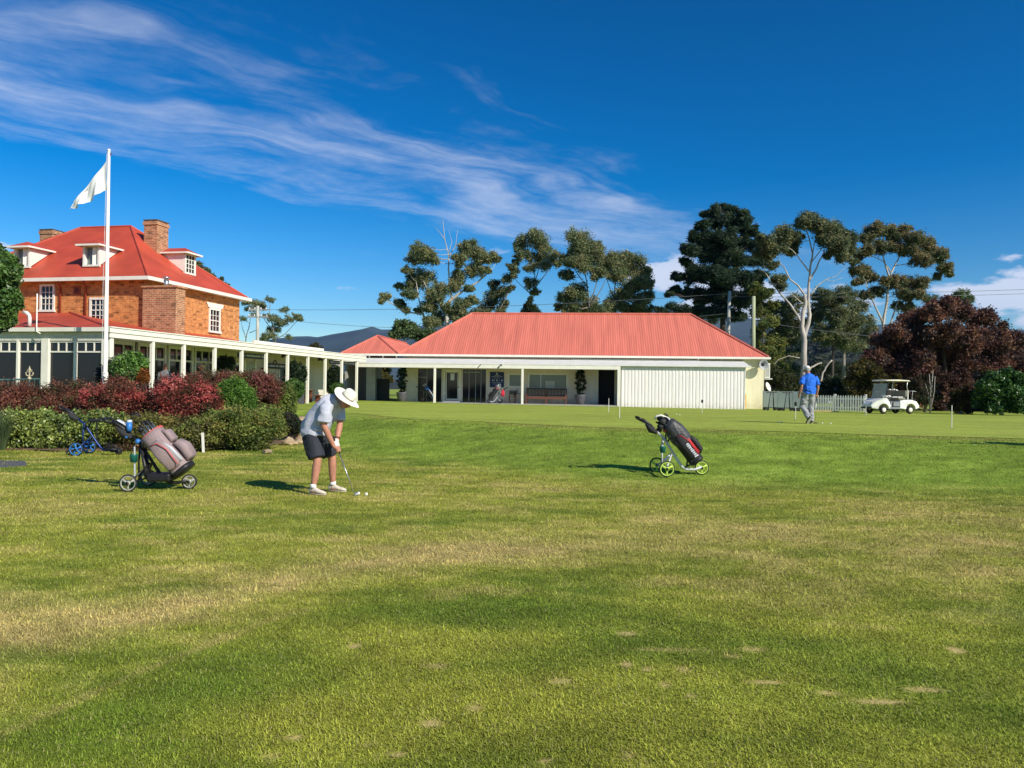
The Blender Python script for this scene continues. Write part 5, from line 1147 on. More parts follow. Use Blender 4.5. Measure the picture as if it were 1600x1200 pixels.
# ---- clipped shrubs along the verandah
RED = [(0.369, 0.0736, 0.0585), (0.205, 0.0534, 0.0382), (0.1128, 0.0475, 0.0298), (0.4715, 0.1306, 0.1009), (0.0922, 0.0736, 0.0319)]
REDDK = [(0.1755, 0.0714, 0.0459), (0.1215, 0.0652, 0.0405), (0.2565, 0.0931, 0.0607), (0.108, 0.101, 0.0405), (0.3105, 0.132, 0.0837)]
HGREEN = [(0.2167, 0.2805, 0.0561), (0.153, 0.2167, 0.0459), (0.2805, 0.3315, 0.0765), (0.1147, 0.153, 0.0408)]
HOLIVE = [(0.276, 0.252, 0.0672), (0.204, 0.204, 0.0528), (0.312, 0.228, 0.072), (0.144, 0.144, 0.048)]
BRIGHT = [(0.1456, 0.2808, 0.0416), (0.104, 0.2184, 0.0333), (0.1872, 0.3328, 0.0624)]
def bush(label, u, d, w_px, v_top, v_bot, cols, seed, leaf=.055, per=2600, cat='shrub', blobs=7, hot=None, aspect=.55, depthf=.8, group=None, mat=None):
    """a mounded bush: foliage tufts over a dome, twigs inside"""
    k = d / FPX; b = on_ground(u, d); t = thing('shrub', label, cat, b, 0, group); r_ = random.Random(seed)
    ct = P(u, (v_top + v_bot) / 2, d); rx = w_px * k / 2; rz = (v_bot - v_top) * k / 2
    cl = []
    for i in range(blobs):
        a = 2 * math.pi * i / blobs + r_.uniform(-.3, .3)
        cl.append((ct + Vector((math.cos(a) * rx * .52, math.sin(a) * rx * .52 * depthf, r_.uniform(-.25, .35) * rz)), (rx * .55, rx * .5, rz * .72), 1.0))
    cl.append((ct + Vector((0, 0, rz * .15)), (rx * .62, rx * .55, rz * .85), 1.3))
    lo = [(q[0] - Vector((0, 0, rz * .25)), q[1], .55) for q in cl[:-1]]
    m = MB()
    for i in range(16):
        a = r_.uniform(0, 6.28); e = ct - b + Vector((math.cos(a) * rx * r_.uniform(.2, .8), math.sin(a) * rx * .7 * r_.uniform(.2, .8), r_.uniform(-.3, .8) * rz))
        m.tube([Vector((r_.uniform(-.2, .2) * rx, r_.uniform(-.2, .2) * rx, -.06)), e * .55, e], [.022, .014, .006], 5)
    m.build('branches', BARK_DARK, t)
    leaf_cloud('foliage', cl + lo, t, cols, leaf, aspect, per, .15, mat, 26, seed, shell=.75, sig=.17)
    if hot:   # brighter leaves on the front of the crown: sunlight put into the leaf colour
        hc = [(ct + Vector((r_.uniform(-.5, .6) * rx, -rx * .45 * depthf, r_.uniform(-.1, .6) * rz)), (rx * .38, rx * .3, rz * .35), .5) for _ in range(7)]
        leaf_cloud('sun_tinted_leaves', hc, t, hot, leaf, aspect, per * .55, .1, mat, 12, seed + 3, shell=.7, sig=.2)
    return t
HOT = [(0.5083, 0.1092, 0.0983), (0.391, 0.0805, 0.0655), (0.5865, 0.1955, 0.1639)]
bush('dark red clipped shrub at the left end of the verandah hedge', 14, 20.5, 132, 594, 664, REDDK, 1, hot=None)
bush('dark red clipped shrub behind the empty blue trolley', 96, 20.6, 106, 596, 668, REDDK, 2)
bush('red leaved shrub below the flagpole', 184, 20.3, 112, 589, 674, RED[1:4] + REDDK, 3, hot=HOT[:2])
bush('brightest crimson shrub right of the flagpole', 294, 20.0, 112, 584, 664, RED, 4, hot=HOT)
bush('dusky red shrub behind the crimson one', 326, 22.2, 96, 580, 640, REDDK, 5)
bush('large reddish brown shrub nearest the far verandah', 398, 23.2, 88, 579, 650, RED[1:3] + REDDK, 6, hot=[(.30, .10, .09), (.24, .10, .08)])
bush('bright green mound between the two red shrubs', 366, 21.4, 66, 590, 650, BRIGHT, 7)
bush('pale green shrub beside the dark planter box', 440, 23.5, 44, 606, 664, HGREEN, 8)
bush('olive green shrub at the left edge behind the path', -15, 18.3, 120, 640, 716, HOLIVE[:2] + HGREEN, 9, per=2200, leaf=.07)
bush('green low hedge shrub behind the empty blue trolley', 62, 18.2, 130, 640, 712, HGREEN, 10, leaf=.075, per=2200, mat=LEAFG)
bush('green low hedge shrub between the two golf trolleys', 150, 18.2, 116, 640, 706, HGREEN, 11, leaf=.075, per=2200, mat=LEAFG)
bush('olive hedge shrub behind the red golf bag', 232, 18.2, 110, 646, 706, HOLIVE, 12, leaf=.06, per=2300)
bush('brownish green hedge shrub by the white stake', 308, 18.0, 104, 650, 706, HOLIVE[:2] + REDDK[3:4] + HGREEN[:1], 13, leaf=.06, per=2300)
bush('big olive green rounded shrub at the right end of the bed', 385, 18.4, 124, 632, 706, HGREEN + HOLIVE[:2], 14, leaf=.06, per=2600)
bush('low dark bush beside the boulder', 455, 21.2, 34, 645, 676, [(.035, .05, .025), (.05, .065, .035), (.06, .05, .03)], 15, per=1300, leaf=.05)
bush('low brown ground shrub below the red golf bag handle', 200, 17.7, 62, 690, 712, [(.14, .075, .035), (.10, .07, .03)], 16, per=700, leaf=.05)
bush('green climbing shrub on the verandah corner behind the flagpole', 202, 24.8, 50, 548, 604, BRIGHT + LAUR, 17, leaf=.08, per=1500, mat=LEAFG)
bush('orange leaved little shrub below the climbing shrub', 224, 24.6, 18, 574, 600, [(.30, .10, .02), (.22, .09, .02)], 18, per=600, leaf=.06)
bush('dark leafy pot plant behind the flagpole on the verandah', 176, 25.2, 44, 560, 608, [(.05, .06, .06), (.08, .09, .09), (.03, .05, .03)], 19, per=900, leaf=.09)
bush('dark creeper at the verandah post by the planter', 461, 39.2, 34, 566, 612, [(.022, .042, .018), (.035, .06, .022)], 20, leaf=.1, per=1200)
bush('green leafy plant in the dark planter box', 458, 38.0, 34, 592, 622, LAUR, 21, leaf=.1, per=900)
bush('dark creeper between the far verandah posts', 521, 45.0, 26, 572, 614, [(.022, .042, .018), (.035, .06, .022)], 22, leaf=.1, per=1200)
bush('small green shrub by the far verandah post', 526, 44.0, 20, 598, 618, LAUR, 23, leaf=.1, per=700)
bush('dark potted bush between house and weatherboards', 351, 35.0, 30, 556, 586, [(.03, .05, .022), (.05, .07, .03)], 24, leaf=.09, per=900)

# strappy tussock at the left edge
def tussock():
    b = on_ground(5, 17.2); t = thing('tussock', 'tall strappy grass tussock at the left edge of the bed', 'plant', b); g = np.random.default_rng(4); n = 260
    az = g.random(n) * 6.28; L = .7 + .6 * g.random(n); out = .15 + .5 * g.random(n); V = []; idx = []
    for i in range(n):
        dx, dy = math.cos(az[i]), math.sin(az[i]); px, py = -dy * .008, dx * .008
        for s in range(5):
            q = s / 4; r_ = .05 + out[i] * q ** 1.6 * L[i]; z = L[i] * (q - .25 * q * q * out[i] * 2); w = 1 - q * .9
            V += [(dx * r_ + px * w, dy * r_ + py * w, z), (dx * r_ - px * w, dy * r_ - py * w, z)]
        for s in range(4): o = i * 10 + s * 2; idx += [o, o + 1, o + 3, o + 2]
    c = np.array((.10, .14, .06)) * (.6 + .8 * g.random((n, 1))); me = np_mesh('blades', np.array(V), 4, np.array(idx), LEAF, np.repeat(c, 10, 0)); link('blades', me, t)
tussock()

# leaf litter under the shrubs and a few clippings on the lawn edge
def litter():
    g = np.random.default_rng(31); n = 2600; a = g.random(n) * 6.28; r = np.sqrt(g.random(n)) * 1.12
    x = -11.6 + 5.9 * r * np.cos(a); y = 21 + 3.9 * r * np.sin(a); keep = y < 20.5; x = x[keep]; y = y[keep]; n = len(x); z = gz(x, y) + .035
    az = g.random(n) * 6.28; L = .02 + .03 * g.random(n); p = np.stack([x, y, z], -1); dx = np.stack([np.cos(az), np.sin(az), (g.random(n) - .5) * .8], -1) * L[:, None]; sd = np.stack([-np.sin(az), np.cos(az), (g.random(n) - .5) * .8], -1) * (L * .5)[:, None]
    V = np.stack([p - dx, p + sd, p + dx, p - sd], 1).reshape(-1, 3); c = np.array([(.22, .12, .05), (.30, .19, .08), (.16, .05, .03), (.12, .08, .04)])[g.integers(0, 4, n)]
    tag(link('leaf_litter', np_mesh('leaf_litter', V, 4, np.arange(4 * n), LEAF, np.repeat(c, 4, 0))), 'brown fallen leaves scattered under the clipped shrubs', 'leaf litter', kind='stuff')
litter()

# boulders
def boulder(label, u, d, sx, sy, sz, seed, z=0):
    b = on_ground(u, d); t = thing('boulder', label, 'boulder', b + Vector((0, 0, z)), random.Random(seed).uniform(0, 3))
    bm = bmesh.new(); bmesh.ops.create_icosphere(bm, subdivisions=4, radius=1); r_ = np.random.default_rng(seed); ph = r_.random(12) * 6
    pl = r_.normal(size=(7, 3)); pl /= np.linalg.norm(pl, axis=1)[:, None]; off = .62 + .25 * r_.random(7)
    for v in bm.verts:
        c = np.array(v.co[:])
        for p, o in zip(pl, off):
            dd = c @ p
            if dd > o: c = c - p * (dd - o) * .9
        c = c * (1 + .05 * math.sin(4 * c[0] + ph[0]) * math.sin(5 * c[1] + ph[1]) + .03 * math.sin(9 * c[2] + ph[2]))
        v.co = (c[0] * sx, c[1] * sy, c[2] * sz + sz * .55)
    me = bpy.data.meshes.new('rock'); bm.to_mesh(me); bm.free(); me.materials.append(M('tan sandstone', (.42, .31, .19), .9, .25, 4, .6, 14)); link('rock', me, t)
boulder('large tan boulder at the end of the shrub bed', 470, 21.8, .46, .4, .42, 1); boulder('small tan boulder on the mulch', 451, 19.8, .16, .15, .14, 2)
boulder('low tan rock beside the small boulder', 461, 19.9, .13, .12, .08, 3); boulder('flat tan rock nearest the golfer', 472, 20.0, .2, .15, .1, 4); boulder('half buried pale rock under the olive shrub', 419, 17.3, .15, .12, .06, 5)

# topiary in pots
def topiary(label, x, seed):
    t = thing('potted_topiary', label, 'potted plant', spt(x, -.75, .602), -PA)
    MB().lathe([(.17, 0), (.22, .05), (.31, .30), (.35, .55), (.37, .62), (.33, .62), (.31, .55)], 18).build('pot', M('grey glazed pot', (.10, .10, .11), .45, .2, 6), t, True)
    MB().lathe([(.30, .56), (.30, .575)], 14).build('soil', M('bark mulch', (.16, .10, .06)), t); MB().tube([(0, 0, .55), (.02, 0, 1.0), (0, 0, 1.6)], [.035, .03, .02], 7).build('stem', BARK_DARK, t)
    cl = [(Vector((0, 0, z)), (r, r, .24), .9) for z, r in ((.80, .24), (1.05, .33), (1.35, .38), (1.65, .38), (1.92, .33), (2.1, .24))]
    wl = [(spt(x, -.75, .602) + c, r, w) for c, r, w in cl]
    o = leaf_cloud('foliage', cl, None, [(.022, .05, .018), (.035, .068, .024), (.018, .038, .015)], .075, .5, 900, .2, None, 22, seed, shell=.8, sig=.14); o.parent = t
topiary('clipped topiary in a grey pot left of the shop windows', shop_x(628, -.75), 3); topiary('clipped topiary in a grey pot right of the long bench', shop_x(907, -.75), 4)

# ================================================================== POLES AND WIRES
def pole(label, u, d, v_top, r, mat, arms=False, lean=0):
    b = on_ground(u, d); top = P(u + lean, v_top, d); t = thing('utility_pole', label, 'pole', b)
    MB().tube([Vector((0, 0, -.3)), (top - b) * .5, top - b], [r * 1.15, r, r * .85], 10).build('pole', mat, t, True)
    if arms:
        for z, w in ((-.45, 1.1), (-1.25, 1.2)):
            c = top - b + Vector((0, 0, z)); MB().box(c.x - w, c.x + w, c.y - .09, c.y + .09, c.z - .10, c.z + .10).build('cross_arm', GREYP, t)
            for x in (-.95, -.35, .35, .95): MB().lathe([(.03, 0), (.08, .05), (.08, .14), (.05, .22)], 8, (c.x + x * w / 1.1, c.y, c.z + .06)).build('insulator', SIGNW, t)
    return top
GP = M('grey timber pole', (.42, .42, .37), .9, .25, 3, .3, 20, stretch=(1, 1, .2)); GG = M('treated timber pole', (.33, .36, .22), .9, .2, 3, .3, 20, stretch=(1, 1, .2))
tA = pole('grey power pole with two cross arms behind the house corner', 401, 88, 478, .2, GP, True, 2)
tB = pole('pale grey power pole rising behind the roof hip', 1134, 66, 455, .16, GP, False, 6); tC = pole('greenish timber pole right of the grey power pole', 1176, 60, 463, .17, GG, False, 1.5)
for (x, s) in ((tB, .5),):
    pass
def wire(label, a, b, sag, r=.018, grp='overhead wires'):
    n = 24; a = Vector(a); b = Vector(b); t = thing('power_line', label, 'wire', a.lerp(b, .5), 0, grp); c = t.location
    pts = [a.lerp(b, i / n) - Vector((0, 0, sag * 4 * (i / n) * (1 - i / n))) - c for i in range(n + 1)]
    MB().tube(pts, r, 5).build('cable', M('weathered cable', (.16, .16, .17), .7), t)
wire('upper overhead wire from the cross arm pole to the pole behind the roof', tA + Vector((.4, 0, -.4)), tB + Vector((0, 0, -.2)), .5, .022)
wire('second overhead wire just below the upper one left of the roof', tA + Vector((-.4, 0, -1.2)), tB + Vector((0, 0, -1.9)), 1.4, .02)
wire('lowest overhead wire crossing the distant mountains', P(355, 538, 88), P(720, 545, 70), .3, .02)
wire('overhead wire running right from the pole behind the roof', tB + Vector((0, 0, -.15)), P(1760, 445, 72), .3, .022); wire('second wire running right above the copper beech', tB + Vector((0, 0, -.45)), P(1760, 452, 72), .3, .02)
wire('lower slack wire running right through the trees', tB + Vector((0, 0, -2.2)), P(1760, 540, 60), .8, .018); wire('lower wire running left from the pole across the pine', tB + Vector((0, 0, -2.2)), P(880, 512, 76), .4, .018)

# ================================================================== FENCE, SCREEN, CAR
def fence():
    a = P(1258, 640, 45.2); b = P(1352, 642, 43.4); a.z = GZ(a.x, a.y); b.z = GZ(b.x, b.y); L = (b - a).to_2d().length; ang = math.atan2(b.y - a.y, b.x - a.x)
    f = thing('picket_fence', 'white picket fence between the grey screen and the golf cart', 'fence', a, ang)
    n = int(L / .135); pk = MB(); pk.prism([(-.038, -.012, .04), (.038, -.012, .04), (.038, -.012, .90), (0, -.012, .96), (-.038, -.012, .90)], (0, .02, 0)); me = pk.mesh('picket', WHITE)
    for i in range(n): link('picket', me, f, (.06 + i * .135, 0, random.uniform(-.012, .012)))
    for z in (.22, .72): MB().box(0, L, .009, .05, z, z + .08).build('rail', WHITE, f)
    for x in (0, L * .5, L): MB().bbox(x - .06, x + .06, .051, .16, 0, 1.02, .01).build('post', WHITE, f)
    p0 = P(1192, 640, 47.6); p1 = P(1262, 640, 46.2); p0.z = GZ(p0.x, p0.y); p1.z = GZ(p1.x, p1.y); L = (p1 - p0).to_2d().length; ang = math.atan2(p1.y - p0.y, p1.x - p0.x)
    s = thing('grey_screen', 'low pale grey green panel screen behind the parked trolleys', 'screen', p0, ang); n = 3
    for i in range(n): MB().bbox(i * L / n + .01, (i + 1) * L / n - .01, 0, .04, .06, 1.12, .01).build('panel', M('grey green panel', (.40, .45, .42), .7, .1, 1.5), s)
    for i in range(n + 1): MB().box(i * L / n - .03, i * L / n + .03, .041, .1, 0, 1.16).build('post', GREYP, s)
    w = thing('timber_plank', 'loose yellow timber plank lying along the foot of the fence', 'plank', P(1290, 640, 42.6).to_2d().to_3d() + Vector((0, 0, GZ(*P(1290, 640, 42.6)[:2]) + .02)), -.12)
    MB().bbox(-.7, .7, -.06, .06, 0, .05, .006).build('board', M('raw pine', (.55, .38, .16), .7, .2, 6), w)
fence()

def car(label, u, d, col, rz):
    b = on_ground(u, d); t = thing('parked_car', label, 'car', b, rz); body = M('car paint ' + label[:12], col, .25, .03, 2, spec=.6)
    m = MB(); prof = [(-2.1, .35), (-2.15, .65), (-2.05, .92), (-1.25, 1.0), (-.6, 1.42), (.75, 1.47), (1.45, 1.05), (2.0, .98), (2.15, .7), (2.1, .35)]
    path = []
    m.prism([(x, -.82, z) for x, z in prof], (0, 1.64, 0)); bo = m.build('body', body, t); bo.data.polygons.foreach_set('use_smooth', [False] * len(bo.data.polygons))
    bv = bo.modifiers.new('b', 'BEVEL'); bv.width = .07; bv.segments = 3; bv.limit_method = 'ANGLE'
    for s in (-1, 1):
        MB().prism([(-1.1, s * .825, 1.02), (-.52, s * .825, 1.36), (.68, s * .825, 1.40), (1.2, s * .825, 1.06)], (0, s * .008, 0)).build('side_window', GLASS, t)
        for x in (-1.35, 1.35):
            w = MB(); w.torus((x, s * .78, .32), .24, .085, (0, 1, 0), 22, 8); k = w.build('wheel', RUBBER, t, True)
            MB().lathe([(.19, -.02), (.19, .03), (.08, .05)], 16, (x, s * .80, .32), (0, s, 0)).build('hub_cap', STEEL, k)
    MB().prism([(-1.22, -.7, 1.03), (-1.22, .7, 1.03), (-.62, .66, 1.40), (-.62, -.66, 1.40)], (-.012, 0, .012)).build('windscreen', GLASS, t); MB().prism([(.80, -.66, 1.44), (.80, .66, 1.44), (1.40, .7, 1.10), (1.40, -.7, 1.10)], (.012, 0, .012)).build('rear_window', GLASS, t)
car('white car parked behind the picket fence beside the golf cart', 1372, 52, (.75, .76, .77), .25); car('silver car roof showing over the fence near the man in blue', 1288, 56, (.45, .46, .48), .1)
# ================================================================== PEOPLE
def V3(*a): return Vector(a)
def grip_hand(mb, c, ax, back, r=.017, s=1.0):
    """palm behind the grip and four fingers curled round it, thumb laid along it. ax: along the grip (towards the thumb), back: from grip to the back of the hand"""
    ax = Vector(ax).normalized(); bk = Vector(back); bk = (bk - ax * bk.dot(ax)).normalized(); sd = ax.cross(bk)
    mb.loft([c + bk * .030 * s - ax * .045 * s, c + bk * .034 * s, c + bk * .030 * s + ax * .045 * s], sd, [.026 * s, .032 * s, .026 * s], [.013 * s, .016 * s, .014 * s], 10)
    for i, ln in enumerate((1.0, 1.1, 1.05, .85)):
        o = c + ax * (.033 - .022 * i) * s; pts = []
        for a in range(6):
            th = math.pi * (.12 + .30 * a * ln / 1.1); rr = (r + .011) * s
            pts.append(o + bk * math.cos(th) * rr * 1.25 + sd * math.sin(th) * rr)
        mb.tube(pts, [.0105 * s, .0105 * s, .010 * s, .0095 * s, .009 * s, .0075 * s], 7)
    mb.tube([c + bk * .03 * s + ax * .02 * s - sd * .015 * s, c + ax * .045 * s - sd * .024 * s + bk * .01 * s, c + ax * .075 * s - sd * .02 * s - bk * .006 * s], [.013 * s, .0115 * s, .008 * s], 7)
def loose_hand(mb, wr, d, palm, s=1.0, curl=.5):
    """relaxed hand hanging from the wrist: palm, four part-curled fingers, thumb leaving its side"""
    d = Vector(d).normalized(); pm = Vector(palm); pm = (pm - d * pm.dot(d)).normalized(); sd = d.cross(pm)
    mb.loft([wr - d * .02, wr + d * .03 * s, wr + d * .085 * s], sd, [.028 * s, .040 * s, .040 * s], [.020 * s, .017 * s, .013 * s], 10)
    for i, ln in enumerate((.070, .080, .075, .058)):
        o = wr + d * .085 * s + sd * (-.030 + .020 * i) * s; a = curl * .7; b = curl * 1.7
        p1 = o + (d * math.cos(a) + pm * math.sin(a)) * ln * .5 * s; p2 = p1 + (d * math.cos(b) + pm * math.sin(b)) * ln * .5 * s
        mb.tube([o - d * .01, o.lerp(p1, .6), p1, p2], [.0098 * s, .0095 * s, .009 * s, .007 * s], 7)
    q = wr + d * .03 * s - sd * .036 * s; mb.tube([q, q + (d * .7 - sd * .5 + pm * .3) * .035 * s, q + (d * .95 - sd * .35 + pm * .5) * .062 * s], [.014 * s, .012 * s, .008 * s], 7)

def head_shape(mb, c, up, fwd, s=1.0):
    """skull, jaw, nose, ears and brow; c: centre of the head"""
    up = Vector(up).normalized(); fw = Vector(fwd); fw = (fw - up * fw.dot(up)).normalized(); lt = up.cross(fw)
    def Q(f, l, u): return c + (fw * f + lt * l + up * u) * s
    mb.loft([Q(.02, 0, -.118), Q(.022, 0, -.10), Q(.016, 0, -.06), Q(.004, 0, -.015), Q(-.004, 0, .03), Q(-.008, 0, .075), Q(-.008, 0, .108), Q(-.006, 0, .122)], lt, [.026 * s, .043 * s, .060 * s, .071 * s, .076 * s, .070 * s, .048 * s, .016 * s], [.030 * s, .056 * s, .078 * s, .092 * s, .098 * s, .088 * s, .058 * s, .02 * s], 18)
    mb.loft([Q(.088, 0, .012), Q(.102, 0, -.012), Q(.116, 0, -.034), Q(.098, 0, -.044)], lt, [.009 * s, .012 * s, .018 * s, .012 * s], [.010 * s, .014 * s, .014 * s, .008 * s], 8)
    for q in (-1, 1):
        mb.ball(Q(-.008, q * .078, -.012), (.018 * s, .012 * s, .032 * s), 8, 6); mb.ball(Q(.078, q * .034, .016), (.014 * s,) * 3, 8, 6)
    mb.ball(Q(.084, 0, -.066), (.016 * s, .024 * s, .010 * s), 8, 6)
    return Q
def face_features(parent, Q, s=1.0, brow=(.10, .08, .06)):
    e = MB(); m = MB()
    for q in (-1, 1):
        e.ball(Q(.089, q * .033, .008), .0085 * s, 8, 6); m.tube([Q(.094, q * .018, .028), Q(.092, q * .036, .033), Q(.080, q * .052, .027)], .0045 * s, 5)
    e.build('eyes', M('dark eyes', (.02, .015, .012), .3), parent, True); m.build('eyebrows', M('brow hair', brow, .9), parent, True)
    l = MB(); l.tube([Q(.086, -.022, -.070), Q(.098, 0, -.068), Q(.086, .022, -.070)], .005 * s, 6); l.build('lips', M('lips', (.36, .13, .10), .5), parent, True)
def hair_cap(parent, Q, col, s=1.0, low=-.03):
    h = MB(); h.loft([Q(-.040, 0, low - .03), Q(-.034, 0, low + .01), Q(-.022, 0, .03), Q(-.016, 0, .08), Q(-.014, 0, .115), Q(-.012, 0, .130)], Q(0, 1, 0) - Q(0, 0, 0), [.060 * s, .076 * s, .083 * s, .077 * s, .053 * s, .02 * s], [.050 * s, .066 * s, .086 * s, .086 * s, .060 * s, .02 * s], 16)
    h.build('hair', M('hair ' + str(col), col, .9, .3, 40, .6, 120), parent, True)

def legs(mb, J, k=1.0, foot=True):
    for s in 'RL':
        h, kn, an = J['hip' + s], J['kn' + s], J['an' + s]
        mb.tube([h, h.lerp(kn, .35), kn, kn.lerp(an, .3), kn.lerp(an, .65), an], [.088 * k, .082 * k, .056 * k, .056 * k, .046 * k, .034 * k], 12)
        if foot: mb.tube([an, an + Vector((0, 0, -.05)), J['toe' + s]], [.034 * k, .036 * k, .03 * k], 10)
def arms(mb, J, k=1.0):
    for s in 'RL':
        sh, el, wr = J['sh' + s], J['el' + s], J['wr' + s]
        mb.tube([sh, sh.lerp(el, .5), el, el.lerp(wr, .3), el.lerp(wr, .7), wr], [.056 * k, .050 * k, .040 * k, .042 * k, .034 * k, .026 * k], 12)
def shoe(parent, an, toe, mat, sole, name='shoe', lift=0.0):
    """shoe from heel to toe with its sole"""
    an = Vector(an); toe = Vector(toe); f = (toe - an); f.z = 0; L = .285; f = f.normalized(); sd = Vector((-f.y, f.x, 0)); dz = (toe.z - an.z)
    heel = an - f * .065; pit = Vector((f.x, f.y, 0)) * L; dirv = (pit + Vector((0, 0, lift))).normalized()
    up = sd.cross(dirv) * -1 if False else dirv.cross(sd) * -1
    up = Vector((0, 0, 1)) - dirv * dirv.z; up.normalize(); z0 = an - up * (.085) - dirv * .065
    m = MB(); st = [(0, .030, .034), (.05, .036, .044), (.11, .038, .042), (.17, .044, .030), (.235, .041, .023), (.285, .024, .014)]
    path = [z0 + dirv * a + up * (.010 + h) for a, w, h in st]; m.loft(path, sd, [w for a, w, h in st], [h for a, w, h in st], 12)
    s = m.solid(name, mat, parent, .009, 3)
    k = MB(); n = 14; o = [];
    for i in range(n):
        a = 2 * math.pi * i / n; q = .5 + .5 * math.cos(a); o.append(z0 + dirv * (q * .30 - .006) + sd * math.sin(a) * (.040 + .008 * q))
    k.prism(o, up * .013); k.build('sole', sole, s)

def golfer():
    X0 = ray(507, 650).x * 10.95; base = Vector((X0, 10.95, GZ(X0, 10.95)))
    t = thing('person', 'stooping golfer in pale blue polo, dark shorts and wide white hat', 'person', base)
    f = V3(.89, -.45, 0).normalized(); l = V3(.45, .89, 0).normalized()
    J = dict(hipR=V3(-.165, -.085, .82), hipL=V3(-.07, .085, .82), knR=V3(-.055, -.15, .47), knL=V3(.085, .14, .49), anR=V3(-.10, -.175, .095), anL=V3(.095, .17, .095),
             toeR=V3(.055, -.25, .03), toeL=V3(.26, .11, .03), shR=V3(.085, -.215, 1.285), shL=V3(.19, .10, 1.26), elR=V3(.055, -.255, .975), elL=V3(.215, .03, .985), wrR=V3(.185, -.20, .685), wrL=V3(.205, -.125, .735))
    grip0, head0 = V3(.175, -.135, .78), V3(.485, -.215, .025); ax = (grip0 - head0).normalized(); hR = head0 + ax * .665; hL = head0 + ax * .745
    b = MB(); spine = [V3(-.125, 0, .78), V3(-.13, 0, .88), V3(-.085, -.01, 1.02), V3(.03, -.03, 1.18), V3(.14, -.05, 1.30), V3(.185, -.06, 1.345)]
    b.loft(spine, l, [.15, .155, .155, .165, .13, .06], [.12, .135, .135, .115, .085, .05], 16); hc = V3(.325, -.12, 1.335); up = V3(.64, -.19, .74).normalized(); fw = V3(.70, -.32, -.62)
    b.tube([V3(.16, -.055, 1.32), V3(.235, -.08, 1.345), hc - up * .05 - fw.normalized() * .03], [.062, .056, .056], 12); Q = head_shape(b, hc, up, fw)
    legs(b, J, 1.06); arms(b, J, 1.1)
    grip_hand(b, hR, ax, V3(-.3, -.9, .1)); b.tube([J['wrR'], hR + V3(-.008, -.032, .012)], [.028, .024], 10)
    body = b.solid('body', SKIN, t, .0085, 3)
    face_features(body, Q, 1, (.4, .38, .35)); hair_cap(t, Q, (.40, .38, .35))
    g = MB(); grip_hand(g, hL, ax, V3(-.1, .6, .5), .017, 1.06); g.tube([J['wrL'] + V3(.0, .01, .035), J['wrL'], hL + V3(0, .028, .02)], [.033, .032, .028], 10); g.solid('glove', M('white golf glove', (.80, .78, .74), .6), t, .007, 2)
    w = MB(); d = (J['wrL'] - J['elL']).normalized(); w.torus(J['wrL'] - d * .065, .034, .009, d, 20, 8); w.build('wrist_watch', BLACKP, t, True)
    # polo shirt: loose over belly, short wide sleeves, collar
    SH = M('pale blue polo cloth', (.47, .485, .565), .85, .09, 5, .5, 9, stretch=(1, 1, 2))
    s = MB(); sp = [V3(-.125, 0, .815), V3(-.128, 0, .86), V3(-.115, -.005, .95), V3(-.06, -.012, 1.06), V3(.04, -.03, 1.19), V3(.125, -.048, 1.29), V3(.165, -.056, 1.335), V3(.19, -.062, 1.355)]
    s.loft(sp, l, [.205, .205, .20, .20, .208, .185, .125, .075], [.190, .188, .185, .178, .158, .125, .095, .072], 24, 2.25)
    for q, o in (('R', V3(-.01, -.02, 0)), ('L', V3(.01, .02, 0))):
        a, e = J['sh' + q], J['el' + q]; kk = 1 if q == 'R' else .82; s.tube([a + V3(.03, 0, .0) - (e - a) * .02, a.lerp(e, .2) + o * .3, a.lerp(e, .5) + o * .4, a.lerp(e, .84) + o * .3], [.070 * kk, .088 * kk, .092 * kk, .090 * kk], 14)
    r_ = random.Random(3)
    for i in range(9):           # soft creases falling from shoulder to waist
        a = -1.1 + i * .27; p0 = sp[2] + (l * math.sin(a) * .19) + (f * -math.cos(a) * .17); p1 = sp[4] + (l * math.sin(a + .25) * .19) + (f * -math.cos(a + .25) * .15)
        s.tube([p0, p0.lerp(p1, .5) + V3(0, 0, .01), p1], [.020, .026, .014], 6)
    for (a_, b_, r__) in ((V3(-.26, -.12, .90), V3(.02, -.20, .84), .024), (V3(-.22, -.16, .97), V3(.04, -.20, .90), .022), (V3(.03, -.21, 1.17), V3(-.12, -.18, 1.02), .022), (V3(.06, -.21, 1.12), V3(-.05, -.2, .97), .02), (V3(-.16, -.17, 1.04), V3(.02, -.2, .97), .018)): s.tube([a_, a_.lerp(b_, .5) + V3(0, -.012, -.012), b_], [r__ * .5, r__, r__ * .5], 6)
    so = s.solid('polo_shirt', SH, t, .010, 3, .011)
    c = MB(); ct = V3(.195, -.066, 1.352); cd = V3(.62, -.18, .42).normalized(); c.torus(ct, .072, .014, cd, 22, 6); c.loft([ct + f * .05 - V3(0, 0, .045) + V3(.0, -.045, 0), ct + f * .075 - V3(0, 0, .085) + V3(0, -.035, 0)], l, [.03, .012], [.008, .006], 8); c.build('collar', M('collar knit', (.34, .37, .46), .9), so, True)
    hm = MB(); e = J['elR']; a = J['shR']; dd = (e - a).normalized(); hm.torus(a.lerp(e, .84) + V3(-.003, -.006, 0), .089, .006, dd, 22, 6); hm.build('sleeve_hem', M('collar knit', (.34, .37, .46)), so, True)
    # shorts
    k = MB(); k.loft([V3(-.125, 0, .90), V3(-.13, 0, .82), V3(-.125, 0, .74)], l, [.178, .192, .185], [.165, .175, .160], 20)
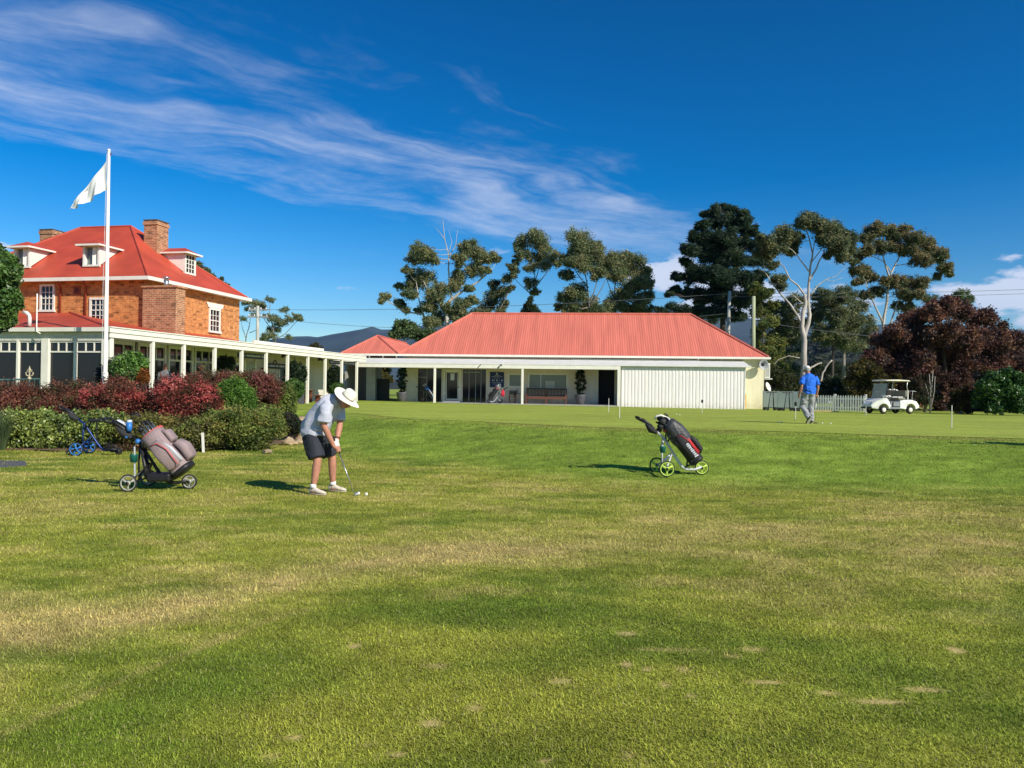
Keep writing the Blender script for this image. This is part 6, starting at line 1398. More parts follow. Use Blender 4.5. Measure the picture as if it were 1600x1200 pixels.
    for q in 'RL':
        h, n = J['hip' + q], J['kn' + q]; hem = h.lerp(n, .88); k.loft([h + V3(0, 0, .02), h.lerp(n, .35), h.lerp(n, .65), hem], l, [.115, .122, .120, .118], [.140, .136, .128, .122], 16)
        k.tube([h.lerp(n, .2) + V3(.06, -.1 if q == 'R' else .02, 0), hem + V3(.05, -.09 if q == 'R' else .02, .03)], [.016, .010], 6)
    k.solid('shorts', M('charcoal shorts cloth', (.022, .026, .036), .8, .2, 6, .3, 25), t, .010, 4, .011)
    SO = M('pale shoe leather', (.66, .58, .46), .6, .1, 12); SL = M('shoe sole', (.50, .44, .34), .7)
    for q in 'RL':
        shoe(t, J['an' + q], J['toe' + q], SO, SL); o = MB(); o.tube([J['an' + q] + V3(0, 0, .055), J['an' + q] + V3(0, 0, .0)], [.043, .045], 12); o.build('sock', M('white sock', (.75, .74, .72), .9), t, True)
    # wide brimmed hat
    HM = M('cream canvas hat', (.82, .79, .66), .85, .05, 8, .2, 30); bc = hc + up * .040; lt = up.cross(fw.normalized())
    ht = MB(); n = 36; vs = []; rings = [(.088, .02), (.10, .004), (.14, -.004), (.185, -.010), (.205, -.004), (.204, -.010), (.185, -.016), (.14, -.010), (.09, -.004)]
    fwn = (fw.normalized() - up * fw.normalized().dot(up)).normalized()
    for rr, zz in rings:
        for j in range(n):
            a = 2 * math.pi * j / n; wob = .016 * math.cos(2 * a + .6) * (rr / .2) ** 2; vs.append(bc + (fwn * math.cos(a) * 1.04 + lt * math.sin(a)) * rr + up * (zz + wob))
    fs = [(i * n + j, i * n + (j + 1) % n, (i + 1) * n + (j + 1) % n, (i + 1) * n + j) for i in range(len(rings) - 1) for j in range(n)]; ht.add(vs, fs); hat = ht.build('hat_brim', HM, t, True)
    cr = MB(); cr.loft([bc + up * z for z in (-.012, .02, .065, .104, .122, .129)], lt, [.093, .092, .086, .076, .055, .02], [.103, .102, .096, .086, .062, .022], 24); cr.build('hat_crown', HM, hat, True)
    bd = MB(); bd.loft([bc + up * .012, bc + up * .034], lt, [.0945, .093], [.1045, .103], 24); bd.build('hat_band', M('thin dark hat band', (.30, .28, .22), .8), hat, True)
    # putter and balls
    cl = thing('golf_club', 'steel shafted putter held by the stooping golfer', 'golf club', base); MB().tube([grip0 + ax * .04, grip0 - ax * .03, head0 + ax * .60], [.0145, .013, .010], 10).build('grip', RUBBER, cl, True)
    MB().tube([head0 + ax * .60, head0 + ax * .02], [.0075, .0055], 8).build('shaft', STEEL, cl, True); h = MB(); h.bbox(-.02, .02, -.055, .055, 0, .028, .006); h.build('club_head', STEEL, cl, loc=(head0.x + .02, head0.y, .006), rot=(0, 0, .25))
    return base
def ball(label, p):
    b = thing('golf_ball', label, 'golf ball', (p[0], p[1], GZ(p[0], p[1]) + (p[2] if len(p) > 2 else .0))); MB().ball((0, 0, .0213), .0213, 16, 10).build('ball', M('white ball cover', (.85, .85, .83), .3, .02, 30, .3, 150), b, True)
gb = golfer()
ball('white golf ball against the putter of the stooping golfer', (gb.x + .545, gb.y - .22, .012)); ball('white golf ball just right of the putter head', (gb.x + .665, gb.y - .28, .012))

def standing(label, base, rz, J, look, name='person'):
    """upright figure; local +x is where it faces, +y its left"""
    t = thing(name, label, 'person', base, rz); l = V3(0, 1, 0); b = MB()
    pel, ch, nk = J['pel'], J['ch'], J['nk']
    b.loft([pel + V3(0, 0, -.06), pel + V3(0, 0, .06), pel.lerp(ch, .5), ch, ch.lerp(nk, .55), nk + V3(0, 0, -.03)], l, [.14, .155, .15, .175, .165, .07], [.11, .115, .115, .12, .10, .06], 16)
    hc = J['head']; up = J.get('up', V3(0, 0, 1)); fw = J.get('fw', V3(1, 0, 0)); b.tube([nk + V3(0, 0, -.05), nk + V3(0, 0, .02), hc - up * .06], [.062, .055, .054], 12); Q = head_shape(b, hc, up, fw)
    legs(b, J); arms(b, J)
    for q in 'RL':
        if look.get('grip') == q: grip_hand(b, J['hand' + q], look['gax'], look['gback']); b.tube([J['wr' + q], J['hand' + q] + Vector(look['gback']).normalized() * .03], [.027, .024], 10)
        else: loose_hand(b, J['wr' + q], J['wr' + q] - J['el' + q], V3(.3, 1 if q == 'R' else -1, 0))
    body = b.solid('body', SKIN, t, .0095, 3); face_features(body, Q)
    hair_cap(t, Q, look.get('hair', (.2, .18, .16)))
    s = MB(); s.loft([pel + V3(0, 0, -.08), pel + V3(0, 0, .05), pel.lerp(ch, .5), ch, ch.lerp(nk, .45), ch.lerp(nk, .8), nk + V3(0, 0, .0)], l, [.178, .180, .182, .205, .212, .175, .075], [.142, .142, .142, .145, .130, .105, .072], 22, 2.3)
    for q in 'RL':
        a, e, w = J['sh' + q], J['el' + q], J['wr' + q]; fr = look.get('sleeve', .8)
        if fr <= 1: s.tube([a + V3(0, -.02 if q == 'L' else .02, -.01), a.lerp(e, .3), a.lerp(e, fr)], [.066, .072, .076], 14)
        else: s.tube([a + V3(0, -.02 if q == 'L' else .02, -.01), a.lerp(e, .3), e, w], [.075, .072, .058, .045], 14)
    for i in range(7):
        y = -.12 + i * .04; s.tube([V3(pel.x - .13, y, pel.z), V3(ch.x - .12, y * 1.1 + .02, ch.z - .05)], [.010, .006], 5)
    so = s.solid('shirt', look['shirt'], t, .012, 3, .018); c = MB(); c.torus(nk + V3(0, 0, .0), .068, .015, V3(.15, 0, 1).normalized(), 20, 6); c.build('collar', look['shirt'], so, True)
    k = MB(); k.loft([pel + V3(0, 0, .06), pel, pel + V3(0, 0, -.1)], l, [.168, .178, .172], [.135, .142, .135], 18)
    for q in 'RL':
        h, n, a = J['hip' + q], J['kn' + q], J['an' + q]; dn = (a - n); end = a + V3(0, 0, -.02)
        k.tube([h, h.lerp(n, .5), n, n.lerp(a, .5), end], [.108, .098, .082, .078, .076], 14)
    k.solid('trousers', look['trousers'], t, .012, 4, .018)
    for q in 'RL': shoe(t, J['an' + q], J['toe' + q], look['shoe'], look['sole'], lift=look.get('lift' + q, 0))
    hat = look.get('cap')
    if hat:
        cp = MB(); lt = Q(0, 1, 0) - Q(0, 0, 0); cp.loft([Q(-.006, 0, z) for z in (.028, .06, .10, .128, .140)], lt, [.088, .087, .078, .05, .015], [.108, .106, .094, .06, .018], 22); co = cp.build('cap', hat, t, True)
        pk = MB(); vs = []; n = 13
        for (ro, dz) in ((.098, .032), (.185, .012), (.184, .006), (.096, .024)):
            for j in range(n): a = -1.05 + 2.1 * j / (n - 1); vs.append(Q(-.006 + math.cos(a) * (ro if ro < .1 else ro * (1 - .10 * abs(a) ** 2)), math.sin(a) * min(ro, .098) * 1.0, dz - .012 * a * a))
        pk.add(vs, [(r * n + j, r * n + j + 1, ((r + 1) % 4) * n + j + 1, ((r + 1) % 4) * n + j) for r in range(4) for j in range(n - 1)]); pk.build('peak', look.get('peak', hat), co, True)
    return t, Q
def pose(**kw):
    J = dict(pel=V3(0, 0, .96), ch=V3(.01, 0, 1.25), nk=V3(0, 0, 1.49), head=V3(.03, 0, 1.63), hipR=V3(0, -.09, .92), hipL=V3(0, .09, .92), knR=V3(.02, -.10, .50), knL=V3(.02, .10, .50), anR=V3(0, -.11, .095), anL=V3(0, .11, .095),
             toeR=V3(.19, -.13, .03), toeL=V3(.19, .13, .03), shR=V3(0, -.19, 1.41), shL=V3(0, .19, 1.41), elR=V3(-.03, -.255, 1.13), elL=V3(-.03, .255, 1.13), wrR=V3(.03, -.265, .89), wrL=V3(.03, .265, .89))
    J.update(kw); return J
def blue_man():
    d = 23.5; b = on_ground(1264, d); b.z += .012
    J = pose(pel=V3(0, 0, .985), ch=V3(.02, 0, 1.27), nk=V3(.05, 0, 1.52), head=V3(.13, .01, 1.64), up=V3(.32, 0, .95).normalized(), fw=V3(.95, .12, -.30), hipR=V3(0, -.09, .94), hipL=V3(.0, .09, .94),
             knR=V3(.04, -.085, .50), anR=V3(.0, -.07, .095), toeR=V3(.19, -.10, .03), knL=V3(.10, .17, .52), anL=V3(-.20, .10, .20), toeL=V3(-.05, .11, .03),
             shR=V3(.02, -.205, 1.435), shL=V3(.02, .205, 1.435), elR=V3(-.02, -.27, 1.14), wrR=V3(.05, -.275, .91), handR=V3(.07, -.27, .845), elL=V3(-.05, .265, 1.14), wrL=V3(.02, .30, .91))
    gax = V3(-.10, .0, 1).normalized(); bs = dict(shirt=M('royal blue polo cloth', (.012, .13, .62), .8, .10, 6, .4, 12, stretch=(1, 1, 2)), trousers=M('grey trouser cloth', (.30, .30, .31), .85, .1, 7, .3, 18), shoe=BLACKP, sole=M('white sole', (.6, .58, .55), .7), cap=M('white cap cloth', (.72, .68, .66), .8), peak=M('maroon peak', (.10, .03, .04), .8), hair=(.35, .33, .31), sleeve=.82, grip='R', gax=gax, gback=V3(0, -1, 0), liftL=-.30)
    rz = R(96); t, Q = standing('man in royal blue polo and grey trousers walking away with a putter', b, rz, J, bs)
    w = MB(); w.torus(J['wrL'] + V3(-.01, -.004, .03), .031, .009, (J['wrL'] - J['elL']).normalized(), 18, 6); w.build('wrist_watch', BLACKP, t, True)
    c = thing('golf_club', 'putter hanging from the right hand of the man in blue', 'golf club', b, rz); h = J['handR']; MB().tube([h + gax * .10, h - gax * .16], [.013, .010], 8).build('grip', RUBBER, c, True)
    e = V3(h.x + .09, h.y - .01, .02); MB().tube([h - gax * .16, e], [.007, .0055], 8).build('shaft', STEEL, c, True); MB().bbox(e.x - .025, e.x + .025, e.y - .075, e.y + .04, .004, .034, .006).build('club_head', BLACKP, c)
    ball('white ball beside the putter of the man in blue', (b.x + .40, d - .02, .012)); ball('white ball furthest right of the man in blue', (b.x + .56, d - .25, .012))
    p = on_ground(1216, 24.4); ball('left ball of the pair on the shadow side of the man in blue', (p.x, p.y, .012)); p = on_ground(1221, 24.0); ball('right ball of the pair on the shadow side of the man in blue', (p.x, p.y, .012))
    p = on_ground(1057, 31.0); ball('left one of two far balls near the ribbed screen', (p.x, p.y, .012)); p = on_ground(1062, 30.6); ball('right one of two far balls near the ribbed screen', (p.x, p.y, .012))
blue_man()
LT = dict(trousers=M('navy trouser cloth', (.03, .035, .05), .85), shoe=BLACKP, sole=BLACKP)
standing('grey haired person in a grey top standing under the verandah', wpt(-1.15, 4.5, FL + .012), R(-70), pose(head=V3(.04, 0, 1.66), fw=V3(1, .5, -.2), elR=V3(.02, -.24, 1.13), wrR=V3(.22, -.16, 1.08), elL=V3(.02, .24, 1.13), wrL=V3(.22, .14, 1.06)),
         dict(LT, shirt=M('charcoal knit', (.13, .135, .15), .9, .15, 8), hair=(.62, .58, .50), sleeve=2))
standing('person in a tan cap and dark top under the verandah', wpt(-.92, 6.7, FL + .012), R(-170), pose(head=V3(.05, 0, 1.66), fw=V3(1, .1, -.15)), dict(LT, shirt=M('dark checked cloth', (.05, .055, .09), .9, .5, 18), hair=(.25, .22, .2), cap=M('tan cap cloth', (.62, .34, .17), .8), sleeve=1.0))

# ================================================================== TROLLEYS AND BAGS
def wheel(parent, c, r, tyre, rim, spokes=3, w=.013, hub=None):
    c = Vector(c); m = MB(); m.torus(c, r - w, w, (0, 1, 0), 28, 8); k = m.build('wheel', tyre, parent, True)
    q = MB(); q.torus(c, r - 2.0 * w, w * .85, (0, 1, 0), 28, 6)
    for i in range(spokes):
        a = 2 * math.pi * i / spokes + .5; e = c + V3(math.cos(a), 0, math.sin(a)) * (r - 2.1 * w); q.loft([c, c.lerp(e, .5), e], V3(0, 1, 0), [.010, .008, .010], [.022, .014, .022], 8)
    q.lathe([(.035, -.025), (.035, .025)], 12, c, (0, 1, 0)); q.build('rim', rim, k, True)
    h = MB(); h.lathe([(.024, -.032), (.024, .032)], 10, c, (0, 1, 0)); h.build('hub', hub or BLACKP, k, True)
def trolley(label, loc, rz, frame, rim, tyre=None, bag=None, seat=False, bucket=None, spokes=3, wr=.14, fr=.13, electric=False, extras=None, bag_label=None, cat='golf trolley', mirror=False):
    """three wheeled golf trolley; +x is forward, rear axle at x = 0"""
    t = thing('golf_trolley', label, cat, loc, rz); ty = tyre or RUBBER
    for s in (-1, 1): wheel(t, (0, s * .34, wr), wr, ty, rim, spokes)
    wheel(t, (.72, 0, fr), fr, ty, BLACKP if seat else rim, spokes)
    if electric: wheel(t, (.70, .10, fr * .92), fr * .92, ty, rim, spokes)
    a = MB(); a.tube([(0, -.33, wr), (0, .33, wr)], .012, 8); a.tube([(0, -.30, wr), (.16, -.05, .36)], .014, 8); a.tube([(0, .30, wr), (.16, .05, .36)], .014, 8); a.build('axle', frame if not electric else BLACKP, t, True)
    m = MB(); m.tube([(.70, -.045, fr + .02), (.58, -.03, .10), (.44, 0, .10), (.36, 0, .15), (.28, 0, .26), (.17, 0, .43), (.03, 0, .65), (-.10, 0, .76)], [.018, .022, .026, .026, .024, .022, .021, .02], 10); m.tube([(.70, .045, fr + .02), (.58, .03, .10), (.46, 0, .10)], .018, 8); m.build('main_frame', frame, t, True)
    h = MB(); h.tube([(-.10, 0, .76), (-.26, 0, .87), (-.36, 0, .95)], .018, 8); hd = h.build('handle', frame, t, True)
    g = MB(); g.tube([(-.34, -.02, .935), (-.42, -.12, .985), (-.45, -.11, 1.01), (-.47, 0, 1.02), (-.45, .11, 1.01), (-.42, .12, .985), (-.34, .02, .935)], .019, 8); g.build('handle_grip', BLACKP, hd, True)
    c = MB(); c.loft([V3(-.37, 0, .985), V3(-.33, 0, .955), V3(-.20, 0, .865), V3(-.17, 0, .84)], V3(0, 1, 0), [.035, .055, .05, .03], [.012, .028, .026, .012], 12, 3); co = c.build('console', BLACKP, hd, True); n = MB(); n.loft([V3(-.30, 0, .90), V3(-.20, 0, .80), V3(-.10, 0, .74)], V3(0, 1, 0), [.07, .085, .05], [.012, .07, .03], 12); n.build('net_pouch', M('black mesh net', (.03, .03, .032), .9), hd, True)
    st = MB(); st.tube([(.16, 0, .38), (.02, 0, .20), (0, 0, wr)], .014, 8); st.tube([(.02, 0, .66), (.0, 0, .40), (.01, 0, wr)], .015, 8); st.build('stay', frame, t, True)
    MB().tube([(.10, -.14, .70), (.09, -.08, .60), (.09, .08, .60), (.10, .14, .70)], .014, 8).build('upper_cradle', BLACKP, t, True); MB().tube([(.50, -.13, .27), (.47, -.07, .17), (.47, .07, .17), (.50, .13, .27)], .014, 8).build('lower_cradle', BLACKP, t, True); MB().tube([(.40, 0, .12), (.47, 0, .17)], .018, 8).build('cradle_arm', BLACKP, t)
    if electric:
        e = MB(); e.bbox(.16, .50, -.15, .15, .12, .24, .03); e.build('battery_box', BLACKP, t); lg = MB(); lg.tube([(.0, -.12, wr + .02), (-.02, -.10, .62)], .014, 8); lg.build('upright', ALU, t); bx = MB(); bx.loft([V3(.05, 0, .60), V3(.12, 0, .30), V3(.14, 0, .16)], V3(0, 1, 0), [.07, .09, .09], [.03, .04, .04], 10); bx.build('folding_arm', BLACKP, t, True)
    if seat:
        s = MB(); s.bbox(.12, .42, -.12, .12, .70, .76, .03); so = s.build('seat', BLACKP, t); MB().tube([(.27, 0, .70), (.28, 0, .30), (.30, 0, .20)], .014, 8).build('seat_post', BLACKP, so); aw = MB(); aw.tube([(0, -.02, wr), (-.26, -.02, .07)], .010, 6); aw.torus((-.27, -.02, .05), .035, .018, (0, 1, 0), 16, 6); aw.build('stabiliser', BLACKP, t, True)
        ff = MB(); ff.torus((.60, 0, .14), .07, .02, (0, 1, 0), 18, 6); ff.tube([(.46, -.09, .14), (.72, -.09, .12)], .02, 8); ff.tube([(.46, .09, .14), (.72, .09, .12)], .02, 8); ff.build('front_fork', BLACKP, t, True)
    if bucket:
        k = MB(); k.lathe([(.045, 0), (.055, .10), (.058, .11), (.05, .11), (.04, .01)], 14, (-.02, -.12, .40)); ko = k.build('sand_bucket', bucket, t, True); MB().tube([(-.06, -.12, .51), (-.03, -.11, .60), (-.01, -.06, .66)], .006, 5).build('bucket_strap', BLACKP, ko)
    if extras: extras(t)
    bo = None
    if bag: bo = bag(loc, rz)
    return t, bo
AX0, AX1 = V3(.55, 0, .20), V3(.10, 0, .90)         # bag axis from base to mouth
def bag_base(label, loc, rz, main, panel, stripe, trim, clubs, bulk=1.0, hood=None, text=None, pocket2=None, cat='golf bag', A0=AX0, A1=AX1, dark=False):
    b = thing('golf_bag', label, cat, loc, rz); ax = (A1 - A0).normalized(); nf = V3(ax.z, 0, -ax.x)      # nf: away from the frame, forward and up
    off = nf * (.13 * bulk - .015); p0, p1 = A0 + off, A1 + off; L = (p1 - p0).length; Y = V3(0, 1, 0)
    def at(s, n=0.0, y=0.0): return p0 + ax * L * s + nf * n + Y * y
    m = MB(); m.loft([at(0), at(.06), at(.5), at(.86), at(1.0)], Y, [.125 * bulk, .135 * bulk, .13 * bulk, .138 * bulk, .142 * bulk], [.115 * bulk, .125 * bulk, .12 * bulk, .125 * bulk, .13 * bulk], 22, 2.6); m.build('bag_body', main, b, True)
    q = MB(); q.loft([at(-.02), at(.07)], Y, [.138 * bulk] * 2, [.128 * bulk] * 2, 22, 2.6); q.build('base_cup', BLACKP, b, True)
    k = MB(); k.torus(at(1.0), .128 * bulk, .018, ax, 26, 8); k.build('mouth_rim', trim, b, True)
    pk = MB(); pk.loft([at(.10, .12 * bulk), at(.16, .17 * bulk), at(.38, .185 * bulk), at(.50, .165 * bulk), at(.54, .12 * bulk)], Y, [.085 * bulk, .105 * bulk, .105 * bulk, .10 * bulk, .08 * bulk], [.02, .055 * bulk, .06 * bulk, .05 * bulk, .02], 16, 3); po = pk.build('ball_pocket', panel, b, True)
    pk = MB(); pk.loft([at(.60, .11 * bulk), at(.65, .145 * bulk), at(.83, .15 * bulk), at(.90, .11 * bulk)], Y, [.07 * bulk, .085 * bulk, .085 * bulk, .07 * bulk], [.02, .045, .045, .02], 16, 3); pk.build('upper_pocket', pocket2 or panel, b, True)
    sp = MB(); sp.loft([at(.12, 0, -.115 * bulk), at(.18, 0, -.15 * bulk), at(.55, .0, -.155 * bulk), at(.74, .0, -.145 * bulk), at(.80, 0, -.11 * bulk)], nf, [.06, .085 * bulk, .09 * bulk, .08 * bulk, .05], [.02, .04, .045, .04, .02], 16, 3); so = sp.build('side_pocket', panel, b, True)
    sl = MB(); sl.loft([at(.16, .098 * bulk, -.128 * bulk), at(.50, .098 * bulk, -.138 * bulk), at(.78, .05 * bulk, -.150 * bulk)], nf, [.026, .022, .014], [.014] * 3, 10, 3); sl.build('stripe', stripe, b, True)
    zp = MB(); zp.tube([at(.14, .06 * bulk, -.196 * bulk), at(.5, .075 * bulk, -.20 * bulk), at(.72, .03 * bulk, -.19 * bulk), at(.76, -.05 * bulk, -.175 * bulk)], .007, 6); zp.build('zip_piping', trim, so, True)
    cl = MB(); r_ = random.Random(len(label)); heads = MB()
    for i in range(clubs):
        a = 2 * math.pi * i / clubs; o = at(1.0, math.cos(a) * .07, math.sin(a) * .08); e = o + ax * r_.uniform(.08, .19) + nf * math.cos(a) * .03 + Y * math.sin(a) * .03
        ck = MB().tube([o - ax * .1, e], .006, 6).build('club', STEEL, b, True); dr = (V3(-.7, r_.uniform(-.6, .6), .3)).normalized(); MB().loft([e, e + dr * .04, e + dr * .085], ax, [.012, .022, .012], [.009, .014, .008], 8).build('club_head', ALU if hood is None and not dark else BLACKP, ck, True)
    if hood:
        h = MB(); h.loft([at(.50, .02), at(.62, .03), at(.85, .03), at(1.05, .01), at(1.13, -.01)], Y, [.155, .168, .168, .15, .09], [.145, .175, .17, .14, .08], 20, 2.4); h.tube([at(.55, .17, -.05), at(1.0, .14, -.08)], [.02, .012], 6); h.tube([at(.6, .0, -.17), at(1.0, .05, -.15)], [.018, .012], 6); h.tube([at(.52, .1, -.13), at(.66, -.12, -.15)], [.016, .016], 6); h.solid('rain_hood', hood, b, .012, 3)
        hc = MB()
        for (s, n, y, r) in ((1.20, -.05, -.05, .055), (1.26, -.02, .05, .06), (1.14, -.13, -.03, .05), (1.08, -.18, .03, .045)): hc.ball(at(s, n, y), (r * 1.25, r, r), 12, 8)
        hc.build('head_covers', M('black head cover', (.02, .02, .022), .6), b, True)
        um = MB(); um.tube([at(.98, .08, -.06), at(1.18, .06, -.05), at(1.33, .0, -.04), at(1.38, -.07, -.03), at(1.35, -.13, -.02)], [.014, .017, .019, .019, .017], 8); um.build('white_cover', WHITE, b, True)
    if text:
        tm = MB(); r2 = random.Random(9)
        for i in range(8): s = .14 + i * .048; w_ = .032 * (1.3 if i == 0 else 1); tm.loft([at(s, .018, -.199 * bulk), at(s + .030, .018 + .004, -.2005 * bulk)], nf, [w_, w_ * r2.uniform(.4, 1)], [.003, .003], 6, 4)
        tm.build('lettering', SIGNW, so)
    return b
def place(u, d): p = on_ground(u, d); return p
LIME = M('lime wheel plastic', (.50, .68, .10), .45, .06, 8); BLKC = M('black nylon bag', (.018, .018, .02), .65, .2, 10, .3, 40); HOODC = M('grey rain hood nylon', (.045, .047, .05), .5, .2, 8, .4, 20); REDT = M('red piping', (.55, .03, .04), .5)
PINKG = M('dusty mauve bag cloth', (.29, .215, .215), .75, .08, 8, .3, 40); SILV = M('silver vinyl panel', (.50, .53, .56), .4, .05, 6); CORAL = M('coral trim', (.62, .10, .09), .5); BLUEP = M('anodised blue', (.012, .035, .16), .35, .1, 8, metal=.4); BLUEW = M('blue wheel plastic', (.03, .17, .48), .4); GREENB = M('green plastic pot', (.01, .13, .10), .5)
FRW = M('white trolley frame', (.58, .59, .60), .35, .05, 8)
trolley('white framed trolley with lime green wheels carrying a black bag', place(1035, 13.55), R(4), FRW, LIME, RUBBER, bucket=GREENB, bag=lambda l, z: bag_base('black golf bag with grey rain hood and red piping on the lime wheeled trolley', l, z, BLKC, BLKC, REDT, REDT, 6, 1.0, HOODC, True, A0=V3(.53, 0, .18), A1=V3(.04, 0, .78)))
def el_extras(t):
    m = MB(); m.loft([V3(-.30, 0, .995), V3(-.13, 0, .90)], V3(0, 1, 0), [.05, .05], [.008, .008], 10, 5); m.build('score_card', SIGNW, t); c = MB(); c.lathe([(.035, 0), (.04, .05), (.035, .13)], 12, (-.12, -.05, .84)); c.build('drink_bottle', BLUEW, t, True); MB().lathe([(.036, 0), (.036, .03)], 12, (-.12, -.05, .972)).build('bottle_cap', SIGNW, t)
    MB().ball((-.16, -.04, .76), .03).build('clamp_knob', BLUEW, t, True); MB().ball((.0, -.04, .69), .04).build('clamp_knob', BLUEW, t, True); u = MB(); u.loft([V3(-.14, .02, 1.06), V3(-.06, .02, 1.09), V3(0, .02, 1.05)], V3(0, 1, 0), [.03, .05, .03], [.01, .02, .01], 8); u.build('rain_cap', BLACKP, t, True)
trolley('electric trolley with blue hubs and pale rims carrying the mauve bag', place(218, 11.15), R(3), BLACKP, M('pale wheel rim', (.36, .36, .30), .5), RUBBER, electric=True, wr=.125, fr=.11, bucket=GREENB, extras=el_extras,
        bag=lambda l, z: bag_base('mauve and silver cart bag with coral stripes near the shrubs', l, z, PINKG, PINKG, SILV, CORAL, 11, 1.28, A0=V3(.54, 0, .17), A1=V3(.07, 0, .70), dark=True))
trolley('empty blue trolley with seat parked against the hedge', place(130, 16.3), R(8), BLUEP, BLUEW, RUBBER, seat=True, spokes=5, wr=.145, fr=.08)
trolley('black trolley with white frame parked in front of the shop notice board', spt(shop_x(782, -1.4), -1.5, .602), R(180) - PA, FRW, BLACKP, RUBBER, bag=lambda l, z: bag_base('black golf bag with red hood leaning by the notice board', l, z, BLKC, BLKC, M('teal print', (.05, .35, .33), .5), REDT, 7, 1.0))
tw = thing('red_towel', 'red towel hanging from the trolley by the notice board', 'towel', spt(shop_x(785.5, -1.7), -1.68, 1.06), -PA); m = MB(); m.loft([V3(0, 0, .42), V3(.01, 0, .30), V3(0, .01, .15), V3(.01, 0, 0)], V3(1, 0, 0), [.03, .10, .12, .10], [.02, .03, .035, .02], 14); m.build('cloth', M('red towel cloth', (.62, .03, .06), .9, .15, 20, .5, 60), tw, True)
trolley('dark trolley parked at the left shop window', spt(shop_x(662, -.8), -.9, .602), -PA, BLACKP, BLACKP, RUBBER, bag=lambda l, z: bag_base('blue golf bag on the trolley at the left shop window', l, z, M('blue bag cloth', (.03, .12, .38), .7), BLKC, SIGNW, BLKC, 8, 1.05))
# two folded trolleys standing by the grey screen
def upright_trolley(label, u, d, rz):
    b = on_ground(u, d); t = thing('golf_trolley', label, 'golf trolley', b, rz, None)
    for x in (-.32, .30):
        for s in (-.22, .22): wheel(t, (x, s, .10), .10, RUBBER, BLACKP, 3, .02)
    m = MB(); m.tube([(-.40, 0, .17), (.38, 0, .17)], .022, 8); m.tube([(-.32, -.22, .10), (-.32, .22, .10)], .015, 8); m.tube([(.30, -.22, .10), (.30, .22, .10)], .015, 8); m.build('chassis', BLACKP, t, True)
    f = MB(); f.tube([(-.18, 0, .17), (-.05, 0, 1.03)], .022, 8); f.tube([(.14, 0, .17), (.10, 0, 1.03)], .03, 8); f.build('uprights', BLACKP, t, True)
    MB().bbox(-.30, .32, -.06, .06, 1.03, 1.08, .015).build('handle_bar', BLACKP, t)
upright_trolley('black folded trolley nearest the cream wall corner', 1205, 44.6, .1); upright_trolley('black folded trolley left of the man in blue', 1230, 44.2, .05); upright_trolley('black folded trolley half hidden behind the man in blue', 1254, 43.8, .0)
trolley('dark trolley added out of view past the right edge to cast its shadow on the lawn', place(1652, 15.2), R(2), BLACKP, BLACKP, RUBBER, bag=lambda l, z: bag_base('dark golf bag on the trolley at the far right edge', l, z, BLKC, BLKC, REDT, BLKC, 6))  # unseen trolley and bag, added for the shadow reaching in from the right

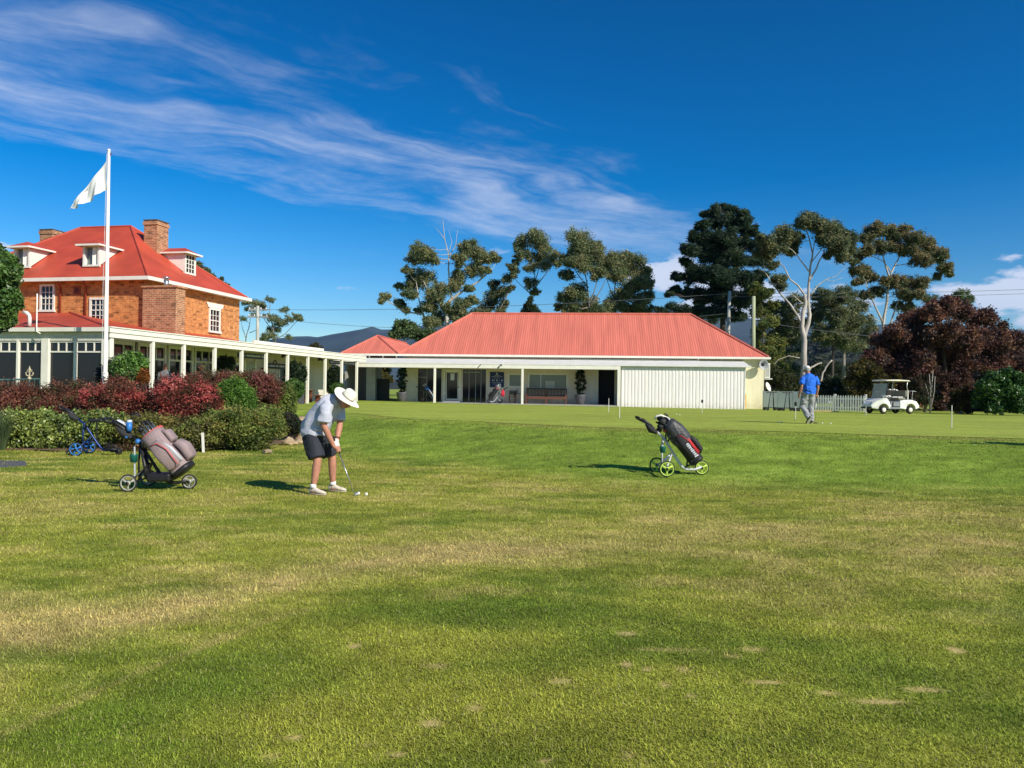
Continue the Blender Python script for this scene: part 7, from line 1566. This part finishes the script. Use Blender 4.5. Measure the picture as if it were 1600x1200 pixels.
# ================================================================== GOLF CART
def golf_cart():
    d = 40.0; b = on_ground(1369, d); b.z += .012; hd = math.atan2(-.27, -.96)
    t = thing('golf_cart', 'white golf cart with canopy parked by the picket fence', 'golf cart', b, hd + math.pi)       # local +x runs from front wheel to rear
    W = .58; PW = M('white cart moulding', (.78, .77, .70), .35, .04, 2); GS = M('grey cart sill', (.20, .22, .23), .6); SE = M('beige cart seat', (.20, .19, .16), .7, .1, 8); CT = M('cream canopy', (.80, .74, .60), .5)
    def prism(pts, y0, y1, name, mat, parent=t, bev=.03):
        o = MB().prism([(x, y0, z) for x, z in pts], (0, y1 - y0, 0)).build(name, mat, parent)
        if bev: q = o.modifiers.new('b', 'BEVEL'); q.width = bev; q.segments = 3; q.limit_method = 'ANGLE'
        return o
    def arch(cx, r, n=9): return [(cx + r * math.cos(math.pi * i / n), .24 + r * math.sin(math.pi * i / n)) for i in range(n + 1)]
    fr = [(-.60, .30), (-.62, .46), (-.42, .64), (-.05, .80), (.16, .82), (.34, .62), (.42, .40)] + [p for p in arch(0, .29)]
    cw = prism(fr, -W, W, 'front_cowl', PW)
    for v_ in cw.data.vertices:
        if v_.co.x < -.02: v_.co.y *= 1 - .42 * min(1, (-.02 - v_.co.x) / .58) ** 1.3
    MB().bbox(-.66, -.56, -.36, .36, .27, .36, .02).build('bumper', BLACKP, t)
    for s in (-1, 1): MB().ball((-.50, s * .30, .57), (.05, .07, .04), 10, 8).build('headlight', SIGNW, t, True)
    prism([(.34, .26), (.34, .36), (1.30, .36), (1.30, .26)], -W + .02, W - .02, 'sill', GS, bev=.01); prism([(.40, .361), (.46, .66), (.52, .66), (.50, .361)], -W + .04, W - .04, 'dash_panel', GS, bev=.01)
    re = [(.98, .30), (.98, .68), (1.30, .74), (1.72, .74), (2.02, .66), (2.18, .46), (2.20, .34)] + [p for p in arch(1.66, .30)][:]
    body = prism(re, -W, W, 'rear_body', PW); em = MB(); em.torus((1.38, -W - .004, .52), .055, .009, (0, 1, 0), 18, 6); em.build('emblem_ring', GREYP, body, True)
    prism([(.58, .40), (.60, .62), (.97, .62), (.97, .40)], -W + .03, W - .03, 'seat_base', GS, bev=.01)
    MB().bbox(.92, 1.36, -W + .05, W - .05, .745, .86, .04).build('seat', SE, t); bk = MB().bbox(1.34, 1.46, -W + .05, W - .05, .90, 1.22, .045).build('seat_back', SE, t)
    MB().bbox(1.47, 1.52, -W + .03, -W + .09, .75, 1.24, .01).build('arm_post', PW, bk); MB().bbox(1.47, 1.52, W - .09, W - .03, .75, 1.24, .01).build('arm_post', PW, bk)
    for x, r in ((0, .21), (1.66, .215)):
        for s in (-1, 1):
            w = MB(); w.torus((x, s * (W - .09), r), r - .075, .075, (0, 1, 0), 26, 10); k = w.build('wheel', RUBBER, t, True); MB().lathe([(.12, -.02), (.125, .03), (.07, .045), (.03, .06)], 18, (x, s * (W - .05), r), (0, s, 0)).build('hub_cap', M('pale hub cap', (.74, .70, .58), .4), k, True)
    c = MB(); c.loft([V3(.12, 0, 1.70), V3(.2, 0, 1.725), V3(.9, 0, 1.745), V3(1.55, 0, 1.73), V3(1.72, 0, 1.70)], V3(0, 1, 0), [.48, .56, .58, .56, .46], [.012, .035, .045, .035, .012], 20, 5); c.build('canopy', CT, t, True)
    for s in (-1, 1):
        MB().tube([(.14, s * .50, .78), (.22, s * .51, 1.25), (.30, s * .50, 1.71)], .017, 8).build('front_strut', BLACKP, t, True); MB().tube([(1.50, s * .50, 1.20), (1.46, s * .50, 1.45), (1.50, s * .50, 1.71)], .02, 8).build('rear_strut', ALU, t, True)
    ws = MB(); ws.prism([(.12, -.49, .84), (.12, .49, .84), (.25, .48, 1.58), (.25, -.48, 1.58)], (.012, 0, -.002)); wm, n, l, pb = principled('hazy windscreen'); pb.inputs['Base Color'].default_value = (.45, .50, .44, 1); pb.inputs['Roughness'].default_value = .25; pb.inputs['Alpha'].default_value = .55; ws.build('windscreen', wm, t)
    st = MB(); st.tube([(.36, -.25, .72), (.56, -.25, .94)], .015, 8); st.torus((.58, -.25, .96), .14, .013, V3(.6, 0, .75).normalized(), 22, 6); st.build('steering_wheel', BLACKP, t, True)
    bg = MB(); bg.tube([(1.80, -.5, .74), (1.82, -.5, 1.20), (2.05, -.5, 1.18)], .016, 8); bg.tube([(1.80, .5, .74), (1.82, .5, 1.20), (2.05, .5, 1.18)], .016, 8); bg.tube([(1.82, -.5, 1.20), (1.82, .5, 1.20)], .016, 8); bg.build('bag_rack', ALU, t, True); bw = MB(); bw.bbox(1.75, 2.05, -.5, .5, .76, .80, .01); bw.build('bag_well', BLACKP, t)
golf_cart()

# ================================================================== PUTTING GREEN PINS, STAKES
def pin(label, u, v, h, knob=True):
    dd = 30.0
    for _ in range(30):                                       # walk out along the sight line to where it meets the turf
        p = P(u, v, dd); dd += (p.z - GZ(p.x, p.y)) * dd / max(.3, CAM.z - p.z) * .6
    p = P(u, v, dd); t = thing('practice_pin', label, 'flagstick', (p.x, p.y, GZ(p.x, p.y)))
    MB().tube([(0, 0, -.03), (0, 0, h)], .011, 8).build('rod', WHITE, t)
    if knob: MB().lathe([(.012, 0), (.045, .04), (.05, .12), (.03, .16)], 10, (0, 0, h - .02)).build('number_head', BLACKP, t, True)
    MB().lathe([(.054, 0), (.054, .004)], 16, (0, 0, .011)).build('hole_cup', BLACKP, t)
pin('thin practice pin in front of the dark store doorway', 951, 645, .62, False); pin('thin practice pin at the left edge of the ribbed screen', 968, 654, .66, False); pin('practice pin with black head in front of the ribbed screen', 1097, 646, .48)
pin('practice pin with black head just left of the man in blue', 1243, 656, .50); pin('practice pin in front of the golf cart', 1353, 650, .45, False); pin('nearest practice pin on the right of the green', 1487, 670, .66, False)
p = on_ground(319, 17.3); st = thing('white_stake', 'short white wooden stake at the hedge behind the mauve bag', 'stake', p); m = MB(); m.prism([(-.022, -.022, -.05), (.022, -.022, -.05), (.022, .022, -.05), (-.022, .022, -.05)], (-.03, 0, .50)); m.build('peg', WHITE, st)
fs_ = P(46, 591, 23.4); fn = thing('garden_finial', 'pale cast iron fleur finial in front of the sunroom glass', 'ornament', (fs_.x, fs_.y, GZ(fs_.x, fs_.y)))
for i, (nm, x) in enumerate((('a', 0), )):
    m = MB(); zt = P(46, 575, 23.4).z - fn.location.z; m.tube([(0, 0, 0), (0, 0, zt - .35)], .03, 8); m.build('stem', M('verdigris iron', (.05, .12, .11), .6), fn)
    f = MB(); f.lathe([(.02, 0), (.06, .03), (.05, .06), (.02, .10), (.02, .26), (.045, .31), (.02, .36), (.005, .42)], 10, (0, 0, zt - .36))
    for s in (-1, 1): f.tube([(0, 0, zt - .26), (s * .09, 0, zt - .22), (s * .12, 0, zt - .15), (s * .08, 0, zt - .12)], [.02, .02, .016, .01], 6); f.tube([(0, 0, zt - .14), (s * .06, 0, zt - .10), (s * .07, 0, zt - .05)], [.015, .013, .008], 6)
    f.build('fleur', M('pale cast iron', (.45, .40, .26), .6), fn, True)
rl = MB(); a = P(-30, 594, 23.0); b = P(62, 592, 23.6); tr = thing('garden_railing', 'low green iron railing in front of the sunroom', 'railing', (a.x, a.y, GZ(a.x, a.y))); o = tr.location
MB().tube([a - o, b - o], .025, 8).build('top_rail', M('verdigris iron', (.05, .12, .11)), tr)
for i in range(12): q = a.lerp(b, i / 11); MB().tube([q - o, V3(q.x, q.y, GZ(q.x, q.y)) - o], .01, 6).build('baluster', M('verdigris iron', (.05, .12, .11)), tr)
